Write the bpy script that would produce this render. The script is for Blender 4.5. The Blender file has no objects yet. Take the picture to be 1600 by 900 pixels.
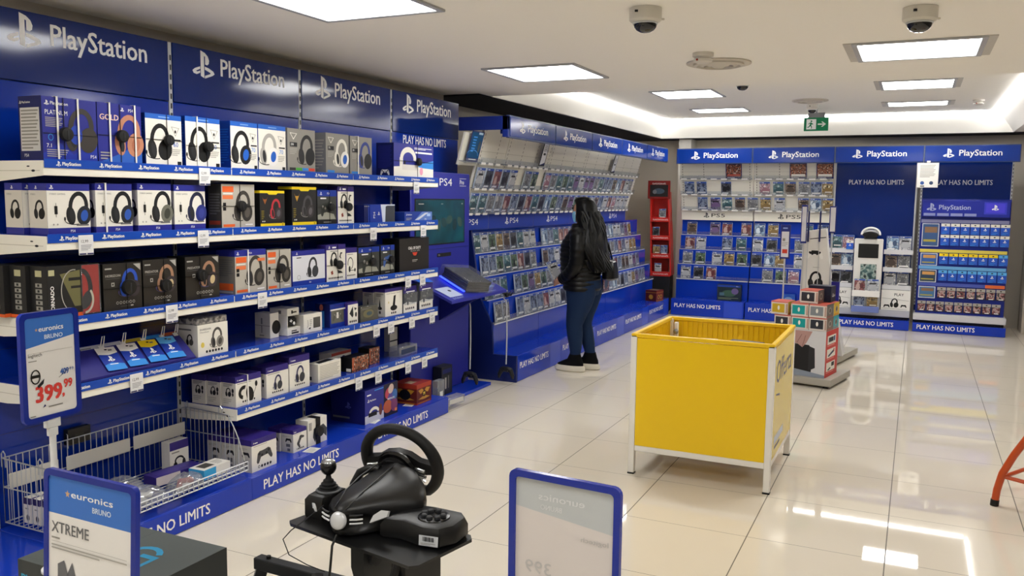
import bpy, math, random
from mathutils import Vector, Matrix
R = random.Random(7)
SC = bpy.context.scene
COL = SC.collection
PI = math.pi
# ---------------------------------------------------------------- camera model (1600x900)
F, YAW, PITCH, ROLL, EYE = 1333.0, .44118, .10615, -.01196, 1.62
_fw = Vector((-math.sin(YAW)*math.cos(PITCH), math.cos(YAW)*math.cos(PITCH), -math.sin(PITCH)))
_rt = Vector((math.cos(YAW), math.sin(YAW), 0)); _dn = _fw.cross(_rt)
_c, _s = math.cos(ROLL), math.sin(ROLL)
CR = _c*_rt + _s*_dn; CD = -_s*_rt + _c*_dn; CF = _fw
CAM = Vector((0, 0, EYE))
def at(px, py, x=None, y=None, z=None):
    """the point of the plane x=, y= or z= seen at a pixel of the photograph"""
    d = CR*((px-800)/F) + CD*((py-450)/F) + CF
    if x is not None: t = (x-CAM.x)/d.x
    elif y is not None: t = (y-CAM.y)/d.y
    else: t = (z-CAM.z)/d.z
    return CAM + d*t
# ---------------------------------------------------------------- materials
_mats = {}
def lin(h):
    h = h.lstrip('#'); o = []
    for i in (0, 2, 4):
        c = int(h[i:i+2], 16)/255
        o.append(c/12.92 if c <= .04045 else ((c+.055)/1.055)**2.4)
    return (*o, 1)
def P(h, rough=.5, spec=.32, metal=0, coat=0, name=None):
    k = (h, rough, spec, metal, coat)
    if k in _mats: return _mats[k]
    m = bpy.data.materials.new(name or 'paint_'+h.lstrip('#')); m.use_nodes = True
    b = m.node_tree.nodes['Principled BSDF']
    b.inputs['Base Color'].default_value = lin(h); b.inputs['Roughness'].default_value = rough
    b.inputs['Specular IOR Level'].default_value = spec; b.inputs['Metallic'].default_value = metal
    b.inputs['Coat Weight'].default_value = coat; b.inputs['Coat Roughness'].default_value = .08
    _mats[k] = m; return m
def EM(h, s, name):
    m = bpy.data.materials.new(name); m.use_nodes = True; t = m.node_tree; t.nodes.clear()
    e = t.nodes.new('ShaderNodeEmission'); o = t.nodes.new('ShaderNodeOutputMaterial')
    e.inputs[0].default_value = lin(h); e.inputs[1].default_value = s
    t.links.new(e.outputs[0], o.inputs[0]); return m
def clear(name, fac, tint='#f4f6f8', haze=.05):
    m = bpy.data.materials.new(name); m.use_nodes = True; t = m.node_tree; t.nodes.clear(); n = t.nodes.new
    tr = n('ShaderNodeBsdfTransparent'); tr.inputs[0].default_value = lin(tint)
    gl = n('ShaderNodeBsdfGlossy'); gl.inputs['Roughness'].default_value = .08
    df = n('ShaderNodeBsdfDiffuse'); df.inputs[0].default_value = lin('#d8dade')
    a = n('ShaderNodeMixShader'); b = n('ShaderNodeMixShader'); o = n('ShaderNodeOutputMaterial')
    a.inputs[0].default_value = haze; b.inputs[0].default_value = fac
    L = t.links.new
    L(tr.outputs[0], a.inputs[1]); L(df.outputs[0], a.inputs[2]); L(a.outputs[0], b.inputs[1]); L(gl.outputs[0], b.inputs[2]); L(b.outputs[0], o.inputs[0])
    return m
def cover(name, cols, scale=26):
    """printed cover: blotches of the given colours, different on every copy"""
    m = bpy.data.materials.new(name); m.use_nodes = True; t = m.node_tree; n = t.nodes.new; L = t.links.new
    b = t.nodes['Principled BSDF']; b.inputs['Roughness'].default_value = .3
    tc = n('ShaderNodeTexCoord'); oi = n('ShaderNodeObjectInfo'); mu = n('ShaderNodeMath'); mu.operation = 'MULTIPLY'; mu.inputs[1].default_value = 41
    ad = n('ShaderNodeVectorMath'); ad.operation = 'ADD'; no = n('ShaderNodeTexNoise'); no.inputs['Scale'].default_value = scale; no.inputs['Detail'].default_value = 1.5
    cr = n('ShaderNodeValToRGB'); cr.color_ramp.interpolation = 'LINEAR'
    k = len(cols)
    while len(cr.color_ramp.elements) < k: cr.color_ramp.elements.new(.5)
    for i, c in enumerate(cols):
        cr.color_ramp.elements[i].position = .34+.32*i/(k-1); cr.color_ramp.elements[i].color = lin(c)
    L(oi.outputs['Random'], mu.inputs[0]); L(tc.outputs['Object'], ad.inputs[0]); L(mu.outputs[0], ad.inputs[1])
    L(ad.outputs[0], no.inputs['Vector']); L(no.outputs['Fac'], cr.inputs[0]); L(cr.outputs[0], b.inputs['Base Color'])
    return m
WHITE = P('#eceae6', .45); CARD = P('#efece4', .5); BLACK = P('#131314', .45); DGREY = P('#26272a', .5)
PSB = P('#12349c', .4); NAVY = P('#161f5e', .4); INK = P('#17181c', .5)
PANEL = P('#0a3096', .1, .35, name='blue_gloss_panel'); PANELD = P('#08266e', .1, .35, name='blue_gloss_panel_deep')
PLINTH = P('#1539b4', .12, .35, name='blue_plinth_laminate')
STRIP = P('#1448b0', .3, name='blue_shelf_strip'); RAIL = P('#f0ede2', .35, name='cream_shelf_rail')
SILV = P('#c9cbcd', .3, .5, .0); CHROME = P('#b9bcbf', .22, .5, 1.0); STEEL = P('#8d9093', .35, .5, .8)
CLEAR = clear('clear_acrylic', .06); CLEARW = clear('clear_film', .12, '#e6e9ee', .2); TEXT = P('#f2f2f0', .5, name='white_lettering')
WALLM = P('#cfc8bc', .8, .2, name='beige_wall_paint')
# ---------------------------------------------------------------- text
_txt = {}
def tmesh(s, bold):
    k = (s, bold)
    if k in _txt: return _txt[k]
    def mk(b):
        cu = bpy.data.curves.new('t', 'FONT'); cu.body = b; cu.size = 1; cu.resolution_u = 2; cu.offset = bold
        ob = bpy.data.objects.new('t', cu); COL.objects.link(ob); bpy.context.view_layer.update()
        me = bpy.data.meshes.new_from_object(ob.evaluated_get(bpy.context.evaluated_depsgraph_get()))
        v = [(p.co.x, p.co.y) for p in me.vertices]; f = [tuple(p.vertices) for p in me.polygons]
        bpy.data.objects.remove(ob); bpy.data.meshes.remove(me); bpy.data.curves.remove(cu); return v, f
    if ('cap', bold) not in _txt:
        v, f = mk('H'); _txt[('cap', bold)] = max(p[1] for p in v)
    cap = _txt[('cap', bold)]
    v, f = mk(s); x0 = min(p[0] for p in v)
    v = [((p[0]-x0)/cap, p[1]/cap) for p in v]
    _txt[k] = (v, f, max(p[0] for p in v)); return _txt[k]
# ---------------------------------------------------------------- mesh builder
class MB:
    def __init__(s, M=None): s.v = []; s.f = []; s.fm = []; s.mats = []; s.M = M
    def mi(s, m):
        if m not in s.mats: s.mats.append(m)
        return s.mats.index(m)
    def add(s, vs, fs, m):
        b = len(s.v); k = s.mi(m)
        if s.M is not None: vs = [tuple(s.M @ Vector(v)) for v in vs]
        s.v.extend(tuple(v) for v in vs)
        for f in fs: s.f.append(tuple(b+i for i in f)); s.fm.append(k)
        return s
    def box(s, x0, x1, y0, y1, z0, z1, m, c=0):
        if c <= 0:
            v = [(x0,y0,z0),(x1,y0,z0),(x1,y1,z0),(x0,y1,z0),(x0,y0,z1),(x1,y0,z1),(x1,y1,z1),(x0,y1,z1)]
            return s.add(v, [(3,2,1,0),(4,5,6,7),(0,1,5,4),(1,2,6,5),(2,3,7,6),(3,0,4,7)], m)
        c = min(c, (x1-x0)*.45, (y1-y0)*.45, (z1-z0)*.45)
        def ring(z, i): return [(x0+i+ (c-i if 0 else 0), y0+c, z), (x0+c, y0+i, z), (x1-c, y0+i, z), (x1-i, y0+c, z), (x1-i, y1-c, z), (x1-c, y1-i, z), (x0+c, y1-i, z), (x0+i, y1-c, z)]
        def inner(z): return [(x0+c,y0+c,z)]*2+[(x1-c,y0+c,z)]*2+[(x1-c,y1-c,z)]*2+[(x0+c,y1-c,z)]*2
        rings = [ring(z0+c, 0), ring(z1-c, 0)]
        v = rings[0]+rings[1]; f = [(i, (i+1)%8, 8+(i+1)%8, 8+i) for i in range(8)]
        top = [(x0+c,y0+c,z1),(x1-c,y0+c,z1),(x1-c,y1-c,z1),(x0+c,y1-c,z1)]; bot = [(p[0],p[1],z0) for p in top]
        v = v+top+bot
        f += [(16,17,18,19),(23,22,21,20)]
        for q in range(4):
            a = 8+(2*q)%8; f.append((a, a+1, 16+q)); f.append((a+1, 8+(2*q+2)%8, 16+(q+1)%4, 16+q))
            a = 2*q; f.append((a+1, a, 20+q)); f.append((( 2*q+2)%8, a+1, 20+q, 20+(q+1)%4))
        return s.add(v, f, m)
    def loft(s, rings, m, caps=(1,1), closed=False):
        n = len(rings[0]); v = [p for r in rings for p in r]; f = []
        k = len(rings)
        for i in range(k if closed else k-1):
            a = i*n; b = ((i+1) % k)*n
            for j in range(n): f.append((a+j, a+(j+1)%n, b+(j+1)%n, b+j))
        if not closed:
            if caps[0]: f.append(tuple(range(n-1, -1, -1)))
            if caps[1]: f.append(tuple((k-1)*n+j for j in range(n)))
        return s.add(v, f, m)
    def tube(s, pts, r, m, n=8, closed=False, caps=(1,1), flat=1.0):
        pts = [Vector(p) for p in pts]; k = len(pts); rs = r if isinstance(r, (list, tuple)) else [r]*k
        rings = []; prev = None
        for i in range(k):
            a = pts[(i-1) % k] if (closed or i > 0) else pts[i]; b = pts[(i+1) % k] if (closed or i < k-1) else pts[i]
            t = (b-a).normalized() if (b-a).length > 1e-9 else Vector((0,0,1))
            if prev is None:
                up = Vector((0,0,1)) if abs(t.z) < .9 else Vector((1,0,0))
                x = t.cross(up).normalized()
            else:
                x = prev - t*prev.dot(t); x = x.normalized() if x.length > 1e-6 else t.orthogonal().normalized()
            prev = x; y = t.cross(x)
            rings.append([tuple(pts[i] + (x*math.cos(2*PI*j/n) + y*flat*math.sin(2*PI*j/n))*rs[i]) for j in range(n)])
        return s.loft(rings, m, caps, closed)
    def cyl(s, p0, p1, r, m, n=20, r1=None): return s.tube([p0, p1], [r, r if r1 is None else r1], m, n)
    def lathe(s, prof, c, m, n=28, axis=(0,0,1)):
        ax = Vector(axis).normalized(); x = ax.orthogonal().normalized(); y = ax.cross(x); c = Vector(c)
        return s.loft([[tuple(c+ax*z+(x*math.cos(2*PI*j/n)+y*math.sin(2*PI*j/n))*max(r, 1e-5)) for j in range(n)] for r, z in prof], m)
    def ball(s, c, r, m, n=20, k=10, sc=(1,1,1)):
        return s.loft([[(c[0]+sc[0]*r*math.sin(a)*math.cos(2*PI*j/n), c[1]+sc[1]*r*math.sin(a)*math.sin(2*PI*j/n), c[2]-sc[2]*r*math.cos(a)) for j in range(n)] for a in [PI*(i+.02)/(k+.04) for i in range(k+1)]], m)
    def prism(s, pts, O, U, V, N, t, m):
        O, U, V, N = map(Vector, (O, U, V, N)); n = len(pts)
        v = [tuple(O+U*a+V*b) for a, b in pts]+[tuple(O+U*a+V*b+N*t) for a, b in pts]
        return s.add(v, [tuple(range(n-1,-1,-1)), tuple(range(n, 2*n))]+[(i, (i+1)%n, n+(i+1)%n, n+i) for i in range(n)], m)
    def build(s, name, parent=None, loc=(0,0,0), rz=0, ang=38):
        me = bpy.data.meshes.new(name); me.from_pydata(s.v, [], s.f)
        for m in s.mats: me.materials.append(m)
        me.polygons.foreach_set('material_index', s.fm); me.polygons.foreach_set('use_smooth', [True]*len(s.f))
        me.set_sharp_from_angle(angle=math.radians(ang)); me.update()
        o = bpy.data.objects.new(name, me); COL.objects.link(o); o.location = loc; o.rotation_euler = (0,0,rz)
        if parent is not None: o.parent = parent
        return o
def tag(o, label, cat, group=None):
    o['label'] = label; o['category'] = cat
    if group: o['group'] = group
    return o
def struct(o): o['kind'] = 'structure'; return o
def empty(name, loc, rz, label, cat, group=None):
    o = bpy.data.objects.new(name, None); COL.objects.link(o); o.location = loc; o.rotation_euler = (0,0,rz); o.empty_display_size = .1
    return tag(o, label, cat, group)
_kids = {}
def dup(src, loc=None, rz=None, label=None, group=None):
    c = src.copy(); COL.objects.link(c)
    if loc is not None: c.location = loc
    if rz is not None: c.rotation_euler = (0,0,rz)
    if label: c['label'] = label
    if group: c['group'] = group
    for ch in list(src.children):
        d = ch.copy(); COL.objects.link(d); d.parent = c
        for g in list(ch.children):
            e = g.copy(); COL.objects.link(e); e.parent = d
    return c
ORD = 'first second third fourth fifth sixth seventh eighth ninth tenth eleventh twelfth thirteenth fourteenth fifteenth sixteenth seventeenth eighteenth nineteenth twentieth'.split()
ORD += ['twenty-'+o for o in ORD[:9]]+['thirtieth']+['thirty-'+o for o in ORD[:9]]+['fortieth']
# ---------------------------------------------------------------- printing on a face
class Art:
    def __init__(s, mb, O, U, V, N): s.mb = mb; s.O = Vector(O); s.U = Vector(U); s.V = Vector(V); s.N = Vector(N); s.l = .0004
    def pts(s, ps): s.l += .00007; return [tuple(s.O+s.U*a+s.V*b+s.N*s.l) for a, b in ps]
    def poly(s, ps, m): s.mb.add(s.pts(ps), [tuple(range(len(ps)))], m)
    def rect(s, a, b, c, d, m): s.poly([(a,b),(c,b),(c,d),(a,d)], m)
    def ell(s, u, v, ru, rv, m, rot=0, n=18):
        c, q = math.cos(rot), math.sin(rot)
        s.poly([(u+c*ru*math.cos(t)-q*rv*math.sin(t), v+q*ru*math.cos(t)+c*rv*math.sin(t)) for t in [2*PI*i/n for i in range(n)]], m)
    def arc(s, u, v, ru, rv, th, a0, a1, m, n=14, rot=0):
        c, q = math.cos(rot), math.sin(rot)
        o = []; i_ = []
        for i in range(n+1):
            t = a0+(a1-a0)*i/n; x, y = math.cos(t), math.sin(t)
            for L, k in ((o, 0), (i_, th)): L.append((u+c*(ru-k)*x-q*(rv-k)*y, v+q*(ru-k)*x+c*(rv-k)*y))
        p = s.pts(o+i_); n1 = n+1
        s.mb.add(p, [(i, i+1, n1+i+1, n1+i) for i in range(n)], m)
    def line(s, ps, th, m):
        for (a, b), (c, d) in zip(ps, ps[1:]):
            L = math.hypot(c-a, d-b) or 1; nx, ny = -(d-b)/L*th/2, (c-a)/L*th/2
            s.poly([(a+nx,b+ny),(a-nx,b-ny),(c-nx,d-ny),(c+nx,d+ny)], m)
    def text(s, t, u, v, h, m, w=None, al='l', bold=0.0, rot=0):
        vs, fs, W = tmesh(t, 0.0); k = h if w is None else w/W
        W2 = W*k; du = {'l': 0, 'c': -W2/2, 'r': -W2}[al]; c, q = math.cos(rot), math.sin(rot)
        pp = [((x*k+du), y*h) for x, y in vs]
        e = bold*1.45*h
        for ex, ey in (((0, 0),) if bold <= 0 else ((-e, -e*.5), (e, -e*.5), (-e, e*.5), (e, e*.5))):
            s.mb.add(s.pts([(u+c*(x+ex)-q*(y+ey), v+q*(x+ex)+c*(y+ey)) for x, y in pp]), fs, m)
    def small(s, a, b, c, d, n, m):
        for i in range(n):
            v = d-(d-b)*(i+.5)/n; s.rect(a, v-(d-b)/n*.22, c-(c-a)*(.35 if i == n-1 else .06*(i % 3)), v+(d-b)/n*.22, m)
    def logo(s, u, v, h, m):
        S = [(.40,1),(.40,.08),(.57,.02),(.57,.82),(.62,.80),(.62,.52),(.72,.50),(.80,.56),(.82,.68),(.76,.82),(.62,.93)]
        A = [(.37,.42),(.12,.33),(0,.24),(.05,.15),(.2,.12),(.37,.19),(.37,.27),(.24,.22),(.17,.24),(.37,.33)]
        B = [(.60,.44),(.80,.40),(1.02,.31),(1.08,.22),(.98,.15),(.60,.01),(.60,.11),(.86,.2),(.88,.24),(.80,.27),(.60,.33)]
        for q in (S, A, B): s.poly([(u+x*h, v+y*h) for x, y in q], m)
    def psmark(s, u, v, h, m, bold=.012, gap=.25, ratio=.62):
        s.logo(u, v, h, m); s.text('PlayStation', u+h*(1.08+gap), v+h*.22, h*ratio, m, bold=bold)
    def headset(s, u, v, h, band, cup, acc=None, mic=None, pad=None):
        w = h*.33
        s.arc(u+.03*h, v+h*.56, w, h*.44, h*.125, -.1*PI, 1.1*PI, band, rot=-.12)
        s.ell(u-.23*h, v+h*.29, h*.15, h*.27, pad or band, .14); s.ell(u-.19*h, v+h*.29, h*.075, h*.19, DGREY, .14)
        s.ell(u+.21*h, v+h*.29, h*.24, h*.29, cup, -.25)
        if acc: s.ell(u+.22*h, v+h*.29, h*.12, h*.17, acc, -.25)
        if mic:
            s.arc(u-.12*h, v+.16*h, h*.32, h*.14, h*.025, PI, 1.65*PI, mic, 8); s.ell(u-.43*h, v+h*.2, h*.03, h*.06, mic, n=10)
    def pad(s, u, v, h, m, lt=None, rot=0):
        c, q = math.cos(rot), math.sin(rot)
        L = [(-.8,.28),(-.55,.44),(-.2,.40),(.2,.40),(.55,.44),(.8,.28),(1,-.42),(.9,-.6),(.72,-.55),(.42,-.12),(-.42,-.12),(-.72,-.55),(-.9,-.6),(-1,-.42)]
        k = h*.9
        s.poly([(u+k*(c*x-q*y), v+k*(q*x+c*y)) for x, y in L], m)
        for x, y in ((-.28,.0),(.28,.0),(-.58,.2),(.58,.2)):
            s.ell(u+k*(c*x-q*y), v+k*(q*x+c*y), k*.13, k*.13, lt or DGREY, n=10)
    def dots(s, u, v, r, step, n, m):
        for i in range(n): s.ell(u+step*i, v, r, r, m, n=10)
def face(mb, kind, w, h, d):
    if kind == 'front': return Art(mb, (0,0,0), (1,0,0), (0,0,1), (0,-1,0))
    if kind == 'side': return Art(mb, (0,d,0), (0,-1,0), (0,0,1), (-1,0,0))
    if kind == 'top': return Art(mb, (0,0,h), (1,0,0), (0,1,0), (0,0,1))
    if kind == 'right': return Art(mb, (w,0,0), (0,1,0), (0,0,1), (1,0,0))
def carton(name, label, loc, rz, w, h, d, body, front=None, side=None, top=None, right=None, cat='box', group=None, parent=None):
    mb = MB(); mb.box(0, w, 0, d, 0, h, body, .0015)
    for k, fn in (('front', front), ('side', side), ('top', top), ('right', right)):
        if fn:
            a = face(mb, k, w, h, d); x = {'front': w, 'side': d, 'top': w, 'right': d}[k]
            fn(a, x, d if k == 'top' else h)
    o = mb.build(name, parent, loc, rz)
    return tag(o, label, cat, group) if parent is None else o
def sec_tag(o, u, v, r, w, h, vert=True, horiz=True):
    """a black anti-theft disc on crossed cables, part of the box it is tied round"""
    mb = MB()
    if vert: mb.box(u-.0012, u+.0012, -.004, -.002, 0.001, h-.001, BLACK)
    if horiz: mb.box(.001, w-.001, -.0042, -.0022, v-.0012, v+.0012, BLACK)
    k = mb.build('security_cable', o)
    mb = MB(); mb.lathe([(r*.6,0),(r,.004),(r,.016),(r*.9,.022),(r*.3,.023),(0,.023)], (u,-.0045,v), BLACK, 24, (0,-1,0))
    mb.box(u-r*.12, u+r*.12, -.029, -.026, v-r*.7, v+r*.5, DGREY, .001)
    t = mb.build('security_tag', o); t['label'] = 'black round anti-theft tag'; return t
def strap(o, us, w, h, d):
    for u in us:
        mb = MB(); mb.box(u-.004, u+.004, -.0062, -.0046, 0, h+.002, WHITE); mb.box(u-.004, u+.004, -.0062, d*.6, h+.0012, h+.0028, WHITE)
        mb.build('strap', o)['label'] = 'white strap'
# ================================================================= the room
def floor_mat():
    m = bpy.data.materials.new('polished_cream_floor_tile'); m.use_nodes = True; t = m.node_tree; n = t.nodes.new; L = t.links.new
    b = t.nodes['Principled BSDF']; tc = n('ShaderNodeTexCoord'); sx = n('ShaderNodeSeparateXYZ'); L(tc.outputs['Object'], sx.inputs[0])
    def groove(out, pitch, half):
        a = n('ShaderNodeMath'); a.operation = 'PINGPONG'; a.inputs[1].default_value = pitch/2; L(out, a.inputs[0])
        c = n('ShaderNodeMath'); c.operation = 'LESS_THAN'; c.inputs[1].default_value = half; L(a.outputs[0], c.inputs[0]); return c
    g1 = groove(sx.outputs[0], .6135, .0026); g2 = groove(sx.outputs[1], .622, .0015)
    mx = n('ShaderNodeMath'); mx.operation = 'MAXIMUM'; L(g1.outputs[0], mx.inputs[0]); L(g2.outputs[0], mx.inputs[1])
    no = n('ShaderNodeTexNoise'); no.inputs['Scale'].default_value = 1.1; no.inputs['Detail'].default_value = 4; L(tc.outputs['Object'], no.inputs['Vector'])
    c1 = n('ShaderNodeMix'); c1.data_type = 'RGBA'; c1.inputs[6].default_value = lin('#e0d7c6'); c1.inputs[7].default_value = lin('#e7dfd0'); L(no.outputs['Fac'], c1.inputs[0])
    c2 = n('ShaderNodeMix'); c2.data_type = 'RGBA'; c2.inputs[7].default_value = lin('#5d5648'); L(mx.outputs[0], c2.inputs[0]); L(c1.outputs[2], c2.inputs[6])
    L(c2.outputs[2], b.inputs['Base Color'])
    r = n('ShaderNodeMath'); r.operation = 'MULTIPLY_ADD'; r.inputs[1].default_value = .5; r.inputs[2].default_value = .025; L(mx.outputs[0], r.inputs[0]); L(r.outputs[0], b.inputs['Roughness'])
    b.inputs['Specular IOR Level'].default_value = .62
    return m
def ceil_mat():
    m = P('#faf7f0', .9, .1, name='ceiling_paint'); return m
CEIL = ceil_mat()
ZC, ZR = 2.5, 2.77
RX0, RX1, RY0, RY1 = -3.44, .84, 6.83, 12.35
mb = MB(); mb.box(-4.2+.66, 7+.66, -4.5-4.71, 13.2-4.71, -.1, 0, floor_mat()); struct(mb.build('floor', loc=(-.66, 4.71, 0)))
mb = MB()
mb.box(-4.2, 7, -4.5, RY0, ZC, ZC+.4, CEIL); mb.box(-4.2, RX0, RY0, RY1, ZC, ZC+.4, CEIL)
mb.box(1.02, 7, RY0, RY1, ZC, ZC+.4, CEIL); mb.box(-4.2, 7, RY1, 13.2, ZC, ZC+.4, CEIL)
mb.box(RX0, 1.02, RY0, RY1, ZR, ZR+.12, CEIL)
mb.add([(RX1,RY0,ZR),(RX1,RY1,ZR),(1.02,RY1,ZC),(1.02,RY0,ZC)], [(0,1,2,3)], CEIL)
struct(mb.build('ceiling'))
COVE = P('#f3f0e8', .8, .1, name='cove_white')
mb = MB(); mb.box(RX0-.01, RX0+.004, RY0, RY1-.004, ZC-.004, ZR, COVE); struct(mb.build('trim_1'))
mb = MB(); mb.box(RX0+.004, 1.02, RY1-.004, RY1+.01, ZC-.004, ZR, COVE); struct(mb.build('trim_2'))
DK = P('#2a2a30', .85, .1, name='dark_soffit')  # dark grey strips under the ceiling beside and behind the recess
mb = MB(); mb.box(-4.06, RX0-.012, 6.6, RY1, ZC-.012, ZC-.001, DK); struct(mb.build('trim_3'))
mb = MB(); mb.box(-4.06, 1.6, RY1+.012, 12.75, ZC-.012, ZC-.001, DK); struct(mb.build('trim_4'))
mb = MB(); mb.box(-4.2, -3.8, -4.5, 6.6, 0, ZC, WALLM); mb.box(-4.2, -4.06, 6.6, 13.2, 0, ZC, WALLM); struct(mb.build('wall_left'))
mb = MB(); mb.box(-4.06, 7, 12.75, 12.9, 0, ZC, WALLM); struct(mb.build('wall_back'))
mb = MB(); mb.box(3.4, 3.5, -4.5, 12.75, 0, ZC, P('#7d7872', .7, .2)); struct(mb.build('wall_right'))  # unseen wall, set close and grey to dim the right of the ceiling
mb = MB(); mb.box(-4.2, 3.5, -4.6, -4.5, 0, ZC, WALLM); struct(mb.build('wall_front'))
# a pilaster in the far corner between the two walls of games
mb = MB(); mb.box(-3.2, -3.02, 12.42, 12.75, 0, ZC-.013, P('#d8d4cc', .8, .2)); struct(mb.build('wall_column'))
# right of the card rack: red storage bay far back
# ----------------------------------------------------------------- ceiling fittings
LAMP = EM('#fffefb', 15.0, 'lamp_diffuser'); LED = EM('#ffffff', 18.0, 'led_strip_light')
FRAMEM = P('#aeb0b4', .4, .4)
def ceiling_light(cx, cy, z, lab, sx=.63, sy=.64, side=False):
    t = empty('ceiling_light', (cx, cy, z), 0, lab, 'light', 'square ceiling light panels')
    mb = MB(); e = .03
    for a in ((-sx/2-e, -sx/2, -sy/2-e, sy/2+e), (sx/2, sx/2+e, -sy/2-e, sy/2+e), (-sx/2, sx/2, -sy/2-e, -sy/2), (-sx/2, sx/2, sy/2, sy/2+e)):
        mb.box(a[0], a[1], a[2], a[3], -.012, -.0005, FRAMEM, .002)
    if side:
        for q in (-1, 1): mb.box(min(q*(sx/2+e), q*(sx/2+.075)), max(q*(sx/2+e), q*(sx/2+.075)), -sy/2-e, sy/2+e, -.006, -.0005, P('#c6c2bb', .6), .001)
    mb.build('frame', t)
    mb = MB(); mb.box(-sx/2, sx/2, -sy/2, sy/2, -.007, -.001, LAMP); mb.build('diffuser', t)
ceiling_light(-2.42, 3.27, ZC, 'square ceiling light panel cut by the top edge of the photo')
ceiling_light(-2.43, 5.68, ZC, 'square ceiling light panel before the recess, over the headset wall')
ceiling_light(-.05, 5.57, ZC, 'ceiling light panel with wide grey sides, over the yellow bin', .62, .6, True)
ceiling_light(-2.35, 9.44, ZR, 'light panel in the ceiling recess, near the long games wall')
ceiling_light(-2.37, 11.25, ZR, 'far light panel in the recess, left of the green exit sign', .64, .42)
ceiling_light(-.07, 9.4, ZR, 'light panel in the recess above the right end of the far wall', .62, .62, True)
ceiling_light(-.07, 11.2, ZR, 'farthest light panel in the recess, right of the exit sign', .62, .42, True)
for cx, cy in ((2.35, 5.68), (-2.42, .9), (-.05, .9), (2.35, .9), (-2.42, -1.6), (-.05, -1.6)):
    ceiling_light(cx, cy, ZC, 'square ceiling light panel of the shop behind the camera and to its right')
for i, (a, lab) in enumerate((((RX0+.005, RX0+.03, RY0, RY1-.02, ZR-.028, ZR-.006), 'bright light strip along the left edge of the ceiling recess'),
            ((RX0+.04, .78, RY1-.03, RY1-.006, ZR-.028, ZR-.006), 'bright light strip along the far edge of the ceiling recess'),
            ((.80, .83, RY0, RY1-.06, ZR-.02, ZR-.001), 'bright light strip at the right edge of the ceiling recess'))):
    mb = MB(); mb.box(*a, LED, .003); tag(mb.build('led_strip'), lab, 'light')
CAMW = P('#d9d5cb', .45)
DOME = P('#0c0c0e', .06, .7)
def camera(cx, cy, z, s, lab):
    t = empty('dome_camera', (cx, cy, z), .3, lab, 'security camera')
    mb = MB(); mb.lathe([(0,-.001),(.075*s,-.001),(.075*s,-.055*s),(.068*s,-.062*s),(.055*s,-.066*s),(0,-.066*s)], (0,0,0), CAMW, 32)
    mb.box(.06*s, .088*s, -.008, .008, -.055*s, -.047*s, CAMW, .002); mb.box(-.05*s, -.035*s, -.073*s, -.0675*s, -.03*s, -.02*s, DGREY)
    mb.build('mount_housing', t)
    mb = MB(); mb.lathe([(.055*s,-.0665*s),(.0545*s,-.075*s),(.05*s,-.088*s),(.04*s,-.1*s),(.022*s,-.109*s),(0,-.112*s)], (0,0,0), DOME, 28); mb.build('dome', t)
    mb = MB(); mb.lathe([(.058*s,-.066*s),(.0585*s,-.072*s),(.0552*s,-.0735*s)], (0,0,0), SILV, 28); mb.build('ring', t)
camera(-1.195, 3.95, ZC, 1.0, 'white dome camera on the ceiling, the nearer one left of the vent')
camera(-.04, 4.4, ZC, 1.0, 'white dome camera on the ceiling, in front of the grey-sided light panel')
camera(-1.58, 8.45, ZR, 1.0, 'small dome camera in the recess right of the first recess light panel')
camera(-1.22, 11.0, ZR, .9, 'farthest dome camera, just above the green exit sign')
def vent(cx, cy, z, r, lab):
    t = empty('ceiling_vent', (cx, cy, z), 0, lab, 'air vent'); M1 = P('#cfc9bd', .6); M2 = P('#8c867b', .7)
    mb = MB(); mb.lathe([(r*.93,-.001),(r,-.001),(r,-.01),(r*.93,-.014),(r*.86,-.008)], (0,0,0), M1, 44); mb.build('rim', t)
    for k, q in enumerate((.78, .56, .34)):
        mb = MB(); mb.lathe([(r*q,-.004),(r*q,-.02),(r*(q-.1),-.026),(r*(q-.13),-.012)], (0,0,0), M1, 40); mb.build('ring', t)
    mb = MB(); mb.lathe([(0,-.001),(r*.86,-.001),(r*.86,-.003),(0,-.003)], (0,0,0), M2, 40); mb.lathe([(0,-.004),(.05,-.022),(.03,-.034),(0,-.036)], (0,0,0), M1, 20); mb.build('core', t)
vent(-1.215, 5.66, ZC, .205, 'round ceiling vent with a smoke detector in front of it')
vent(-1.19, 10.5, ZR, .2, 'small far round ceiling vent in the recess')
def detector(cx, cy, z, s, lab):
    t = empty('smoke_detector', (cx, cy, z), 0, lab, 'smoke detector')
    mb = MB(); mb.lathe([(0,-.001),(.055*s,-.001),(.055*s,-.018*s),(.045*s,-.024*s),(0,-.024*s)], (0,0,0), CAMW, 26); mb.build('base', t)
    mb = MB(); mb.lathe([(.04*s,-.0245*s),(.04*s,-.03*s),(.05*s,-.034*s),(.048*s,-.046*s),(.03*s,-.054*s),(0,-.055*s)], (0,0,0), CAMW, 26); mb.build('head', t)
    mb = MB(); mb.ball((-.02*s,-.049*s,-.04*s), .006*s, P('#a02a20', .3), 10, 6); mb.build('indicator', t)
detector(-1.225, 5.26, ZC, 1.15, 'smoke detector just in front of the round ceiling vent')
detector(.55, 11.05, ZR, 1.1, 'small smoke detector at the far right of the recess')
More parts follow.
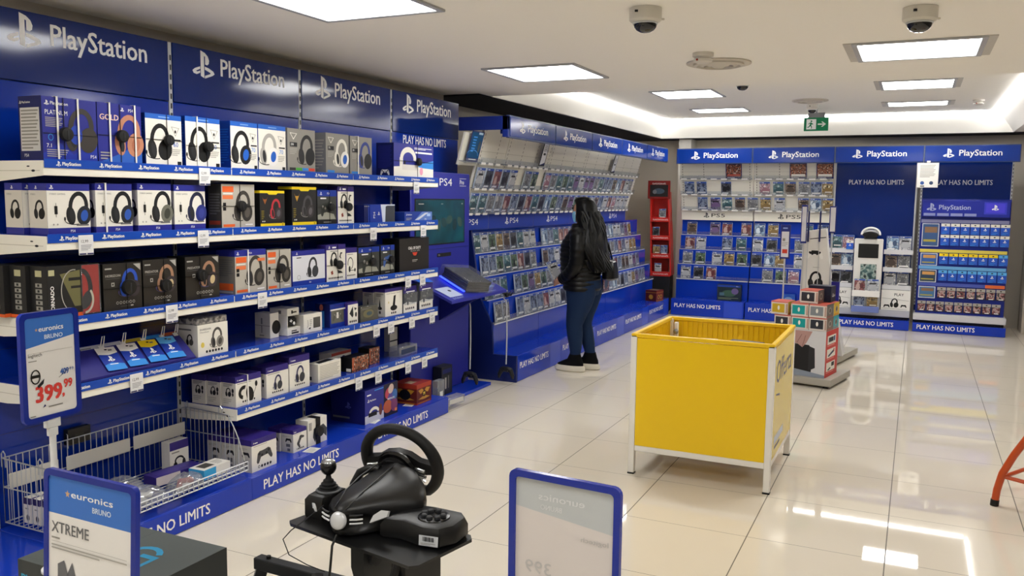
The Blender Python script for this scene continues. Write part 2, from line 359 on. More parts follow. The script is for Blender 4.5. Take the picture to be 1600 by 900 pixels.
# exit sign hung from the recess
def exit_sign():
    t = empty('exit_sign', (-1.21, 11.42, 2.49), 0, 'green exit sign with running man and arrow, hung from the recess', 'exit sign')
    G = P('#0c7a4e', .4); mb = MB(); w, h = .29, .165; mb.box(-w/2, w/2, 0, .02, 0, h, G, .002)
    a = Art(mb, (-w/2,0,0), (1,0,0), (0,0,1), (0,-1,0))
    a.rect(.03,.02,.145,h-.02,TEXT)
    man = [(.075,.105),(.062,.098),(.05,.085),(.056,.08),(.066,.09),(.074,.092),(.068,.07),(.052,.05),(.04,.05),(.04,.042),(.058,.042),(.078,.06),(.088,.048),(.084,.03),(.094,.03),(.098,.052),(.088,.068),(.094,.084),(.104,.078),(.112,.086),(.106,.09),(.096,.098),(.086,.106)]
    a.poly(man, G); a.ell(.088,.12,.011,.011,G)
    a.rect(.165,.074,.235,.09,TEXT); a.poly([(.205,.05),(.222,.05),(.262,.082),(.222,.114),(.205,.114),(.235,.082)], TEXT)
    mb.build('panel', t)
    mb = MB(); mb.box(-.1, .1, .004, .016, h, h+.06, STEEL, .001); mb.box(-.012, .012, .004, .016, h+.06, ZR-2.491, STEEL); mb.build('bracket', t)
exit_sign()
# ================================================================= left wall: headset bays
XB = -3.61; XS = -3.2; Y0 = 2.33; MOD = 1.05
SZ = [1.749, 1.442, 1.092, .80, .485]
def bay_mesh(i, text=None):
    lab = ['nearest tall blue wall bay, with the biggest white header logo', 'second tall blue wall bay from the near end', 'third tall blue wall bay from the near end', 'fourth blue wall bay, behind the blue console kiosk'][i]
    t = empty('display_bay', (XB, Y0+i*MOD, .125), PI/2, lab, 'display bay', 'tall blue bays of the headset wall')
    mb = MB(); mb.box(.014, MOD-.014, -.0, .03, .001, 1.975, PANEL, .002)
    a = Art(mb, (0,0,0), (1,0,0), (0,0,1), (0,-1,0))
    if i == 3: a.text('PLAY HAS NO LIMITS', .17, 1.90, .062, TEXT, w=.66, bold=.012)
    for z in (.42, .80, 1.2): a.rect(.014, z, MOD-.014, z+.0025, NAVY)
    mb.build('back_panel', t)
    mb = MB(); mb.box(.014, MOD-.016, -.008, .03, 1.978, 2.285, PANELD, .002)
    a = Art(mb, (0,-.008,0), (1,0,0), (0,0,1), (0,-1,0)); a.logo(.15, 2.125, .15, TEXT); a.text('PlayStation', .36, 2.155, .093, TEXT, w=.535, bold=.014)
    mb.build('header_panel', t)
    mb = MB(); mb.box(-.012, .011, -.004, .028, .001, 2.285, SILV, .001)
    a = Art(mb, (0,-.004,0), (1,0,0), (0,0,1), (0,-1,0))
    for k in range(44): a.rect(-.006, .04+k*.05, .004, .068+k*.05, DGREY)
    mb.build('upright', t)
    return t
for i in range(4): bay_mesh(i)
XP = -3.105
def plinth(i):
    lab = {-1: 'blue plinth section under the wire basket, at the near end', 0: 'blue plinth section just right of the wire basket', 1: 'blue plinth section carrying the game controller boxes', 2: 'last blue plinth section, carrying the red game chest'}[i]
    t = empty('floor_plinth', (XP, Y0+i*MOD, 0), PI/2, lab, 'plinth', 'blue plinths under the headset wall')
    mb = MB(); mb.box(.001, MOD-.001, .012, .53, .02, .124, PLINTH, .002); mb.build('body', t)
    mb = MB(); mb.box(.001, MOD-.001, .0, .0115, .004, .122, PLINTH, .001)
    a = Art(mb, (0,0,0), (1,0,0), (0,0,1), (0,-1,0)); a.text('PLAY HAS NO LIMITS', .09, .036, .052, TEXT, w=.66, bold=.013)
    mb.build('front_panel', t)
    mb = MB(); mb.box(.03, MOD-.03, .03, .47, 0, .0195, BLACK); mb.build('foot_rail', t)
for i in (-1, 0, 1, 2): plinth(i)
def shelf_proto():
    t = empty('wall_shelf', (XS, Y0, SZ[0]), PI/2, '', 'shelf', 'white edged shelves of the headset wall')
    mb = MB(); mb.box(.004, MOD-.004, .012, .40, -.03, -.001, P('#15309a', .2, .6), .001); mb.build('board', t)
    mb = MB(); mb.box(.002, MOD-.002, 0, .011, -.064, -.006, RAIL, .002); mb.build('front_rail', t)
    mb = MB(); mb.box(.004, MOD-.004, -.004, -.0004, -.033, .004, STRIP, .001)
    a = Art(mb, (0,-.004,0), (1,0,0), (0,0,1), (0,-1,0))
    for k in range(5): a.psmark(.055+k*.205, -.026, .022, TEXT, bold=.03)
    mb.build('label_strip', t)
    for q, x in enumerate((.0, MOD-.0038)):
        mb = MB(); mb.prism([(0,-.064),(0,-.004),(.4,-.004),(.4,-.09),(.3,-.09)], (x,0,0), (0,1,0), (0,0,1), (1,0,0), .0036, RAIL)
        a = Art(mb, (x,0,0), (0,1,0), (0,0,1), (-1,0,0))
        a.rect(.02, -.046, .38, -.043, P('#c9c5b8', .5)); a.ell(.09,-.027,.01,.003,DGREY,n=8); a.ell(.06,-.045,.012,.005,DGREY,n=8)
        mb.build('end_bracket', t)
    return t
WHERE = ['top', 'second', 'third', 'fourth', 'lowest']
BAYN = ['nearest bay', 'second bay', 'third bay']
sh = None
for lv in range(5):
    for b in range(3):
        if lv == 4 and b == 0: continue
        lab = 'white edged blue shelf, %s level of the %s on the headset wall' % (WHERE[lv], BAYN[b])
        if sh is None: sh = shelf_proto(); sh['label'] = lab
        else: dup(sh, (XS, Y0+b*MOD, SZ[lv]), PI/2, lab)
# price tags hanging on the shelf rails
def price_tag_proto():
    mb = MB(); mb.box(0, .072, -.004, -.001, -.085, .0, P('#e4e4e6', .4), .001)
    a = Art(mb, (0,-.004,0), (1,0,0), (0,0,1), (0,-1,0)); a.text('12,99', .012, -.032, .012, INK, w=.034); a.small(.01, -.066, .062, -.04, 4, P('#9a9aa0')); a.rect(.002,-.083,.034,-.077,NAVY); a.rect(.04,-.083,.07,-.077,NAVY)
    return mb.build('hanging_price_tag', None, (0,0,0), PI/2)
pt = None
TAGS = [(309,262,0,'hanging below the blue band of the top shelf, nearest bay'),(645,290,0,'at the far end of the top shelf'),(120,366,1,'first along the second shelf'),(307,357,1,'second along the second shelf'),
        (577,360,1,'on the second shelf under the console box'),(656,354,1,'last along the second shelf'),(257,475,2,'on the third shelf under the black headset boxes'),(401,455,2,'on the third shelf under the orange and grey headset box'),
        (632,432,2,'third along the third shelf'),(655,428,2,'last along the third shelf'),(201,584,3,'on the fourth shelf under the gift cards'),(582,506,3,'second along the fourth shelf'),(605,508,3,'third along the fourth shelf'),
        (638,500,3,'fourth along the fourth shelf'),(670,492,3,'last along the fourth shelf'),(554,582,4,'first along the lowest shelf'),(585,572,4,'second along the lowest shelf'),(632,560,4,'third along the lowest shelf'),(658,550,4,'last along the lowest shelf')]
for px, py, lv, lab in TAGS:
    y = at(px, py, x=XS).y; lab = 'small grey price tag ' + lab
    z = SZ[lv]-(.004 if lv in (0,1,2,3) and px < 420 else .03)
    if pt is None: pt = price_tag_proto(); o = pt; o.location = (XS+.0052, y, z)
    else: o = pt.copy(); COL.objects.link(o); o.location = (XS+.0052, y, z)
    tag(o, lab, 'price tag', 'price tags of the headset wall')
for k, (px, py) in enumerate(((487,703),(583,658),(640,632))):
    p = at(px, py, z=.126); mb = MB(); mb.box(-.05, .05, -.035, .035, 0, .0012, P('#dcdcda', .5)); a = Art(mb, (-.05,-.035,.0012), (1,0,0), (0,1,0), (0,0,1)); a.small(.01,.01,.09,.06,4,P('#a6a6a8'))
    tag(mb.build('price_paper', loc=(p.x, p.y, .1246), rz=PI/2+.2), 'loose price paper on the blue plinth, %s' % ('in front of the console box', 'in front of the virtual reality box', 'in front of the red chest box')[k], 'paper')
# ================================================================= boxes on the headset wall
ORANGE = P('#e2622a', .45); YEL = P('#f0d21c', .4); PURP = P('#33267a', .4); BLK2 = P('#232324', .4); GREYB = P('#8d8a84', .45); SKY = P('#2f86d8', .4)
LBLUE = P('#3a8fe0', .4); BLUEB = P('#1f5fc0', .4); OFFW = P('#e9e6dd', .45); BRONZE = P('#c08468', .4); GREYL = P('#a9a6a0', .5); REDM = P('#a8281e', .4); OLIVE = P('#6d6a45', .5)
INDIGO = P('#2a2f8f', .35); MIDG = P('#6a6a6c', .5); PINK = P('#e59ab4', .5)
def place(pxl, pxr, pyt, lv, xf=-3.225, z=None):
    z0 = SZ[lv] if z is None else z
    zm = z0+.1
    yl = at(pxl, pyt+40, x=xf).y; yr = at(pxr, pyt+40, x=xf).y; zt = at((pxl+pxr)/2, pyt, x=xf).z
    return (xf, yl+.0015, z0), yr-yl-.003, zt-z0
def lbox(name, label, pxl, pxr, pyt, lv, d, body, front=None, side=None, top=None, xf=-3.225, z=None, cat='headset box', group=None):
    loc, w, h = place(pxl, pxr, pyt, lv, xf, z)
    o = carton(name, label, loc, PI/2, w, h, d, body, front, side, top, None, cat, group)
    return o, w, h
# ---- top shelf
def f(a, w, h):
    a.rect(.0,.0,w,h,INDIGO); a.poly([(0,h*.1),(w*.3,h*.28),(w*.55,h*.1),(w,h*.42),(w,0),(0,0)], P('#2438a8', .35)); a.psmark(.012, h*.86, h*.08, TEXT)
    a.text('PLATINUM', .014, h*.72, h*.07, TEXT, w=w*.4); a.small(.014, h*.52, w*.36, h*.68, 6, GREYL); a.arc(w*.14, h*.36, .012,.014,.003,0,2*PI,LBLUE)
    a.headset(w*.68, h*.14, h*.72, P('#3a3634', .4), P('#3c3734', .4)); a.ell(w*.60,h*.42,.03,.04,P('#1c3fae'))
    a.text('7.1', .016, h*.2, h*.06, TEXT); a.small(.016, .012, w*.45, h*.18, 4, GREYL); a.text('PS4', w*.97, .014, h*.055, TEXT, al='r')
def sd(a, d, h): a.rect(0,0,d,h,NAVY); a.rect(d*.06,h*.14,d*.9,h*.82,P('#cfcdcb',.5)); a.small(d*.1,h*.16,d*.85,h*.8,12,GREYB); a.text('PS4', d*.2,.012,h*.05,TEXT); a.psmark(d*.05,h*.88,h*.05,TEXT)
o, w, h = lbox('headset_box', 'dark blue headset box with white straps and a white spec sheet on its side', 65, 151, 154, 0, .14, NAVY, f, sd)
sec_tag(o, w*.38, h*.42, 0.029, w, h); strap(o, [w*.26, w*.64], w, h, .14)
def f(a, w, h):
    a.rect(0,0,w,h,INDIGO); a.poly([(0,0),(w,0),(w,h*.5),(w*.6,h*.2)], P('#2c62c0')); a.text('GOLD', .012, h*.72, h*.09, P('#e8c7b0'), w=w*.42, bold=.02)
    a.logo(w*.52, h*.88, h*.07, TEXT); a.text('PS4', w*.70, h*.885, h*.05, TEXT); a.headset(w*.68, h*.12, h*.72, BRONZE, BRONZE, P('#b06e54')); a.small(.01,.012,w*.28,.05,3,GREYL)
o, w, h = lbox('headset_box', 'blue box with a rose gold headset, two white straps round it', 152, 221, 163, 0, .13, NAVY, f)
sec_tag(o, w*.5, h*.46, 0.028, w, h); strap(o, [w*.26, w*.84], w, h, .13)
def turtle(acc, cup, band, num, mic=INK, badge=INK, low=None):
    def f(a, w, h):
        a.rect(0,0,w,h,OFFW); a.rect(0,h*.9,w,h,BLUEB); a.rect(w*.36,h*.935,w*.66,h*.958,P('#7fa8e4'))
        a.headset(w*.36, h*.10, h*.72, band, cup, acc, mic); a.poly([(w*.70,h*.78),(w*.94,h*.76),(w*.82,h*.58)], GREYL); a.poly([(w*.73,h*.765),(w*.91,h*.75),(w*.82,h*.61)], OFFW); a.ell(w*.82,h*.68,.006,.008,INK,n=8)
        a.rect(w*.74,h*.5,w*.97,h*.53,INK); a.text(num, w*.76, h*.38, h*.09, BLUEB if low is None else low); a.small(w*.7,h*.2,w*.96,h*.34,4,GREYL); a.rect(w*.86,h*.02,w*.97,h*.09,badge)
    return f
bs = lambda a, d, h: (a.rect(0,0,d,h,P('#123a96',.4)), a.small(d*.1,h*.1,d*.9,h*.85,14,BLUEB))
o, w, h = lbox('headset_box', 'white and blue headset box, black tag beside number 60, nearest of four alike', 227, 284, 179, 0, .1, P('#1449a8',.4), turtle(None, BLACK, BLACK, '60'), bs); sec_tag(o, w*.58, h*.5, 0.026, w, h)
o, w, h = lbox('headset_box', 'white and blue headset box with a strap and a black tag, second of four alike', 289.5, 344, 184, 0, .1, P('#1449a8',.4), turtle(None, BLACK, BLACK, '60'), bs); sec_tag(o, w*.6, h*.42, 0.026, w, h); strap(o, [w*.32], w, h, .1)
lbox('headset_box', 'white and blue headset box marked 70 with a black and blue headset', 360, 402.5, 191, 0, .12, P('#1449a8',.4), turtle(BLUEB, BLACK, BLACK, '70', low=SKY), bs)
lbox('headset_box', 'white and blue headset box marked 70 with a white headset', 403.5, 446.5, 196, 0, .1, P('#1449a8',.4), turtle(BLUEB, WHITE, GREYL, '70', low=SKY), bs)
def greyf(cup, band, acc, num, strip):
    def f(a, w, h):
        a.rect(0,0,w,h,GREYB); a.headset(w*.66, h*.16, h*.72, band, cup, acc, band); a.poly([(w*.08,h*.9),(w*.34,h*.89),(w*.21,h*.74)], OFFW); a.poly([(w*.11,h*.885),(w*.31,h*.88),(w*.21,h*.77)], GREYB)
        a.rect(w*.08,h*.58,w*.34,h*.68,INK); a.text(num, w*.11, h*.61, h*.05, TEXT); a.small(w*.08,h*.4,w*.34,h*.55,4,GREYL)
        if strip:
            for k, c in enumerate(('#2a2a2a','#48a03c','#2f86d8','#d0432e')): a.rect(w*(.06+.23*k),.008,w*(.28+.23*k),.024,P(c))
        else: a.rect(w*.06,.006,w*.36,.02,SKY)
    return f
gs = lambda a, d, h: (a.rect(0,0,d,h,MIDG), a.small(d*.1,h*.1,d*.9,h*.85,10,GREYB))
lbox('headset_box', 'grey headset box with a black headset and a row of coloured squares', 449, 492.5, 202, 0, .1, GREYB, greyf(BLACK, BLK2, None, '200', True), gs)
lbox('headset_box', 'grey headset box with a white and blue headset', 509, 545, 209, 0, .14, GREYB, greyf(WHITE, OFFW, BLUEB, '70', False), gs)
o, w, h = lbox('headset_box', 'grey headset box with a blue banded black headset and a white strap', 547, 581, 214, 0, .1, GREYB, greyf(BLACK, P('#2b3a86'), None, '50', False), gs); strap(o, [w*.34], w, h, .1)
def f(a, w, h):
    a.rect(0,0,w,h,INDIGO); a.poly([(0,0),(w,0),(w,h*.28),(w*.5,h*.36),(0,h*.3)], OFFW); a.poly([(w*.5,h*.36),(w,h*.55),(w,h*.28),(w*.7,h*.3)], SKY)
    a.arc(w*.35,h*.55,w*.2,h*.36,w*.07,-.05*PI,1.05*PI,OFFW); a.rect(w*.14,h*.3,w*.22,h*.58,OFFW); a.ell(w*.26,h*.42,.012,.02,BLACK); a.rect(w*.2,h*.22,w*.6,h*.38,P('#dcd8d2')); a.ell(w*.68,h*.2,.022,.028,PINK)
    a.small(w*.5,h*.85,w*.95,h*.92,2,TEXT); a.rect(w*.52,h*.74,w*.96,h*.79,TEXT)
sd2 = lambda a, d, h: (a.rect(0,0,d,h,NAVY), a.small(d*.1,h*.25,d*.9,h*.92,16,INDIGO), a.pad(d*.5,h*.14,d*.3,TEXT))
o, w, h = lbox('headset_box', 'blue and white box with a white headset and pink dot, ending the top shelf', 615, 677, 226, 0, .14, INDIGO, f, sd2); sec_tag(o, w*.58, h*.48, 0.027, w, h)
# ---- second shelf
def bigben(cup, acc, gear=INK):
    def f(a, w, h):
        a.rect(0,0,w,h,OFFW); a.rect(0,h*.86,w,h,INDIGO); a.rect(0,0,w,h*.13,INDIGO); a.logo(.012,h*.885,h*.085,TEXT); a.text('PS4', w*.52, h*.04, h*.05, TEXT)
        a.text('STEREO GAMING', .012, h*.78, h*.03, MIDG, w=w*.36); a.headset(w*.70, h*.17, h*.68, gear, cup, acc, gear); a.rect(w*.16,h*.4,w*.23,h*.56,BLACK); a.line([(w*.195,h*.34),(w*.195,h*.62)],.002,BLACK)
        a.dots(w*.13,h*.2,.004,.018,2,GREYL); a.rect(w*.66,h*.165,w*.95,h*.195,MIDG)
    return f
bsd = lambda a, d, h: (a.rect(0,0,d,h,P('#d4cfc5')), a.rect(0,h*.86,d,h,INDIGO), a.rect(0,0,d,h*.13,INDIGO), a.headset(d*.55,h*.3,h*.38,BLACK,BLACK), a.text('STEREO', d*.1,h*.77,h*.03,MIDG), a.logo(d*.35,h*.885,h*.07,TEXT))
d1 = .11
o1, w, h = lbox('headset_box', 'white headset box with indigo bands and blue striped cup, first on the second shelf', 73, 141, 287, 1, d1, INDIGO, bigben(P('#23262e'), P('#2a55b0')), bsd)
carton('headset_box', 'white headset box showing only its narrow side, behind the first of the second shelf', (-3.225-d1-.012, o1.location.y-.02, SZ[1]), PI/2, w, h*1.0, d1, INDIGO, bigben(BLACK, None), bsd, None, None, 'headset box')
o, w, h = lbox('headset_box', 'white headset box with indigo bands and a white strap, second on the second shelf', 149, 207, 287, 1, .09, INDIGO, bigben(P('#23262e'), P('#2a55b0')), bsd); strap(o, [w*.26], w, h, .09)
lbox('headset_box', 'white headset box with a camouflage headset', 215, 268, 287, 1, .09, INDIGO, bigben(P('#6f6f64'), P('#3f4038')), bsd)
lbox('headset_box', 'white headset box with a dark blue headset', 272, 321, 289, 1, .09, INDIGO, bigben(P('#26307c'), P('#313c90'), P('#1f2340')), bsd)
def rig(tagtxt=True, blue=False):
    def f(a, w, h):
        a.rect(0,0,w,h,P('#b5b0a6',.4)); t = h*.84 if blue else h*.95
        if blue: a.rect(0,h*.86,w,h,INDIGO); a.logo(.012,h*.885,h*.08,TEXT); a.text('PS4',w*.45,h*.9,h*.045,TEXT)
        a.rect(w*.03,t-h*.13,w*.36,t,ORANGE); a.rect(w*.05,t-h*.18,w*.33,t-h*.15,OFFW); a.rect(w*.03,t-h*.29,w*.34,t-h*.2,P('#e27a4a')); a.rect(w*.04,h*.5,w*.13,h*.58,BLACK); a.rect(w*.04,h*.4,w*.13,h*.48,BLACK)
        a.headset(w*.62, h*.14, h*.72, P('#3c3834'), P('#302d2b'), P('#55504a'), BLACK); a.rect(w*.04,h*.03,w*.38,h*.09,ORANGE); a.rect(w*.7,h*.06,w*.93,h*.085,TEXT)
        if blue: a.rect(w*.72,h*.72,w*.96,h*.79,P('#e27a4a'))
    return f
rs = lambda a, d, h: (a.rect(0,0,d,h,P('#44423f')), a.rect(d*.06,h*.08,d*.9,h*.17,P('#a8432a')), a.small(d*.1,h*.3,d*.9,h*.8,8,MIDG))
o, w, h = lbox('headset_box', 'grey and orange headset box with a black tag, on the second shelf', 346, 398, 288, 1, .09, GREYB, rig(), rs); sec_tag(o, w*.54, h*.5, 0.029, w, h)
def blackyellow(acc, emb):
    def f(a, w, h):
        a.rect(0,0,w,h,BLK2); a.rect(0,h*.93,w,h,YEL); a.poly([(w*.3,h*.93),(w*.72,h*.93),(w*.66,h*.89),(w*.36,h*.89)],YEL); a.rect(w*.02,0,w,h*.09,YEL); a.ell(w*.92,h*.06,.008,.01,P('#c7a90f'))
        for sx in (-1,1): a.poly([(w*.2,h*.64),(w*.2+sx*w*.12,h*.84),(w*.2+sx*w*.06,h*.76)],emb)
        a.poly([(w*.12,h*.76),(w*.28,h*.76),(w*.2,h*.62)],emb); a.headset(w*.62,h*.2,h*.58,acc,P('#383336'),P('#5c5a60'),GREYB); a.small(w*.05,h*.2,w*.16,h*.46,5,P('#8a7a1a')); a.dots(w*.1,h*.15,.004,.014,2,TEXT)
    return f
by = lambda a, d, h: (a.rect(0,0,d,h,BLACK), a.rect(0,h*.93,d,h,YEL))
o, w, h = lbox('headset_box', 'black and yellow headset box, the shorter one with a red headband', 406, 445, 298, 1, .1, BLACK, blackyellow(P('#b8323c'), P('#9a5b2a')), by)
o, w, h = lbox('headset_box', 'black and yellow headset box, the taller one with a dark headset', 456, 494.5, 292, 1, .1, BLACK, blackyellow(P('#4a484c'), P('#c29032')), by)
def padblister(main):
    def f(a, w, h):
        a.rect(0,0,w,h,P('#3a3c3a')); a.rect(0,h*.82,w,h,PSB); a.logo(w*.12,h*.85,h*.1,TEXT); a.text('PS4',w*.5,h*.87,h*.06,TEXT); a.rect(w*.15,h*.74,w*.45,h*.78,TEXT)
        a.poly([(0,h*.15),(w*.95,h*.15),(w*.85,h*.3),(w*.45,h*.36),(0,h*.28)],P('#9b9c90')); a.pad(w*.5,h*.5,w*.42,main,GREYB,.25); a.rect(0,0,w,h*.13,BLACK); a.small(w*.3,h*.04,w*.9,h*.1,1,GREYB)
    return f
o, w, h = lbox('gamepad_box', 'dark box with a blue top and a gamepad behind a window, second shelf', 496, 526, 297, 1, .09, BLK2, padblister(P('#2c302c')), cat='gamepad box'); sec_tag(o, w*.62, h*.5, 0.025, w, h)
def bundle(a, w, h):
    a.rect(0,0,w,h,OFFW); a.rect(0,h*.86,w,h,PURP); a.logo(w*.1,h*.89,h*.08,TEXT); a.rect(w*.3,h*.9,w*.5,h*.94,TEXT); a.small(w*.2,h*.8,w*.8,h*.84,1,MIDG); a.headset(w*.36,h*.4,h*.4,BLACK,BLACK); a.pad(w*.74,h*.7,h*.1,DGREY,rot=1.2); a.dots(w*.12,h*.09,w*.03,w*.085,9,INK)
    a.poly([(w*.2,h*.26),(w*.3,h*.3),(w*.34,h*.2),(w*.24,h*.18)],P('#8a3a2c')); a.poly([(w*.55,h*.3),(w*.75,h*.26),(w*.85,h*.2),(w*.6,h*.2)],DGREY)
o, w, h = lbox('accessory_kit_box', 'white kit box with a purple top and black tag, on the second shelf', 527.5, 553, 291, 1, .08, PURP, bundle, cat='accessory box'); sec_tag(o, w*.58, h*.45, 0.026, w, h)
def consolef(a, w, h):
    a.rect(0,0,w,h,PSB); a.poly([(w*.42,h),(w*.5,0),(w,0),(w,h)],P('#c9d3e8')); a.poly([(w*.60,0),(w*.62,h*.88),(w*.68,h*.93),(w,h*.93),(w,0)],P('#3b3f48')); a.text('PS4',w*.2,h*.25,h*.17,TEXT,rot=PI/2); a.logo(w*.3,h*.4,h*.2,TEXT)
o, w, h = lbox('console_box', 'small blue box picturing a dark console, second shelf', 578, 617, 319.5, 1, .05, PSB, consolef, cat='game box')
for k in range(3):
    carton('card_folder', 'thin blue folder, %s of three beside the small blue box with a dark console' % ORD[k], (-3.225, o.location.y-.022-.02*k, SZ[1]), PI/2, .014, h*.98, .12, NAVY, lambda a, w, h: (a.rect(0,0,w,h,NAVY if k else PSB), a.rect(0,h*.9,w,h*.94,GREYL)), None, None, None, 'folder', 'thin blue folders on the second shelf')
def camf(a, w, h):
    a.rect(0,0,w,h,P('#1b3a94')); a.poly([(w*.35,.005),(w*.62,h*.98),(w,h*.98),(w,.005)],P('#5f7fc4')); a.psmark(w*.05,h*.6,h*.22,TEXT); a.poly([(w*.36,h*.12),(w*.72,h*.85),(w*.86,h*.92),(w*.5,h*.12)],P('#ccd2dc')); a.text('PS4',w*.72,h*.1,h*.18,TEXT); a.small(w*.05,h*.1,w*.25,h*.4,3,GREYL); a.rect(w*.8,h*.5,w*.93,h*.8,P('#a9c4ea'))
lbox('gadget_box', 'low blue box with a white stick shaped gadget, last on the second shelf', 632, 675, 331, 1, .12, P('#1b3a94'), camf, cat='game box')
# ---- third shelf
def tors(a, d, h):
    a.rect(0,0,d,h,BLK2); a.rect(0,0,d,h*.06,ORANGE); a.rect(d*.3,h*.8,d*.7,h*.92,P('#b8b48c'))
    for k in range(5): a.rect(d*.3,h*(.16+.11*k),d*.7,h*(.235+.11*k),P('#97968e')); a.rect(d*.42,h*(.175+.11*k),d*.55,h*(.22+.11*k),BLK2)
def torf(full):
    def f(a, w, h):
        a.rect(0,0,w,h,BLK2); a.rect(0,0,w*(.66 if full else 1),h*.07,ORANGE); s = .027 if full else w*.5
        a.text('TORNADO', s*1.15, h*.1, .016, TEXT, w=h*.52, bold=.02, rot=PI/2); a.rect(s*.3,h*.82,s*1.3,h*.93,P('#b8b48c'))
        if full:
            a.poly([(w*.24,h*.84),(w*.62,h*.9),(w*.62,h*.2),(w*.5,h*.2)],OLIVE); a.rect(w*.4,h*.7,w*.62,h*.76,BLK2); a.rect(w*.44,h*.55,w*.62,h*.6,BLK2)
            a.arc(w*.5,h*.5,w*.25,h*.42,.004,PI*.45,PI*1.35,GREYL); a.rect(w*.66,h*.03,w*.99,h*.98,REDM); a.arc(w*.66,h*.5,w*.2,h*.42,.022,-.3*PI,.5*PI,BLACK); a.ell(w*.74,h*.3,.024,.045,DGREY,-.5); a.arc(w*.7,h*.3,.045,.06,.01,-.5*PI,.25*PI,P('#cfc8b0'))
    return f
o, w, h = lbox('headset_box', 'black and red headset box with a clear window, first fully seen on the third shelf', 73, 156, 414, 2, .1, BLK2, torf(True), tors)
mb = MB(); mb.box(w*.63, w*1.005, -.008, -.0012, .004, h*.99, CLEAR, .002); mb.build('clear_window', o)
for k, pl in enumerate((40.5, 6)):
    xk = -3.225-.104*(k+1); loc = (xk, at(pl, 450, x=xk).y, SZ[2]); w2 = .3; carton('headset_box', 'black and red headset box seen edge on, %s in the row behind the windowed one' % ORD[k], loc, PI/2, w2, h, .1, BLK2, torf(False), tors, None, None, 'headset box')
def horizon(ttl, main, acc):
    def f(a, w, h):
        a.rect(0,0,w,h,P('#2a2724',.4)); a.rect(w*.05,h*.88,w*.22,h*.91,GREYL); a.text(ttl, w*.06, h*.72, h*.05, GREYL, w=w*.38, bold=.02); a.rect(w*.06,h*.68,w*.42,h*.685,MIDG); a.rect(w*.2,h*.52,w*.28,h*.6,GREYL); a.rect(w*.22,h*.54,w*.26,h*.58,BLK2)
        a.headset(w*.66,h*.26,h*.62,main,P('#3a3238'),acc,P('#4a4470')); a.poly([(w*.78,h*.97),(w*.97,h*.97),(w*.97,h*.82)],GREYL); a.dots(w*.34,h*.16,w*.034,w*.085,6,GREYL); a.dots(w*.34,h*.16,w*.022,w*.085,6,P('#2a2724')); a.rect(w*.42,h*.075,w*.66,h*.08,MIDG); a.rect(w*.68,h*.065,w*.75,h*.095,GREYL)
    return f
hs = lambda a, d, h: (a.rect(0,0,d,h,BLACK), a.headset(d*.5,h*.4,h*.3,DGREY,DGREY))
o, w, h = lbox('headset_box', 'dark brown headset box with a blue lined headset behind a black tag', 161, 222, 411, 2, .12, BLACK, horizon('HORIZON', P('#2d52b8'), None), hs); sec_tag(o, w*.6, h*.48, 0.036, w, h)
o, w, h = lbox('headset_box', 'dark brown headset box with a copper headset, left of the two alike', 223.5, 277, 405, 2, .12, BLACK, horizon('PREDATOR', P('#a47c62'), P('#c9b48a')), hs); sec_tag(o, w*.6, h*.42, 0.031, w, h)
o, w, h = lbox('headset_box', 'dark brown headset box with a copper headset, right of the two alike', 289.5, 343, 400, 2, .12, BLACK, horizon('PREDATOR', P('#a47c62'), P('#c9b48a')), hs); sec_tag(o, w*.42, h*.56, 0.031, w, h)
rs2 = lambda a, d, h: (a.rect(0,0,d,h,P('#7d7972')), a.rect(0,h*.86,d,h,INDIGO), a.rect(d*.1,h*.08,d*.9,h*.24,ORANGE), a.rect(d*.12,h*.02,d*.88,h*.06,GREYL), a.small(d*.15,h*.4,d*.9,h*.8,8,MIDG))
o, w, h = lbox('headset_box', 'grey and orange headset box with an indigo top and a white strap', 367, 416, 390, 2, .13, INDIGO, rig(True, True), rs2); strap(o, [w*.4], w, h, .13)
o, w, h = lbox('headset_box', 'grey and orange headset box with a black tag, on the third shelf', 417.5, 455, 390, 2, .1, GREYB, rig(), rs); sec_tag(o, w*.5, h*.52, 0.029, w, h)
def whiteblue(a, w, h): a.rect(0,0,w,h,P('#d9dbe4')); a.rect(0,h*.86,w,h,INDIGO); a.rect(0,0,w,h*.14,PSB); a.logo(w*.1,h*.885,h*.08,TEXT); a.text('PS4',w*.5,h*.05,h*.04,TEXT); a.rect(w*.12,h*.79,w*.26,h*.815,INK); a.headset(w*.6,h*.2,h*.6,P('#33333a'),P('#3a3d44'),None,BLACK); a.arc(w*.18,h*.24,.014,.014,.002,0,2*PI,MIDG)
lbox('headset_box', 'white headset box with blue bands, right of the two grey and orange boxes', 457, 508, 391, 2, .11, INDIGO, whiteblue)
o, w, h = lbox('accessory_kit_box', 'white kit box with a purple top and a black tag, on the third shelf', 510, 540, 382, 2, .07, PURP, bundle, cat='accessory box'); sec_tag(o, w*.58, h*.44, 0.028, w, h)
def chat(a, w, h): a.rect(0,0,w,h,OFFW); a.rect(0,h*.84,w,h,PURP); a.arc(w*.38,h*.5,w*.26,h*.2,.006,-.4*PI,1.1*PI,BLACK); a.ell(w*.3,h*.32,.01,.02,BLACK); a.line([(w*.35,h*.28),(w*.8,h*.27)],.004,BLACK); a.ell(w*.8,h*.28,.008,.012,BLACK); a.dots(w*.12,h*.12,w*.045,w*.13,6,INK); a.small(w*.1,h*.76,w*.9,h*.82,1,GREYL)
lbox('headset_box', 'white chat headset box with a purple top, beside the white kit box with the tag', 541, 558, 387, 2, .07, PURP, chat)
o, w, h = lbox('gamepad_box', 'dark blue topped box with a black gamepad behind a window, third shelf', 560, 593, 386, 2, .09, BLK2, padblister(P('#2c302c')), cat='gamepad box'); sec_tag(o, w*.6, h*.5, 0.027, w, h)
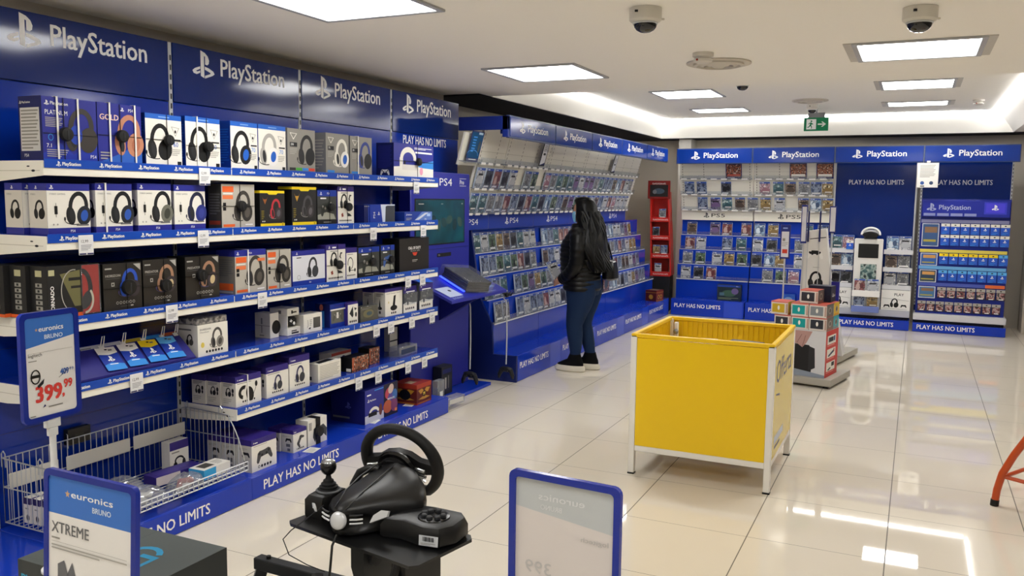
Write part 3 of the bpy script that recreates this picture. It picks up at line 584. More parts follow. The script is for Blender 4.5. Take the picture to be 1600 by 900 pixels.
o, w, h = lbox('gamepad_box', 'blue topped box with a blue gamepad behind a window, third shelf', 595, 616.5, 383, 2, .09, BLK2, padblister(P('#3d5a9a')), cat='gamepad box'); sec_tag(o, w*.66, h*.5, 0.025, w, h)
def codf(a, w, h): a.rect(0,0,w,h,P('#221f1c',.4)); a.text('CALL OF DUTY', w*.5, h*.66, h*.08, TEXT, w=w*.42, al='c', bold=.02); a.text('BLACK OPS', w*.52, h*.59, h*.045, GREYL, w=w*.3, al='c'); a.poly([(w*.42,h*.56),(w*.60,h*.56),(w*.55,h*.46),(w*.47,h*.46)],P('#c03a1e')); a.rect(w*.42,h*.31,w*.6,h*.335,GREYL); a.rect(w*.42,h*.27,w*.56,h*.285,GREYL)
lbox('collector_box', 'large black collector box with a small red emblem, end of the third shelf', 624, 670, 372, 2, .14, BLACK, codf, lambda a, d, h: (a.rect(0,0,d,h,BLACK), a.small(d*.3,h*.2,d*.5,h*.8,6,GREYB)), cat='game box')
# ---- fourth shelf
def stand():
    p0 = at(121, 600, x=-3.215); p1 = at(306, 566, x=-3.215); W = p1.y-2.36; z0 = SZ[3]
    t = empty('gift_card_stand', (-3.215, 2.36, z0), PI/2, 'sloping purple counter stand holding gift cards, on the fourth shelf', 'card stand')
    mb = MB(); D, H = .13, .130; c = P('#2c2a78', .3)
    mb.add([(0,0,.002),(W,0,.002),(W,D,.002),(0,D,.002),(0,0,.012),(W,0,.012),(W,D,H),(0,D,H)], [(3,2,1,0),(4,5,6,7),(0,1,5,4),(1,2,6,5),(2,3,7,6),(3,0,4,7)], c)
    L = math.hypot(D, H-.012); V = (0, D/L, (H-.012)/L); N = (0, -(H-.012)/L, D/L)
    a = Art(mb, (0,0,.012), (1,0,0), V, N)
    sx = W/.76
    for (u0, u1, cc) in [(min(at(p_, 525, x=-3.335).y-2.36, W-.06)/sx, min(at(q_, 525, x=-3.335).y-2.36, W-.004)/sx, c_) for p_, q_, c_ in ((124,189,'#b9bac0'),(192,221,'#b9a22a'),(223,251,'#2a7cc0'),(252,279,'#a8552a'))]: a.rect(u0*sx, L*.88, u1*sx, L*.985, P(cc, .4))
    a.rect(.17*sx, L*.895, .26*sx, L*.925, MIDG); a.ell(.07*sx,L*.36,.014,.018,P('#b86a5a')); a.small(.02,.01,.1,.05,4,P('#5a58a0'))
    mb.build('board', t)
    hooks = [min(at(px_, 545, x=-3.33).y-2.36, W-.02)/sx for px_ in (158, 192, 224, 253, 281)]
    for k, u in enumerate(hooks):
        mb = MB(Matrix(((1,0,0,u*sx),(0,V[1],N[1],V[1]*L*.9),(0,V[2],N[2],.012+V[2]*L*.9),(0,0,0,1))))
        mb.box(-.014,.014,-.015,.006,.0005,.003,WHITE,.001); mb.tube([(-.008,-.006,.003),(-.006,.02,.05),(.006,.02,.05),(.008,-.006,.003)],.0022,WHITE,6); mb.build('hook', t)
    cols = ('white', 'white', 'yellow', 'light blue')
    for k in range(4):
        mb = MB(); cw, ch = .10, .135
        mb.box(-cw/2, cw/2, 0, ch, 0, .0016, PSB, .002); a = Art(mb, (-cw/2,0,.0016), (1,0,0), (0,1,0), (0,0,1)); topc = {'white': P('#e9e4df'), 'yellow': YEL, 'light blue': P('#5aa9e6')}[cols[k]]
        a.poly([(0,ch*.72),(cw*.5,ch*.66),(cw,ch*.74),(cw,ch),(0,ch)], topc); a.poly([(0,0),(cw,0),(cw,ch*.24),(cw*.4,ch*.34),(0,ch*.24)], SKY); a.logo(cw*.3,ch*.38,cw*.34,TEXT); a.rect(cw*.28,ch*.25,cw*.7,ch*.28,TEXT); a.ell(cw*.5,ch*.9,.008,.004,INK,n=10); a.rect(cw*.6,ch*.84,cw*.8,ch*.9,MIDG)
        o = mb.build('gift_card')
        B = Matrix(((1,0,0,0),(0,V[1],N[1],0),(0,V[2],N[2],0),(0,0,0,1)))
        RZ = Matrix.Rotation(PI/2, 4, 'Z'); loc = Vector((-3.215,2.36,z0)) + RZ.to_3x3() @ (Vector((hooks[k]*sx-.004, V[1]*L*.06, .012+V[2]*L*.06)) + Vector(N)*.006)
        o.matrix_world = Matrix.Translation(loc) @ RZ @ B @ Matrix.Rotation(-.06, 4, 'Z')
        tag(o, 'blue gift card with %s top, %s from the left on the sloping stand' % (cols[k], ORD[k]), 'gift card', 'gift cards on the sloping stand')
stand()
CAMO = cover('camouflage_print', ['#3c3c40', '#77767a', '#b0aca6', '#4a4a4e'], 30)
def skull(a, w, h): a.rect(0,0,w,h,OFFW); a.text('SHARDAN', w*.07, h*.82, h*.06, MIDG, w=w*.36, bold=.02); a.text('Headset', w*.07, h*.74, h*.05, MIDG, w=w*.3); a.headset(w*.62,h*.2,h*.66,P('#55524e'),P('#8a8680'),P('#454340'),BLACK); a.ell(w*.15,h*.36,.012,.014,P('#d8c25a')); a.dots(w*.28,h*.13,w*.035,w*.1,6,INK)
sks = lambda a, d, h: (a.rect(0,0,d,h,P('#d8d5cd')), a.headset(d*.6,h*.35,h*.36,BLACK,P('#4a4845')), a.rect(d*.1,h*.82,d*.7,h*.87,MIDG))
o, w, h = lbox('headset_box', 'white headset box with a grey camouflage lid, right of the gift cards', 309, 356.5, 505, 3, .14, OFFW, skull, sks)
mb = MB(); mb.box(-.001, w+.001, -.0, .14, h, h+.035, CAMO, .006); mb.build('lid', o)['label'] = 'grey camouflage lid'
def wbox1(a, d, h): a.rect(0,0,d,h,P('#bdbab2')); a.rect(d*.4,h*.55,d*.5,h*.8,MIDG); a.rect(d*.42,h*.2,d*.48,h*.5,MIDG); a.rect(d*.3,h*.08,d*.6,h*.12,MIDG); a.rect(0,h*.49,d,h*.505,BLACK)
o, w, h = lbox('gamepad_box', 'plain white gamepad box standing back, first on the middle of the fourth shelf', 422, 436, 489, 3, .11, P('#cfccc4'), lambda a, w, h: (a.rect(0,0,w,h,OFFW), a.ell(w*.7,h*.42,w*.5,h*.28,BLACK)), wbox1, xf=-3.30, cat='gamepad box')
def controller_open_box():
    loc, w, h = place(449, 470, 481, 3, -3.27)
    t = empty('gamepad_box', loc, PI/2, 'white open-front gamepad box with a black gamepad showing', 'gamepad box'); d = .13
    mb = MB(); mb.box(0, w, 0, d, .0, h*.28, OFFW, .002); mb.box(0, w*.9, 0, d, h*.72, h, OFFW, .002); mb.box(0, w, d*.62, d, h*.28, h*.72, OFFW); mb.box(0,.004,.0,d,h*.28,h*.72,CARD)
    a = face(mb, 'front', w, h, d); a.rect(w*.3, h*.82, w*.7, h*.87, INK); a.rect(w*.3, h*.8, w*.42, h*.92, INK); a.rect(w*.3,h*.05,w*.85,h*.11,INK); a.rect(w*.3,h*.14,w*.7,h*.18,INK); s_ = face(mb, 'side', w, h, d); s_.small(d*.1,h*.1,d*.4,h*.3,3,MIDG); s_.rect(d*.5,h*.8,d*.66,h*.92,MIDG)
    mb.build('carton', t)
    mb = MB(); mb.box(.006, w-.004, .012, d*.6, h*.3, h*.70, BLACK, .02); a = Art(mb, (0,.012,0), (1,0,0), (0,0,1), (0,-1,0)); a.rect(w*.3,h*.5,w*.5,h*.535,TEXT); a.rect(w*.37,h*.46,w*.43,h*.58,TEXT); a.ell(w*.62,h*.42,.01,.01,TEXT); mb.build('gamepad', t)['label'] = 'black gamepad behind the opening'
controller_open_box()
def wwin(a, w, h): a.rect(0,0,w,h,OFFW); a.rect(w*.52,h*.2,w*.9,h*.78,P('#3a3a3a')); a.rect(w*.55,h*.23,w*.87,h*.75,P('#55534e')); a.line([(w*.22,h*.7),(w*.24,h*.4),(w*.2,h*.28)],.003,INK); a.poly([(w*.24,h*.2),(w*.38,h*.3),(w*.36,h*.16)],INK); a.small(w*.32,h*.35,w*.45,h*.72,4,GREYL)
lbox('accessory_box', 'white box with a dark square window, left of the blue gamepad box', 474.5, 503.5, 490, 3, .09, CARD, wwin, lambda a, d, h: a.rect(0,0,d,h,P('#c4c0b6')), xf=-3.25, cat='accessory box')
def bluepad(a, w, h): a.rect(0,0,w,h,PSB); a.rect(w*.06,h*.16,w*.86,h*.74,P('#6a6a60')); a.pad(w*.46,h*.46,w*.34,P('#55564e'),GREYB); a.rect(w*.4,h*.36,w*.52,h*.62,OFFW); a.rect(w*.88,h*.1,w*.97,h*.9,INDIGO); a.rect(w*.3,h*.86,w*.9,h*.95,INDIGO)
o, w, h = lbox('gamepad_box', 'blue gamepad box with a window and a white strap across', 515.6, 541, 474, 3, .11, PSB, bluepad, lambda a, d, h: (a.rect(0,0,d,h,NAVY), a.rect(d*.35,0,d*.6,h*.7,LBLUE), a.ell(d*.4,h*.85,.014,.02,P('#b8665a'))), xf=-3.25, cat='gamepad box')
mb = MB(); mb.box(-.001, w, -.006, -.003, h*.72, h*.78, WHITE); mb.build('strap', o)['label'] = 'white strap'
def docbox(a, w, h): a.rect(0,0,w,h,OFFW); a.rect(0,h*.9,w,h,PURP); a.poly([(w*.15,h*.5),(w*.5,h*.82),(w*.55,h*.4),(w*.45,h*.3)],DGREY); a.poly([(w*.62,h*.75),(w*.9,h*.7),(w*.7,h*.6)],DGREY); a.ell(w*.8,h*.42,.01,.016,DGREY); a.dots(w*.22,h*.13,w*.07,w*.19,4,INK)
lbox('accessory_box', 'narrow white box with a dark gadget and purple top, right of the blue gamepad box', 543.5, 559.5, 472, 3, .06, PURP, docbox, cat='accessory box')
def blister(a, w, h): a.rect(0,0,w,h,P('#55503c')); a.ell(w*.45,h*.5,w*.3,h*.28,P('#7d7448')); a.ell(w*.5,h*.5,w*.16,h*.14,P('#3c5560')); a.small(w*.1,h*.78,w*.6,h*.9,2,GREYB)
o, w, h = lbox('game_figure_pack', 'clear olive blister pack standing before the row of charger boxes', 563, 591, 478, 3, .05, P('#3d3a30'), blister, cat='blister pack')
mb = MB(); mb.box(-.002, w+.002, -.012, .052, .0005, h+.004, CLEAR, .004); mb.build('clear_shell', o)
def charger(a, w, h): a.rect(0,0,w,h,OFFW); a.rect(0,h*.88,w,h,PURP); a.text('Dual Charger Stand', w*.08, h*.8, h*.045, MIDG, w=w*.8); a.poly([(w*.42,h*.3),(w*.5,h*.72),(w*.62,h*.74),(w*.6,h*.62),(w*.56,h*.3)],BLACK); a.ell(w*.5,h*.28,w*.2,h*.1,BLACK); a.dots(w*.38,h*.1,w*.04,w*.11,3,INK); a.ell(w*.2,h*.5,.004,.008,P('#c8b84a'))
chs = lambda a, d, h: (a.rect(0,0,d,h,P('#cfccc2')), a.rect(0,h*.88,d,h,PURP), a.small(d*.15,h*.72,d*.85,h*.84,2,MIDG), a.poly([(d*.4,h*.3),(d*.5,h*.66),(d*.6,h*.3)],BLACK), a.ell(d*.5,h*.3,d*.22,h*.06,BLACK), a.rect(d*.4,h*.1,d*.6,h*.2,DGREY))
o, w, h = lbox('charger_box', 'white charger stand box with a purple top, front of its row', 601.5, 628.5, 450, 3, .085, PURP, charger, chs, cat='accessory box')
for k in range(1): carton('charger_box', 'white charger stand box with only its side showing, behind the front one of its row', (-3.225-.09, o.location.y-.01, SZ[3]), PI/2, w, h*.98, .085, PURP, charger, chs, None, None, 'accessory box')
def ppack(a, w, h): a.rect(0,0,w,h,P('#3b3d40')); a.rect(0,h*.74,w,h,PURP); a.logo(w*.1,h*.86,h*.08,TEXT); a.rect(w*.2,h*.77,w*.85,h*.81,TEXT); a.rect(0,0,w,h*.34,OFFW); a.poly([(0,h*.34),(w*.3,h*.42),(w*.7,h*.34)],OFFW); a.dots(w*.2,h*.14,w*.05,w*.14,5,INK); a.pad(w*.5,h*.56,w*.36,P('#2a2c34'),GREYB,.5)
o, w, h = lbox('gamepad_pack', 'purple and white gamepad pack, right next to the charger stand box', 630, 651, 447, 3, .07, P('#50525a'), ppack, cat='gamepad box')
mb = MB(); mb.box(0, w, -.014, -.0045, h*.3, h*.76, CLEAR, .004); mb.build('clear_shell', o)
o, w, h = lbox('gamepad_pack', 'purple and white gamepad pack, last on the fourth shelf', 655, 676, 443, 3, .07, P('#50525a'), ppack, cat='gamepad box')
mb = MB(); mb.box(0, w, -.014, -.0045, h*.3, h*.76, CLEAR, .004); mb.build('clear_shell', o)
# ---- lowest shelf
def wht(kind):
    def f(a, w, h):
        a.rect(0,0,w,h,OFFW); a.rect(0,h*.8,w,h,PURP); a.logo(w*.06,h*.86,h*.05,TEXT); a.rect(w*.13,h*.865,w*.3,h*.89,TEXT); a.small(w*.06,h*.74,w*.9,h*.78,1,MIDG); a.dots(w*.28,h*.14,w*.03,w*.088,6,INK)
        if kind: a.headset(w*.5,h*.2,h*.5,P('#33335a'),P('#3a3a40'),None,BLACK)
        else: a.arc(w*.3,h*.45,w*.2,h*.22,.02,PI*.2,PI*1.3,BLACK,rot=.5); a.ell(w*.55,h*.35,.028,.042,BLACK,.3); a.line([(w*.68,h*.3),(w*.78,h*.5),(w*.8,h*.62)],.003,BLACK); a.ell(w*.8,h*.64,.01,.016,BLACK); a.line([(w*.5,.02),(w*.49,h*.8)],.004,OFFW)
    return f
whs = lambda a, d, h: (a.rect(0,0,d,h,P('#d6d2c8')), a.rect(0,h*.8,d,h,P('#2a2266')), a.small(d*.1,h*.66,d*.8,h*.78,3,MIDG), a.headset(d*.45,h*.34,h*.3,BLACK,BLACK), a.ell(d*.8,h*.55,.008,.012,BLACK), a.ell(d*.8,h*.42,.006,.01,BLACK), a.small(d*.1,h*.1,d*.7,h*.28,3,GREYL))
o, w, h = lbox('headset_box', 'white headset box with a purple top and a microphone drawing, first on the lowest shelf', 368, 408.5, 585, 4, .095, PURP, wht(0), whs); strap(o, [w*.45], w, h, .095)
for k in range(2): carton('headset_box', 'white purple-topped headset box, %s in the row behind the one with the microphone drawing' % ORD[k], (-3.225-.1*(k+1), o.location.y-.008*(k+1), SZ[4]), PI/2, w, h*.99, .095, PURP, wht(0), whs, None, None, 'headset box')
lbox('headset_box', 'white headset box with a purple top, left of the two showing one round headset', 416, 451, 571, 4, .11, PURP, wht(1), whs)
lbox('headset_box', 'white headset box with a purple top, right of the two showing one round headset', 452, 484, 555, 4, .11, PURP, wht(1), whs)
def wback(a, w, h): a.rect(0,0,w,h,P('#e6e2d8')); a.small(w*.08,h*.12,w*.94,h*.9,9,P('#b4b0a6'))
lbox('accessory_box', 'wide white box turned back to front, printed with small text', 497, 533, 565, 4, .08, CARD, wback, lambda a, d, h: (a.rect(0,0,d,h,P('#cfcbc0')), a.rect(d*.2,h*.1,d*.4,h*.3,INK)), lambda a, w, h: a.poly([(w*.1,h*.1),(w*.9,h*.3),(w*.8,h*.9),(w*.2,h*.7)],BLK2), cat='accessory box')
lbox('accessory_box', 'small white and red box lying behind the wide white one', 518, 549, 549, 4, .1, P('#cfc9bd'), lambda a, w, h: (a.rect(0,0,w,h,OFFW), a.rect(0,h*.8,w,h,P('#a84a40')), a.ell(w*.6,h*.4,.03,.03,NAVY)), xf=-3.42, cat='accessory box')
COLL = cover('collage_print', ['#141214', '#5a3026', '#1c1a1c', '#c86a3a', '#2a2628', '#c8c0b4'], 60)
for k, (pl, pr, pt_) in enumerate(((550,576,556),(577,593,543))):
    o, w, h = lbox('figure_pack', 'dark box printed with a collage of figures, %s of the pair on the lowest shelf' % ('nearer' if k == 0 else 'farther'), pl, pr, pt_, 4, .09, BLACK, lambda a, w, h: (a.rect(0,0,w,h,COLL), a.rect(w*.02,h*.1,w*.12,h*.9,P('#b45a3a'))), lambda a, d, h: (a.rect(0,0,d,h,BLACK), a.rect(d*.5,h*.05,d*.9,h*.25,OFFW)), xf=-3.225 if k == 0 else -3.27, cat='game box')
o, w, h = lbox('clear_case', 'empty clear security case on the end of the lowest shelf', 624, 652, 540, 4, .09, CLEARW, lambda a, w, h: a.rect(w*.1,h*.2,w*.9,h*.75,P('#39445e')), xf=-3.25, cat='security case')
lbox('accessory_box', 'tall pale box standing behind the clear security case', 609, 621, 512, 4, .05, P('#b9b7b0'), lambda a, w, h: (a.rect(0,0,w,h,P('#c4c2ba')), a.rect(0,h*.42,w,h*.48,BLACK)), xf=-3.42, cat='accessory box')
# ---- on the plinth
PZ = .1245
def padbox(rot):
    def f(a, w, h): a.rect(0,0,w,h,OFFW); a.rect(0,h*.82,w,h,PURP); a.logo(w*.06,h*.87,h*.05,TEXT); a.rect(w*.12,h*.875,w*.24,h*.9,TEXT); a.small(w*.08,h*.76,w*.9,h*.8,1,GREYL); a.pad(w*.5,h*.46,w*.36,P('#4a4a4c'),BLACK,rot); a.dots(w*.28,h*.12,w*.042,w*.115,5,INK); a.dots(w*.28,h*.12,w*.024,w*.115,1,OFFW)
    return f
pbs = lambda a, d, h: (a.rect(0,0,d,h,P('#cdc9bf')), a.rect(0,h*.82,d,h,PURP), a.pad(d*.6,h*.55,d*.3,BLACK), a.rect(d*.4,h*.25,d*.75,h*.38,MIDG), a.rect(d*.5,h*.06,d*.75,h*.18,MIDG), a.small(d*.1,h*.66,d*.7,h*.74,2,GREYL))
o, w, h = lbox('gamepad_box', 'white gamepad box with a purple top, the bigger one beside the wire basket', 393, 432.5, 682, 0, .1, PURP, padbox(.1), pbs, z=PZ, xf=-3.16, cat='gamepad box')
for k in range(2): carton('gamepad_box', 'white purple-topped gamepad box, %s in the row behind the bigger one by the basket' % ORD[k], (-3.16-.105*(k+1), o.location.y-.005, PZ), PI/2, w, h, .1, PURP, padbox(.1), pbs, None, None, 'gamepad box')
o, w, h = lbox('gamepad_box', 'white gamepad box with a purple top and a tilted gamepad, smaller one on the plinth', 458, 479.5, 669, 0, .085, PURP, padbox(1.0), pbs, z=PZ, xf=-3.2, cat='gamepad box')
carton('gamepad_box', 'white purple-topped gamepad box hidden behind the smaller one with the tilted gamepad', (-3.2-.09, o.location.y-.01, PZ), PI/2, w, h, .085, PURP, padbox(1.0), pbs, None, None, 'gamepad box')
def strapbox(a, w, h): a.rect(0,0,w,h,OFFW); a.poly([(w*.3,h*.62),(w*.45,h*.68),(w*.6,h*.66),(w*.82,h*.7),(w*1,h*.5),(w*.98,h*.16),(w*.8,h*.34),(w*.5,h*.32),(w*.36,h*.1),(w*.26,h*.3)],P('#3f4248')); a.rect(w*.05,h*.6,w*.2,h*.9,GREYL)
o, w, h = lbox('gamepad_box', 'white gamepad box wrapped with a broad black strap and tag', 481, 511, 653, 0, .09, OFFW, strapbox, lambda a, d, h: a.rect(0,0,d,h,P('#d2cec4')), z=PZ, xf=-3.2, cat='gamepad box')
mb = MB(); mb.box(w*.4, w*.62, -.006, -.003, 0, h+.002, BLACK); mb.box(w*.4, w*.62, -.006, .06, h+.001, h+.004, BLACK); mb.lathe([(.03,0),(.034,.006),(.03,.02),(0,.022)], (w*.5,-.006,h*.5), BLACK, 20, (0,-1,0)); mb.build('strap', o)['label'] = 'broad black strap with a round tag'
def vrf(a, w, h):
    s = w*.56; a.rect(0,0,s,h,P('#2b2f8c')); a.rect(s,0,w,h,P('#1a1630')); a.rect(0,0,s,h*.24,P('#c8cad8')); a.rect(w*.06,h*.82,w*.18,h*.86,TEXT); a.psmark(w*.07,h*.62,h*.1,TEXT,gap=.2,ratio=.5); a.arc(s*.48,h*.28,s*.27,h*.17,.02,0,PI,OFFW); a.rect(s*.18,h*.18,s*.62,h*.3,BLACK); a.ell(s*.82,h*.3,.02,.04,P('#6a3a34')); a.rect(s*.5,h*.92,s*.98,h*.95,LBLUE)
    for u, v, r1, c in ((.72,.7,.04,'#b8485a'),(.8,.5,.05,'#5a4a9a'),(.68,.3,.045,'#b0563a'),(.88,.3,.04,'#7a3a6a'),(.78,.82,.03,'#d0b8b0'),(.9,.62,.03,'#3a66a8')): a.ell(w*u,h*v,r1,r1*1.2,P(c),u*7)
    a.text('WORLDS', w*.78, h*.5, h*.05, TEXT, al='c', w=w*.22, bold=.02); a.rect(w*.9,h*.08,w*.97,h*.17,P('#e0804a'))
o, w, h = lbox('console_box', 'large dark blue virtual reality set box on the plinth', 570, 621.5, 603, 0, .27, P('#151a62',.35), vrf, lambda a, d, h: (a.rect(0,0,d,h,P('#12165a')), a.logo(d*.42,h*.42,h*.2,P('#5a60a8')), a.rect(d*.05,h*.12,d*.55,h*.18,MIDG)), z=PZ, xf=-3.19, cat='game box')
MKR = P('#8e2a1c', .4); MKG = P('#b8862c', .4)
def mk(a, w, h): a.rect(0,0,w,h,MKR); a.rect(0,h*.8,w,h,P('#a2341f')); a.rect(0,h*.1,w,h*.78,P('#5e1c14')); a.poly([(w*.1,h*.7),(w*.35,h*.75),(w*.5,h*.6),(w*.65,h*.75),(w*.9,h*.7),(w*.75,h*.5),(w*.6,h*.55),(w*.5,h*.45),(w*.4,h*.55),(w*.25,h*.5)],MKG); a.poly([(w*.1,h*.25),(w*.4,h*.35),(w*.6,h*.35),(w*.9,h*.25),(w*.6,h*.2),(w*.4,h*.2)],MKG); a.ell(w*.5,h*.48,w*.14,h*.16,P('#2a1410')); a.text('M',w*.5,h*.4,h*.16,P('#e8c84a'),al='c',bold=.03); a.rect(w*.1,h*.04,w*.9,h*.07,MKG)
def mks(a, d, h): mk(a, d, h); a.ell(d*.5,h*.46,d*.24,h*.26,BLACK)
lbox('collector_chest', 'red and gold game chest box near the end of the plinth', 651, 674, 598, 0, .2, MKR, mk, mks, lambda a, w, h: a.rect(w*.1,h*.3,w*.5,h*.6,P('#b9a48a')), z=PZ, xf=-3.17, cat='game box')
# black box hung on the blue panel above the basket
loc = at(107, 690, x=-3.563); o = carton('accessory_box', 'black box on a hook above the back of the wire basket', (-3.564, loc.y, at(125,692,x=-3.56).z), PI/2, at(143,690,x=-3.56).y-loc.y, .075, .032, BLACK, lambda a, w, h: (a.rect(0,0,w,h,BLK2), a.rect(w*.3,h*.3,w*.7,h*.6,P('#40403a'))), cat='accessory box')
mb = MB(); mb.box(.01, .02, .0325, .044, .05, .06, STEEL); mb.tube([(.015,.045,.055),(-.006,-.004,.055),(-.006,-.004,-.01)],.002,SILV,6); mb.build('hook', o)
# ================================================================= console kiosk
def kiosk():
    x = -3.45; y0, y1 = 5.50, 6.44
    t = empty('console_kiosk', (x, y0, 0), PI/2, 'blue standing console kiosk with a dark teal screen, at the end of the headset shelves', 'kiosk')
    W = y1-y0; C1 = P('#2a2f96', .35); C2 = P('#20257c', .35)
    mb = MB(); mb.box(0, W, .0, .11, .03, 1.81, C1, .006)
    a = Art(mb, (0,0,0), (1,0,0), (0,0,1), (0,-1,0)); a.logo(W*.3, 1.695, .075, TEXT); a.text('PS4', W*.46, 1.705, .058, TEXT, w=.2, bold=-.0); a.text('Pro', W*.815, 1.72, .035, TEXT, bold=.01); a.rect(W*.81,1.765,W*.93,1.768,TEXT); a.rect(W*.81,1.705,W*.93,1.708,TEXT)
    a.rect(W*.42, 1.135, W*.66, 1.165, BLACK); a.text('PS4', W*.44, 1.142, .014, GREYL); a.rect(0,1.20,W,1.204,NAVY)
    mb.build('cabinet', t)
    mb = MB(); SCR = cover('dim_menu_screen', ['#083038', '#0b4a58', '#0a3f50', '#0e5664'], 3)
    mb.box(W*.06, W*.90, -.004, -.0005, 1.235, 1.60, BLACK, .002); s = Art(mb, (W*.075,-.004,1.245), (1,0,0), (0,0,1), (0,-1,0)); sw, sh_ = W*.81, .345
    s.rect(0,0,sw,sh_,SCR)
    for k in range(8): s.ell(sw*(.1+.115*k), sh_*(.42+.06*(k % 3)), .035, .05, P(['#1c3f44','#2a4a48','#17363e','#32504c'][k % 4]), k)
    s.rect(sw*.05,sh_*.9,sw*.15,sh_*.92,GREYL); s.rect(sw*.5,sh_*.9,sw*.54,sh_*.92,GREYL); s.rect(sw*.94,sh_*.9,sw*.97,sh_*.93,GREYL)
    mb.build('screen', t)
    # sloping console shelf
    mb = MB(); S = [(.02,-.0,.985),(W-.01,-.0,1.0),(W+.0,-.36,.845),(.0,-.36,.845)]
    lo = [(p[0],p[1],p[2]-.022) for p in S]; mb.add(S+lo, [(0,3,2,1),(4,5,6,7),(0,1,5,4),(1,2,6,5),(2,3,7,6),(3,0,4,7)], C1)
    V = Vector((0,.36,.148)).normalized(); N = Vector((0,-.148,.36)).normalized(); a = Art(mb, (0,-.36,.845), (1,0,0), V, N)
    a.rect(.06,.05,.26,.2,P('#b9c4de')); a.ell(.19,.14,.02,.015,BLACK); a.rect(.7,.08,.86,.2,P('#7f9ad0')); a.psmark(.06,.012,.03,P('#9fb0dc')); a.psmark(.62,.012,.03,P('#9fb0dc')); a.rect(.02,.3,.2,.36,P('#2a6ad8')); a.rect(.7,.27,.9,.36,P('#d8cf9a'))
    mb.build('console_shelf', t)
    mb = MB(); mb.prism([(0,.95),(-.34,.815),(-.30,.80),(0,.62)], (W*.46,0,0), (0,1,0), (0,0,1), (1,0,0), .06, C2); mb.build('shelf_bracket', t)
    mb = MB(); mb.box(-.01, W+.04, -.20, .11, .001, .029, PLINTH, .003); mb.build('foot_plate', t)
    # the console, in its clear cover
    c = MB(); K = Matrix.Translation((x, y0, 0)) @ Matrix.Rotation(PI/2, 4, 'Z') @ Matrix(((1,0,0,.46),(0,V[1],N[1],-.34),(0,V[2],N[2],.8585),(0,0,0,1))) @ Matrix.Rotation(-.22, 4, 'Z')
    B = P('#24262a', .3)
    for z0, z1, q in ((.004,.032,0),(.035,.06,.004),(.063,.088,0)): c.box(-.14+q, .15-q, .02+q, .30-q, z0, z1, B, .004)
    c.box(-.136,.146,.024,.296,.0315,.036,BLACK); c.box(-.136,.146,.024,.296,.0595,.0635,BLACK)
    a = Art(c, (-.14,.02,.088), (1,0,0), (0,1,0), (0,0,1)); a.logo(.12,.12,.05,P('#3a3c42'))
    o = c.build('game_console'); o.matrix_world = K; tag(o, 'dark three-layer console in a clear cover on the kiosk shelf', 'game console')
    m = MB(); m.box(-.165,.175,.004,.315,.0005,.105,CLEAR,.003); m.build('clear_cover', o)
    m = MB(); m.box(-.163,-.145,.02,.30,.002,.01,EM('#3348ff', 4, 'blue_glow_strip'),.001); m.build('light_strip', o)
kiosk()
PADM = P('#1d1e22', .4)
def hanging_pad(px, ytop, pyt, pyb, lab):
    p = at(px, pyt, y=ytop); q = at(px+2, pyb, y=ytop)
    t = empty('tethered_gamepad', (p.x, ytop, q.z), .0, lab, 'gamepad', 'tethered gamepads')
    h = p.z-q.z
    mb = MB(); mb.tube([(-.03,.0,h+.04),(-.028,0,h-.005),(-.008,0,h-.02),(.0,0,h-.06),(.004,.0,h*.5),(0,0,.07)], .006, P('#b5b7ba', .4), 8); mb.build('steel_tether', t)
    mb = MB(); mb.ball((0,0,h+.03), .022, BLACK, 12, 8)
    for k in range(5): A = k*1.25; mb.tube([(0,0,h+.03),(.04*math.cos(A),.03*math.sin(A),h+.03+.02*math.sin(A*2)),(.055*math.cos(A),.04*math.sin(A),h+.05)], [.009,.008,.004], BLACK, 6)
    mb.build('clamp_holder', t)
    mb = MB(); g = MB
    mb.loft([[(dx*s_, dy+.024*math.cos(a), dz+.035*k*math.sin(a)) for a in [2*PI*i/12 for i in range(12)]] for s_, dx, dy, dz, k in ((1,-.085,0,-.02,.5),(1,-.07,.0,.02,1.0),(1,-.03,0,.035,.9),(1,.03,0,.035,.9),(1,.07,0,.02,1.0),(1,.085,0,-.02,.5))], PADM)
    for q_ in (-1,1): mb.tube([(q_*.06,0,.02),(q_*.082,-.004,-.03),(q_*.088,-.006,-.07)], [.026,.022,.012], PADM, 10); mb.ball((q_*.028,-.028,.018), .012, BLACK, 10, 6)
    mb.build('pad_body', t).scale = (.76,)*3
hanging_pad(735, 6.12, 468, 590, 'black gamepad hanging on a grey tether below the console kiosk')
hanging_pad(792, 6.53, 466, 582, 'black gamepad hanging on a grey tether at the near end of the games wall')
# boxes at the foot of the kiosk
p = at(687, 617, z=.03); o = carton('clear_case', 'upright clear security case beside the red chest box', (-3.22, 5.52, .03), PI/2, .1, .19, .05, CLEARW, lambda a, w, h: a.rect(w*.3,h*.1,w*.75,h*.55,P('#dcdcda')), cat='security case')
o = carton('clear_case', 'clear security case lying on its back at the plinth end', (-3.135, 5.53, .03), PI/2-.12, .22, .06, .08, CLEARW, lambda a, w, h: a.rect(w*.1,h*.2,w*.9,h*.8,P('#c4c4c2')), cat='security case')
o = carton('gadget_box', 'dark gadget box in a clear case on the kiosk foot', (-3.36, 5.82, .03), PI/2, .17, .23, .08, P('#20222c'), lambda a, w, h: (a.rect(0,0,w,h,P('#20222c')), a.rect(w*.1,h*.75,w*.9,h*.9,NAVY), a.rect(w*.3,h*.2,w*.45,h*.6,GREYL), a.rect(w*.6,h*.2,w*.68,h*.65,MIDG)), cat='gadget box')
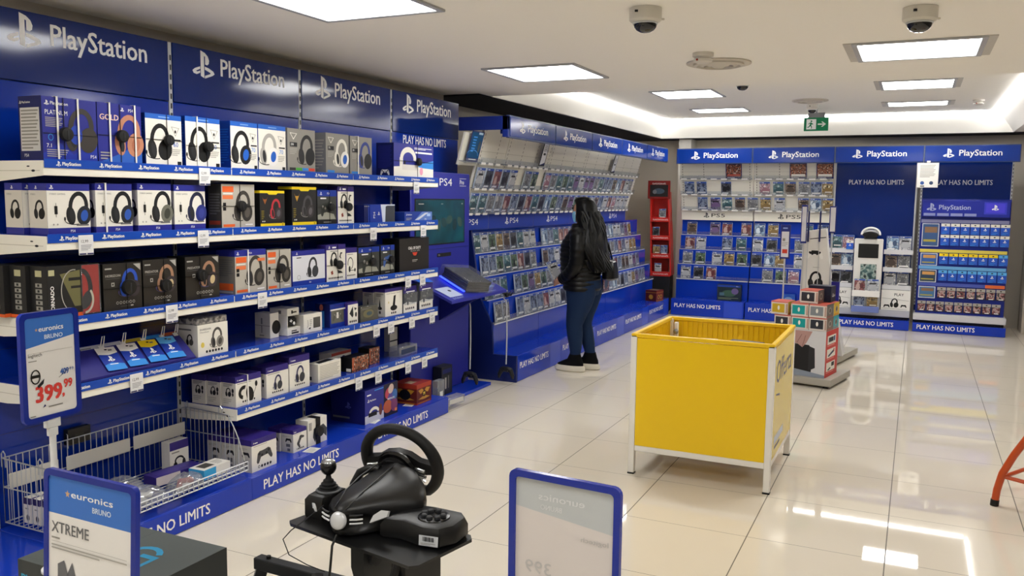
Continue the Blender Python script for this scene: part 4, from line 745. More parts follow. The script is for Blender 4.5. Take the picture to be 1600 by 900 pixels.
# ================================================================= long games wall
GY0, GM = 6.70, 1.01
TX = [-3.55, -3.49, -3.42, -3.345]; TZ = [1.118, .913, .707, .502]
TILT = math.atan(.285)
UX, UZ = -3.52, 1.46           # foot of the leaning upper part
PERF = P('#d9d5c9', .5, name='perforated_cream_panel')
GBLUE = P('#0f38ae', .12, .35, name='blue_games_laminate')
def games_bay_mesh(t, white=False, u0=0.0, uw=None, tx_=.32):
    ul = 0.0 if uw is None else uw[0]; uh = GM if uw is None else uw[1]
    """one bay: local x along the wall, -y to the aisle, origin at plinth front foot (y: 0 = plinth front)"""
    off = 3.1
    mb = MB(); mb.box(.002, GM-.002, .012, .47, .02, .234, PLINTH, .003); mb.build('plinth_body', t)
    mb = MB(); mb.box(.002, GM-.002, 0, .0115, .004, .232, PLINTH, .001); a = Art(mb, (0,0,0), (1,0,0), (0,0,1), (0,-1,0)); a.rect(.74,.004,.99,.23,P('#2549c8',.16,.6)); a.text('PLAY HAS NO LIMITS', .05, .115, .053, TEXT, w=.64, bold=.013); mb.build('plinth_front', t)
    # stepped risers with clear pockets
    mb = MB(); tx = [-x-3.1 for x in TX]   # depth behind plinth front
    prof = [(tx[3]+.0, .2345), (tx[3], TZ[3]-.006), (tx[2], TZ[3]-.006), (tx[2], TZ[2]-.006), (tx[1], TZ[2]-.006), (tx[1], TZ[1]-.006), (tx[0], TZ[1]-.006), (tx[0], TZ[0]-.006), (.5, TZ[0]-.006), (.5, .2345)]
    # sheet risers stand a little behind each pocket row
    prof = [(tx[3]-.0, .2345), (tx[3]-.0, TZ[3]-.008)]
    for i in (3, 2, 1, 0):
        nx = tx[i]+.045
        prof += [(nx, TZ[i]-.008), (nx, (TZ[i-1]-.008) if i > 0 else 1.325)]
    prof += [(.52, 1.325), (.52, .2345)]
    mb.prism(prof, (.003,0,0), (0,1,0), (0,0,1), (1,0,0), GM-.006, GBLUE); mb.build('stepped_riser', t)
    for i in range(4):
        mb = MB(); y = tx[i]-.012
        mb.box(.004, GM-.004, y, y+.05, TZ[i]-.0075, TZ[i]-.001, CLEARW, .001); mb.box(.004, GM-.004, y-.001, y+.002, TZ[i]-.012, TZ[i]+.045, CLEAR, .001); mb.box(.004, GM-.004, y-.0015, y+.0025, TZ[i]-.014, TZ[i]-.002, P('#d5d7da', .3), .001)
        mb.build('clear_pocket_rail', t)
    band = P('#e2ddd0', .4) if white else PSB
    mb = MB(); mb.box(ul+.003, uh-.003, .435, .449, 1.327, 1.462, band, .001); a = Art(mb, (0,.435,0), (1,0,0), (0,0,1), (0,-1,0)); c = BLACK if white else TEXT
    a.logo(tx_,1.36,.075,c); a.text('PS5' if white else 'PS4', tx_+.11, 1.372, .05, c, w=.19); a.rect(uh-.007,1.33,uh-.004,1.46,GREYL); mb.build('name_band', t)
    # leaning upper panel
    L = .86; T = Matrix(((1,0,0,0),(0,math.cos(TILT),-math.sin(TILT),.42),(0,math.sin(TILT),math.cos(TILT),1.464),(0,0,0,1)))
    mb = MB(T); mb.box(ul+.003, uh-.003, .0, .018, .004, L-.02, PERF, .001); a = Art(mb, (0,0,0), (1,0,0), (0,0,1), (0,-1,0))
    for u in [ul+q for q in (.04, .34, .66, .97) if ul+q < uh]:
        for k in range(22): a.rect(u-.004, .03+k*.037, u+.004, .05+k*.037, P('#4a4640'))
    a.rect(ul+.003,.56,uh-.003,.564,P('#b9b4a8')); mb.build('leaning_panel', t)
    for k, z in enumerate((.02, .245, .47)):
        mb = MB(T); mb.box(ul+.004, uh-.004, -.032, -.0005, z-.006, z-.001, CLEARW, .001); mb.box(ul+.004, uh-.004, -.034, -.031, z-.01, z+.045, CLEAR, .001)
        for q in range(7 if uh-ul > .9 else 3): mb.box(ul+.02+q*.14, ul+.105+q*.14, -.0375, -.0345, z-.016, z+.004, WHITE, .0008)
        mb.build('clear_ledge', t)
    return T
bays = []
NB = ['nearest', 'second', 'third', 'fourth', 'farthest']
for i in range(5):
    lab = '%s games bay of the long games wall, stepped blue below and leaning cream above' % NB[i]
    if i < 2:
        g0 = empty('games_bay', (-3.1, GY0+i*GM, 0), PI/2, lab, 'display bay', 'bays of the long games wall')
        GT = games_bay_mesh(g0, False, uw=(-.25, .27) if i == 0 else (-.74, .27), tx_=-.24 if i == 0 else -.40)
    else: dup(g0, (-3.1, GY0+i*GM, 0), PI/2, lab)
t = empty('mounted_panel', (-3.1, GY0, 0), PI/2, 'narrow cream perforated panel above the console kiosk, behind the dark blue poster', 'panel')
mb = MB(GT); mb.box(-.56, -.252, .0, .018, .43, .70, PERF, .001); a = Art(mb, (0,0,0), (1,0,0), (0,0,1), (0,-1,0))
for k in range(6): a.rect(-.44,.47+k*.037,-.432,.49+k*.037,P('#4a4640'))
mb.build('panel_sheet', t)
mb = MB(GT); mb.box(-.56, -.252, -.05, -.0005, .464, .469, CLEARW, .001); mb.box(-.56, -.252, -.053, -.05, .46, .5, CLEAR, .001); mb.build('clear_ledge', t)
mb = MB(); mb.prism([(0,.0),(0,.234),(.23,.234),(.245,.50),(.37,.74),(.46,1.33),(.47,1.46),(.52,1.46),(.52,0)], (-.03,0,0), (0,1,0), (0,0,1), (1,0,0), .027, P('#0f1f60', .4)); tag(mb.build('end_panel', loc=(-3.1, GY0, 0), rz=PI/2), 'dark blue end panel closing the near end of the long games wall', 'end panel')
# header signs on the leaning bays
SIGNF = P('#0e348e', .1, .45, name='gloss_sign_face'); SFR = P('#3a4a78', .3)
def header_sign(w, h, seed=0):
    mb = MB(); mb.box(.004, w-.004, 0, .03, 0, h, SFR, .003); f_ = mb.build('sign_tmp'); return f_
BRK = (.036, .10)
def make_sign(loc, rz, w, h, lab, group, src=None):
    if src is not None: return dup(src, loc, rz, lab)
    t = empty('header_sign', loc, rz, lab, 'shop sign', group)
    mb = MB(); mb.box(.002, w-.002, .004, .035, 0, h, SFR, .003); mb.build('frame', t)
    mb = MB(); mb.box(.012, w-.012, -.001, .0035, .012, h-.012, SIGNF, .001); a = Art(mb, (0,-.001,0), (1,0,0), (0,0,1), (0,-1,0)); a.logo(w*.2, h*.26, h*.55, TEXT); a.text('PlayStation', w*.37, h*.38, h*.33, TEXT, w=w*.44, bold=.015); mb.build('face', t)
    mb = MB(); mb.box(.03, .05, *BRK, h*.2, h*.8, P('#1a2f7a', .4)); mb.box(w-.05, w-.03, *BRK, h*.2, h*.8, P('#1a2f7a', .4)); mb.build('bracket', t)
    return t
s0 = None
for i in range(5):
    lab = 'blue header sign with white logo over the %s bay of the long games wall' % NB[i]
    s_ = make_sign((-3.06, 6.40+i*.985, 2.105), PI/2, .985, .185, lab, 'header signs of the long games wall', s0); s0 = s0 or s_
mb = MB(); mb.box(-.03, -.0, -.0, .46, .06, .17, P('#16297a', .4), .002); mb.box(-.03,0,0,.05,-.0,.17,P('#16297a',.4),.002); tag(mb.build('corner_bracket', loc=(-3.06, 6.395, 2.11), rz=PI/2), 'dark blue arm holding the near end of the header signs', 'bracket')
# ---- game cases
CASEB = P('#26407c', .3); CLP = P('#aab4c4', .25)
VAR = [('dark blue', ['#141c3c','#2c4478','#7a8aa8','#1c2440']), ('white', ['#d8d6d2','#aeb0b4','#6a6e78','#ece8e2']), ('red', ['#6a1c20','#a8403a','#38161a','#c89a8a']), ('teal', ['#1c4a54','#4a8a92','#163038','#a8c0bc']),
       ('grey', ['#5a5c60','#8c8e92','#3a3c40','#bcbab4']), ('brown', ['#4a3426','#86644a','#241a14','#c0a484']), ('black', ['#121214','#2c2c32','#50505a','#0c0c10']), ('golden', ['#8a6420','#c89a40','#4a3410','#e0cc90']),
       ('green', ['#24402a','#4e7a48','#142418','#a0b088']), ('purple', ['#3a2450','#6e4a86','#1c1430','#b09ac0']), ('light blue', ['#4a7ab0','#8ab4dc','#2a4a78','#d0e0ec']), ('pink', ['#a05a6a','#d09aa4','#5a3040','#e8d4d4'])]
CW, CH, CT = .14, .181, .015
protos = []
def mute(h, t=.38):
    c = [int(h[i:i+2], 16) for i in (1, 3, 5)]; g = sum(c)/3; o = [x*(1-t)+t*(.75*g+.25*b) for x, b in zip(c, (128, 138, 160))]; return '#%02x%02x%02x' % tuple(int(x) for x in o)
def case_proto(k):
    name, cols = VAR[k]; cols = [mute(x) for x in cols]; m = cover(name.replace(' ', '_')+'_cover_print', cols, 22); mb = MB()
    mb.box(0, CW, 0, CT, 0, CH, CLP, .002); a = Art(mb, (0,0,0), (1,0,0), (0,0,1), (0,-1,0)); w, h = CW, CH
    a.rect(.003,.003,w-.003,h-.003,m); a.rect(.003,h*.87,w-.003,h-.003,P('#2a4a9a',.3)); a.logo(w*.08,h*.895,h*.07,TEXT); a.rect(w*.24,h*.91,w*.42,h*.945,TEXT)
    r = random.Random(k*13+5); A_ = P(cols[r.randrange(4)], .3); B_ = P(cols[(k+1) % 4], .3); D_ = P('#15151a', .3)
    t = k % 4
    if t == 0: a.ell(w*.5,h*.52,w*.13,h*.1,A_); a.poly([(w*.25,h*.02),(w*.75,h*.02),(w*.66,h*.42),(w*.34,h*.42)],A_); a.rect(w*.12,h*.1,w*.88,h*.2,TEXT)
    elif t == 1: a.poly([(w*.05,h*.3),(w*.5,h*.8),(w*.95,h*.3),(w*.5,h*.12)],A_); a.rect(w*.2,h*.62,w*.8,h*.72,D_)
    elif t == 2: a.ell(w*.35,h*.4,w*.2,h*.25,B_); a.ell(w*.68,h*.5,w*.18,h*.2,A_); a.rect(w*.1,h*.06,w*.7,h*.15,TEXT)
    else: a.poly([(0.004,h*.25),(w*.45,h*.6),(w*.98,h*.45),(w*.98,h*.2),(w*.4,h*.08)],B_); a.ell(w*.5,h*.66,w*.1,h*.08,A_); a.rect(w*.3,h*.2,w*.9,h*.27,OFFW)
    a.rect(w*.05,h*.03,w*.15,h*.1,OFFW)
    o = mb.build('game_case'); return o
_first = {}
def game_case(k, M, lab, group):
    if k not in _first: o = _first[k] = case_proto(k)
    else: o = _first[k].copy(); COL.objects.link(o)
    o.matrix_world = M; tag(o, lab, 'game case', group); return o
RZ90 = Matrix.Rotation(PI/2, 4, 'Z')
BASE = Matrix.Translation((-3.1, GY0, 0)) @ RZ90
def colour(i): return VAR[i][0]
rr = random.Random(21)
# two leaning rows, measured along the wall
for row, (zl, nm) in enumerate(((.245, 'upper leaning row'), (.02, 'lower leaning row'))):
    n = 0
    for j in range(29 if row == 0 else 29):
        u = -.235 + j*.163
        if row == 0 and j in (5, 8): continue
        if u > 4.12: break
        k = rr.choice([0,0,1,4,4,5,6,8,9,10,1,2,3,11]) if j < 24 else rr.choice([1, 4, 11, 2])
        M = BASE @ GT @ Matrix.Translation((u, -.0265, zl+.0002))
        game_case(k, M, '%s game case, %s along the %s of the long games wall' % (colour(k), ORD[n], nm), 'game cases on the long games wall'); n += 1
TN = ['top stepped row', 'second stepped row', 'third stepped row', 'lowest stepped row']
GAPS = [{9, 21}, {8}, {3, 12, 22}, {2, 17}]
for i in range(4):
    n = 0
    for j in range(30):
        u = .02+.155*j + (.05*(i % 2))
        if u > 4.9 or j in GAPS[i] or (i == 3 and 2.78 < u < 3.14): continue
        k = rr.choice([0,0,1,4,4,5,6,3,8,9,10,7,1,2,0]); lean = .115
        M = BASE @ Matrix.Translation((u, -TX[i]-3.1+.003, TZ[i]+.0005)) @ Matrix.Rotation(-lean, 4, 'X')
        game_case(k, M, '%s game case, %s along the %s of the long games wall' % (colour(k), ORD[n], TN[i]), 'game cases on the long games wall'); n += 1
# hanging notices and the dark poster on the leaning panel
def hanger(u, w, l, lab, kind):
    M = BASE @ GT @ Matrix.Translation((u, -.045 if kind == 0 else -.03, .49 if kind == 0 else .4702))
    mb = MB(); mb.box(0, w, 0, .004, 0, l, BLACK if kind == 0 else NAVY, .001); a = Art(mb, (0,0,0), (1,0,0), (0,0,1), (0,-1,0))
    if kind == 0: a.rect(.012,.012,w-.012,l-.004,P('#d9d9de')); a.rect(w*.3,l*.42,w*.7,l*.5,INK); a.small(w*.2,l*.55,w*.8,l*.8,4,GREYL); a.poly([(.012,.012),(w-.012,.012),(w-.012,l*.14)],NAVY)
    else: a.rect(.01,l*.12,w-.01,l-.01,P('#0e4a78',.2)); a.small(w*.2,l*.3,w*.5,l*.85,6,LBLUE); a.rect(w*.2,l*.06,w*.8,l*.09,TEXT); a.rect(w*.55,l*.9,w*.9,l*.97,P('#a8c4d8')); a.arc(w*.4,l*.2,.1,.05,.006,0,PI,LBLUE); a.ell(w*.8,l*.5,.02,.05,P('#3a4a50'))
    o = mb.build('hanging_notice' if kind == 0 else 'dark_blue_poster'); o.matrix_world = M; tag(o, lab, 'notice' if kind == 0 else 'poster')
hanger(-.50, .21, .255, 'dark blue poster standing at the near end of the top ledge of the games wall', 1)
hanger(.95, .13, .26, 'white notice with black edges hung in the second bay of the games wall', 0)
hanger(3.1, .13, .22, 'white notice with black edges hung in the fourth bay of the games wall', 0)
# the large game set and the chest at the far end
o = carton('game_set_box', 'dark blue picture box among the lowest row of games near the far end', (-3.325, 9.62, .5025), PI/2, .2, .21, .018, BLK2, lambda a, w, h: (a.rect(0,0,w,h,COLL), a.rect(0,h*.86,w,h,PSB), a.ell(w*.5,h*.45,w*.3,h*.28,P('#3c4a5a'))), cat='game box')
o.location.x = -3.338
carton('game_chest', 'dark red and gold wooden chest on the far end of the games plinth', (-3.13, 11.2, .2345), PI/2-.2, .21, .15, .16, P('#5e1a16'), lambda a, w, h: (a.rect(0,0,w,h,P('#6a1e18')), a.rect(0,h*.78,w,h*.82,MKG), a.ell(w*.33,h*.4,w*.14,h*.2,MKG), a.ell(w*.66,h*.4,w*.14,h*.2,MKG), a.ell(w*.33,h*.4,w*.08,h*.12,P('#3a100c')), a.ell(w*.66,h*.4,w*.08,h*.12,P('#3a100c')), a.rect(0,h*.03,w,h*.07,MKG)),
       lambda a, d, h: (a.rect(0,0,d,h,P('#52160f')), a.ell(d*.5,h*.4,d*.2,h*.22,MKG), a.rect(0,h*.78,d,h*.82,MKG)), lambda a, w, h: (a.rect(w*.15,h*.15,w*.85,h*.85,P('#5a5040')),), cat='game box')
# ================================================================= red corner stand
def red_stand():
    y = 12.0; A_ = at(1003, 340, y=y); Bt = at(1030, 340, y=y)
    x0 = -3.50; w = .27
    t = empty('red_display_stand', (x0, y, 0), .12, 'tall red cardboard stand of games in the far left corner', 'display stand'); RD = P('#c0241e', .35); RD2 = P('#9c1a18', .4)
    mb = MB(); mb.box(-.02, w+.06, -.02, .34, .002, .52, P('#17171a', .5), .004); mb.build('base', t)
    mb = MB()
    def fr(z): return .05*(1-(z-.52)/1.3)      # leans back to the left with height
    for q in (0, 1):
        xs = (0, .018) if q == 0 else (w-.018, w)
        mb.add([(xs[0]+fr(.52)+(.03*q),-.02,.521),(xs[1]+fr(.52)+(.03*q),-.02,.521),(xs[1]+fr(.52)+(.03*q),.3,.521),(xs[0]+fr(.52)+(.03*q),.3,.521),(xs[0],.06,1.72),(xs[1],.06,1.72),(xs[1],.3,1.72),(xs[0],.3,1.72)], [(3,2,1,0),(4,5,6,7),(0,1,5,4),(1,2,6,5),(2,3,7,6),(3,0,4,7)], RD)
    mb.box(.018, w+.0, .28, .3, .521, 1.72, RD); mb.build('side_walls', t)
    for k, z in enumerate((.54, .80, 1.06, 1.32)):
        f_ = fr(z); yf = -.02+.08*(z-.52)/1.2
        mb = MB(); mb.box(.02+f_*.8, w-.022+f_*.9, yf+.008, .278, z, z+.012, RD2); mb.box(.0+f_, w+f_*1.4, yf-.012, yf+.006, z-.03, z+.035, RD, .002)
        a = Art(mb, (f_, yf-.012, z-.03), (1,0,0), (0,0,1), (0,-1,0)); a.text('PLAYSTATION HITS', w*.55, .022, .02, TEXT, w=w*.8, al='c'); mb.build('tier_ledge', t)
    mb = MB(); mb.box(-.03, w+.02, .04, .06, 1.62, 1.88, P('#7c1512', .4), .004); a = Art(mb, (-.03,.04,1.62), (1,0,0), (0,0,1), (0,-1,0)); a.rect(.03,.03,w+.02,.2,P('#1a1416')); a.text('PLAYSTATION HITS', .16, .205, .022, TEXT, w=w*.7, al='c'); a.ell(.16,.11,.08,.04,P('#3a4a5a')); a.ell(.1,.1,.03,.03,P('#6a6a70')); mb.build('header_card', t)
    n = 0
    for z, xs in ((1.333, (.12,)), (1.073, (.02,)), (.813, (.025, .145)), (.553, (.05,))):
        for u in xs:
            f_ = fr(z); yf = -.02+.08*(z-.52)/1.2
            M = Matrix.Translation((x0, y, 0)) @ Matrix.Rotation(.12, 4, 'Z') @ Matrix.Translation((u*.92+f_+.01, yf+.014, z+.003)) @ Matrix.Diagonal((.7,1,.78,1))
            k = [4, 6, 7, 0, 1][n]; game_case(k, M, '%s game case on the red corner stand, %s counting down' % (colour(k), ORD[n]), 'game cases on the red stand'); n += 1
    M = Matrix.Translation((x0+.16, y+.02, .554)) @ Matrix.Rotation(.12, 4, 'Z')
red_stand()
# ================================================================= far wall
BX0, BM, BY = -3.07, 1.02, 11.75
def far_bay(i):
    lab = ['left games bay of the far wall, with white name band', 'second games bay of the far wall, behind the white tower'][i]
    t = empty('games_bay', (BX0+i*BM, BY, 0), 0, lab, 'display bay', 'games bays of the far wall'); games_bay_mesh(t, True); return t
fb = far_bay(0); dup(fb, (BX0+BM, BY, 0), 0, 'second games bay of the far wall, behind the white tower')
sg = None
for i in range(4):
    lab = 'blue header sign with white logo, %s from the left along the far wall' % ORD[i]
    s_ = make_sign((BX0+i*(BM+.015), BY+.04, 2.105), 0, BM+.015, .21, lab, 'header signs of the far wall', sg); sg = sg or s_
FB = Matrix.Translation((BX0, BY, 0))
rr2 = random.Random(4)
def far_case(px, pyb, row, k, lab, leaning):
    if leaning: M0 = GT; y = BY+.42-.5*0; zl = (.245, .02)[row]; loc_y = -.0265
    if leaning:
        yy = BY+.40; x = at(px, pyb-10, y=yy).x
        M = FB @ GT @ Matrix.Translation((x-BX0-CW*.5, -.0265, zl+.0002))
    else:
        yy = BY-TX[row]-3.1; x = at(px, pyb-10, y=yy).x
        M = FB @ Matrix.Translation((x-BX0-CW*.5, -TX[row]-3.1+.003, TZ[row]+.0005)) @ Matrix.Rotation(-.115, 4, 'X')
    game_case(k, M, lab, 'game cases on the far wall')
rows = [(0, True, 300, [(1080,0),(1099,0),(1137,6),(1197,11),(1218,3),(1237,5),(1258,4),(1277,0),(1294,7)]), (1, True, 326, [(1099,0),(1119,9),(1137,3),(1157,5),(1177,4),(1197,7),(1219,1),(1256,5),(1275,10),(1294,7)]),
        (0, False, 366, [(1081,5),(1117,9),(1136,2),(1166,2),(1187,10),(1208,7),(1262,3),(1286,0)]), (1, False, 388, [(1078,2),(1095,1),(1136,0),(1158,3),(1184,1),(1206,6),(1250,4),]),  # glare put into colour: second case of the second stepped row is white
        (2, False, 411, [(1074,4),(1094,8),(1120,1),(1139,7),(1159,8),(1182,6),(1202,10),(1219,7),(1249,1),]), (3, False, 432, [(1071,1),(1091,6),(1111,2),(1199,4),(1220,8),(1240,11)])]
RN = {(0,True): 'upper leaning row', (1,True): 'lower leaning row', (0,False): 'top stepped row', (1,False): 'second stepped row', (2,False): 'third stepped row', (3,False): 'lowest stepped row'}
for r_, ln, pyb, xs in rows:
    for n, (px, k) in enumerate(xs): far_case(px, pyb, r_, k, '%s game case, %s along the %s of the far wall' % (colour(k), ORD[n], RN[(r_, ln)]), ln)
for n, (px0, px1) in enumerate(((1136,1161),(1235.5,1262),(1277,1304))):
    x0 = at(px0, 262, y=BY+.32).x; x1 = at(px1, 262, y=BY+.32).x
    mb = MB(); w, l = x1-x0, .21; mb.box(0, w, 0, .006, 0, l, NAVY, .001); a = Art(mb, (0,0,0), (1,0,0), (0,0,1), (0,-1,0)); a.rect(.01,l*.12,w-.01,l-.01,COLL); a.rect(w*.1,l*.14,w*.9,l*.3,OFFW if n else P('#b04a3a')); a.small(w*.1,l*.02,w*.8,l*.1,1,TEXT)
    o = mb.build('game_poster_card'); o.matrix_world = FB @ GT @ Matrix.Translation((x0-BX0, -.0265, .4702)); tag(o, 'dark picture card on the top ledge of the far wall, %s from the left' % ORD[n], 'poster', 'picture cards of the far wall')
p0 = at(1120, 470, y=BY+.12); p1 = at(1157, 470, y=BY+.12)
carton('game_set_box', 'dark game set box with a green and blue print on the far plinth', (p0.x, BY+.12, .2345), 0, p1.x-p0.x, .215, .09, BLK2, lambda a, w, h: (a.rect(0,0,w,h,P('#1a2a34')), a.rect(w*.02,h*.86,w*.98,h*.98,P('#1c3f9c')), a.ell(w*.5,h*.45,w*.3,h*.22,P('#3a5a48')), a.ell(w*.75,h*.6,w*.15,h*.2,P('#6a5a8a')), a.rect(w*.1,h*.3,w*.3,h*.5,P('#4a6a7a')), a.text('PS4',w*.8,h*.89,h*.06,TEXT), a.small(w*.05,h*.05,w*.9,h*.2,2,P('#7a8a6a'))), cat='game box')
carton('game_set_box', 'small blue box on the far plinth, behind the stacked consoles', (at(1222, 455, y=BY+.15).x, BY+.15, .2345), 0, .17, .13, .06, PSB, lambda a, w, h: (a.rect(0,0,w,h,P('#2a5ab0')), a.ell(w*.5,h*.5,w*.3,h*.2,P('#8aa8c8'))), cat='game box')
# ---- virtual reality bay
VX0, VX1 = BX0+2*BM+.01, BX0+3*BM-.01
def vr_bay():
    t = empty('demo_bay', (VX0, BY, 0), 0, 'blue bay with grey shelves of games round a white demo unit', 'display bay'); W = VX1-VX0
    mb = MB(); mb.box(0, W, .0, .46, .004, .124, PLINTH, .002); a = Art(mb, (0,0,0), (1,0,0), (0,0,1), (0,-1,0)); a.text('PLAY HAS NO LIMITS', .18, .04, .053, TEXT, w=.64, bold=.013); mb.build('plinth', t)
    mb = MB(); mb.box(0, W, .42, .45, .125, 2.2, PANELD, .002); a = Art(mb, (0,.42,0), (1,0,0), (0,0,1), (0,-1,0)); a.text('PLAY HAS NO LIMITS', .18, 1.84, .06, P('#c9cdd6', .5), w=.66, bold=.012); mb.build('back_panel', t)
    for u in (0, W-.02): mb = MB(); mb.box(u, u+.02, .395, .419, .3, 2.2, SILV, .001); mb.build('upright', t)
    mb = MB(); mb.box(0, W, .06, .41, .16, .24, P('#b9bac2', .4), .003); mb.box(.02,W-.02,.1,.4,.1245,.16,BLACK); mb.build('base_shelf', t)
    for k, z in enumerate((1.0, .775, .55)):
        for q, (a0, a1) in enumerate(((0, .30), (.66, W))):
            mb = MB(); mb.box(a0, a1, .12, .40, z-.012, z, P('#8a8b90', .4)); mb.box(a0, a1, .10, .12, z-.045, z+.012, P('#d4d5da', .35), .003); mb.build('grey_shelf', t)
    for q, (a0, a1) in enumerate(((0, .30), (.66, W))):
        mb = MB(); mb.box(a0, a1, .09, .13, .241, .50, WHITE, .002); a = Art(mb, (a0,.09,.241), (1,0,0), (0,0,1), (0,-1,0)); w = a1-a0; h = .259
        a.text('PLAY', w*.45, h*.72, h*.13, INK, bold=.01); a.headset(w*.45, h*.14, h*.46, BLACK, BLACK, None, None); a.pad(w*.2,h*.22,h*.16,BLACK); a.pad(w*.78,h*.24,h*.15,BLACK); a.line([(w*.03,h*.6),(w*.95,h*.5)],.003,MIDG); a.line([(w*.03,h*.1),(w*.9,h*.06)],.003,MIDG); mb.build('white_card_panel', t)
vr_bay()
def vr_unit():
    t = empty('demo_unit', (VX0+.306, BY, 0), 0, 'white upright demo unit with a black screen, below the virtual reality headset', 'demo unit'); w = .348
    mb = MB(); mb.box(.005, w-.005, .055, .115, .241, 1.145, P('#e3e1dc', .35), .01); mb.build('body', t)
    mb = MB(); mb.box(.055, w-.055, .047, .0545, .90, 1.08, BLACK, .002); mb.build('screen', t)
    mb = MB(); mb.box(.09, w-.1, .049, .0545, .60, .82, P('#2a3a40')); a = Art(mb, (.09,.049,.6), (1,0,0), (0,0,1), (0,-1,0)); a.rect(0,0,.19,.22,cover('poster_print', ['#20383c','#4a6a6a','#a8b8b0','#1a2a2c'], 16)); mb.build('poster', t)
    for k, (z, col) in enumerate(((.46, WHITE), (.20+.06, P('#6a7ab8', .35)))):
        mb = MB(); mb.box(.01, w-.01, -.05, .05, z-.012, z, CLEARW, .001); mb.box(.01, w-.01, -.055, -.05, z-.05, z+.03, col, .002); mb.box(.004,.01,-.05,.05,z-.03,z+.17,CLEAR); mb.box(w-.01,w-.004,-.05,.05,z-.03,z+.17,CLEAR); mb.build('clear_pocket', t)
vr_unit()
n = 0
for z, xs in ((1.013, (.012,.158,.685,.832)), (.788, (.01,.155,.68,.828)), (.563, (.008,.152,.676,.825))):
    for u in xs:
        k = [3,11,10,1,5,10,5,4,4,6,1,4][n]; game_case(k, Matrix.Translation((VX0+u, BY+.14, z-.0095)) @ Matrix.Rotation(-.12, 4, 'X'), '%s game case on grey shelves of the demo bay, %s in reading order' % (colour(k), ORD[n]), 'game cases of the demo bay'); n += 1
n = 0
for z, us in ((.463, (.03,.185)), (.263, (.03,.185))):
    for u in us: k = [2,1,0,7][n]; game_case(k, Matrix.Translation((VX0+.306+u, BY-.03, z)) @ Matrix.Rotation(-.15, 4, 'X') @ Matrix.Diagonal((.95,1,.95,1)), '%s game case in the clear pockets of the white demo unit, %s of four' % (colour(k), ORD[n]), 'game cases of the demo unit'); n += 1
def vr_headset():
    p = at(1374, 365, y=BY+.09); t = empty('vr_headset', (VX0+.306+.19, BY+.10, 1.1455), 0, 'white and black virtual reality headset on top of the white demo unit', 'headset')
    mb = MB(); mb.loft([[(.098*math.cos(a)*k, dy, .05+.042*math.sin(a)*k) for a in [2*PI*i/20 for i in range(20)]] for dy, k in ((-.08,.82),(-.075,.95),(-.04,1),(-.01,.98))], P('#121214', .3)); mb.box(-.08,.08,-.065,-.02,.001,.02,BLACK,.006); mb.build('visor', t)
    mb = MB(); mb.tube([(.105*math.cos(a), .0+.03*math.sin(a), .055+.078*math.sin(a)) for a in [-.1+(PI+.2)*i/16 for i in range(17)]], .017, P('#e6e4e0', .35), 10); mb.build('head_band', t)
    mb = MB(); mb.tube([(.1*math.cos(a), .02+.11*math.sin(a), .06+.03*math.sin(a)) for a in [PI*i/12 for i in range(13)]], .016, P('#dcdad6', .35), 8); mb.build('rear_band', t)
vr_headset()
def gift_proto(kind):
    mb = MB(); w, h = .085, .115; mb.box(-w/2, w/2, 0, .002, 0, h, P('#2a58c4', .35) if kind != 3 else P('#3a3436'), .001); a = Art(mb, (-w/2,0,0), (1,0,0), (0,0,1), (0,-1,0))
    top = {0: OFFW, 1: YEL, 2: P('#5aa9e6'), 3: GREYL}[kind]
    a.rect(0,h*.72,w,h,top); a.ell(w*.5,h*.86,.01,.006,INK,n=10)
    if kind != 3: a.logo(w*.32,h*.36,w*.36,TEXT); a.rect(w*.2,h*.2,w*.8,h*.24,LBLUE); a.rect(w*.1,h*.05,w*.6,h*.1,LBLUE)
    else: a.rect(w*.08,h*.1,w*.92,h*.68,cover('voucher_print', ['#2a2426','#8a4a4e','#c0a8a4','#3a3a36'], 30)); a.rect(w*.3,h*.06,w*.8,h*.14,TEXT)
    return mb.build('gift_card')
GP = {}
def gift(kind, loc, lab, group, sc=1.0):
    if kind not in GP: o = GP[kind] = gift_proto(kind)
    else: o = GP[kind].copy(); COL.objects.link(o)
    o.location = loc; o.scale = (sc,)*3; tag(o, lab, 'gift card', group)
    return o
g = gift(0, (at(1328, 380, y=BY+.09).x, BY+.092, 1.0), 'blue card with a white top hung on the upper left grey shelf', 'hanging cards of the demo bay')
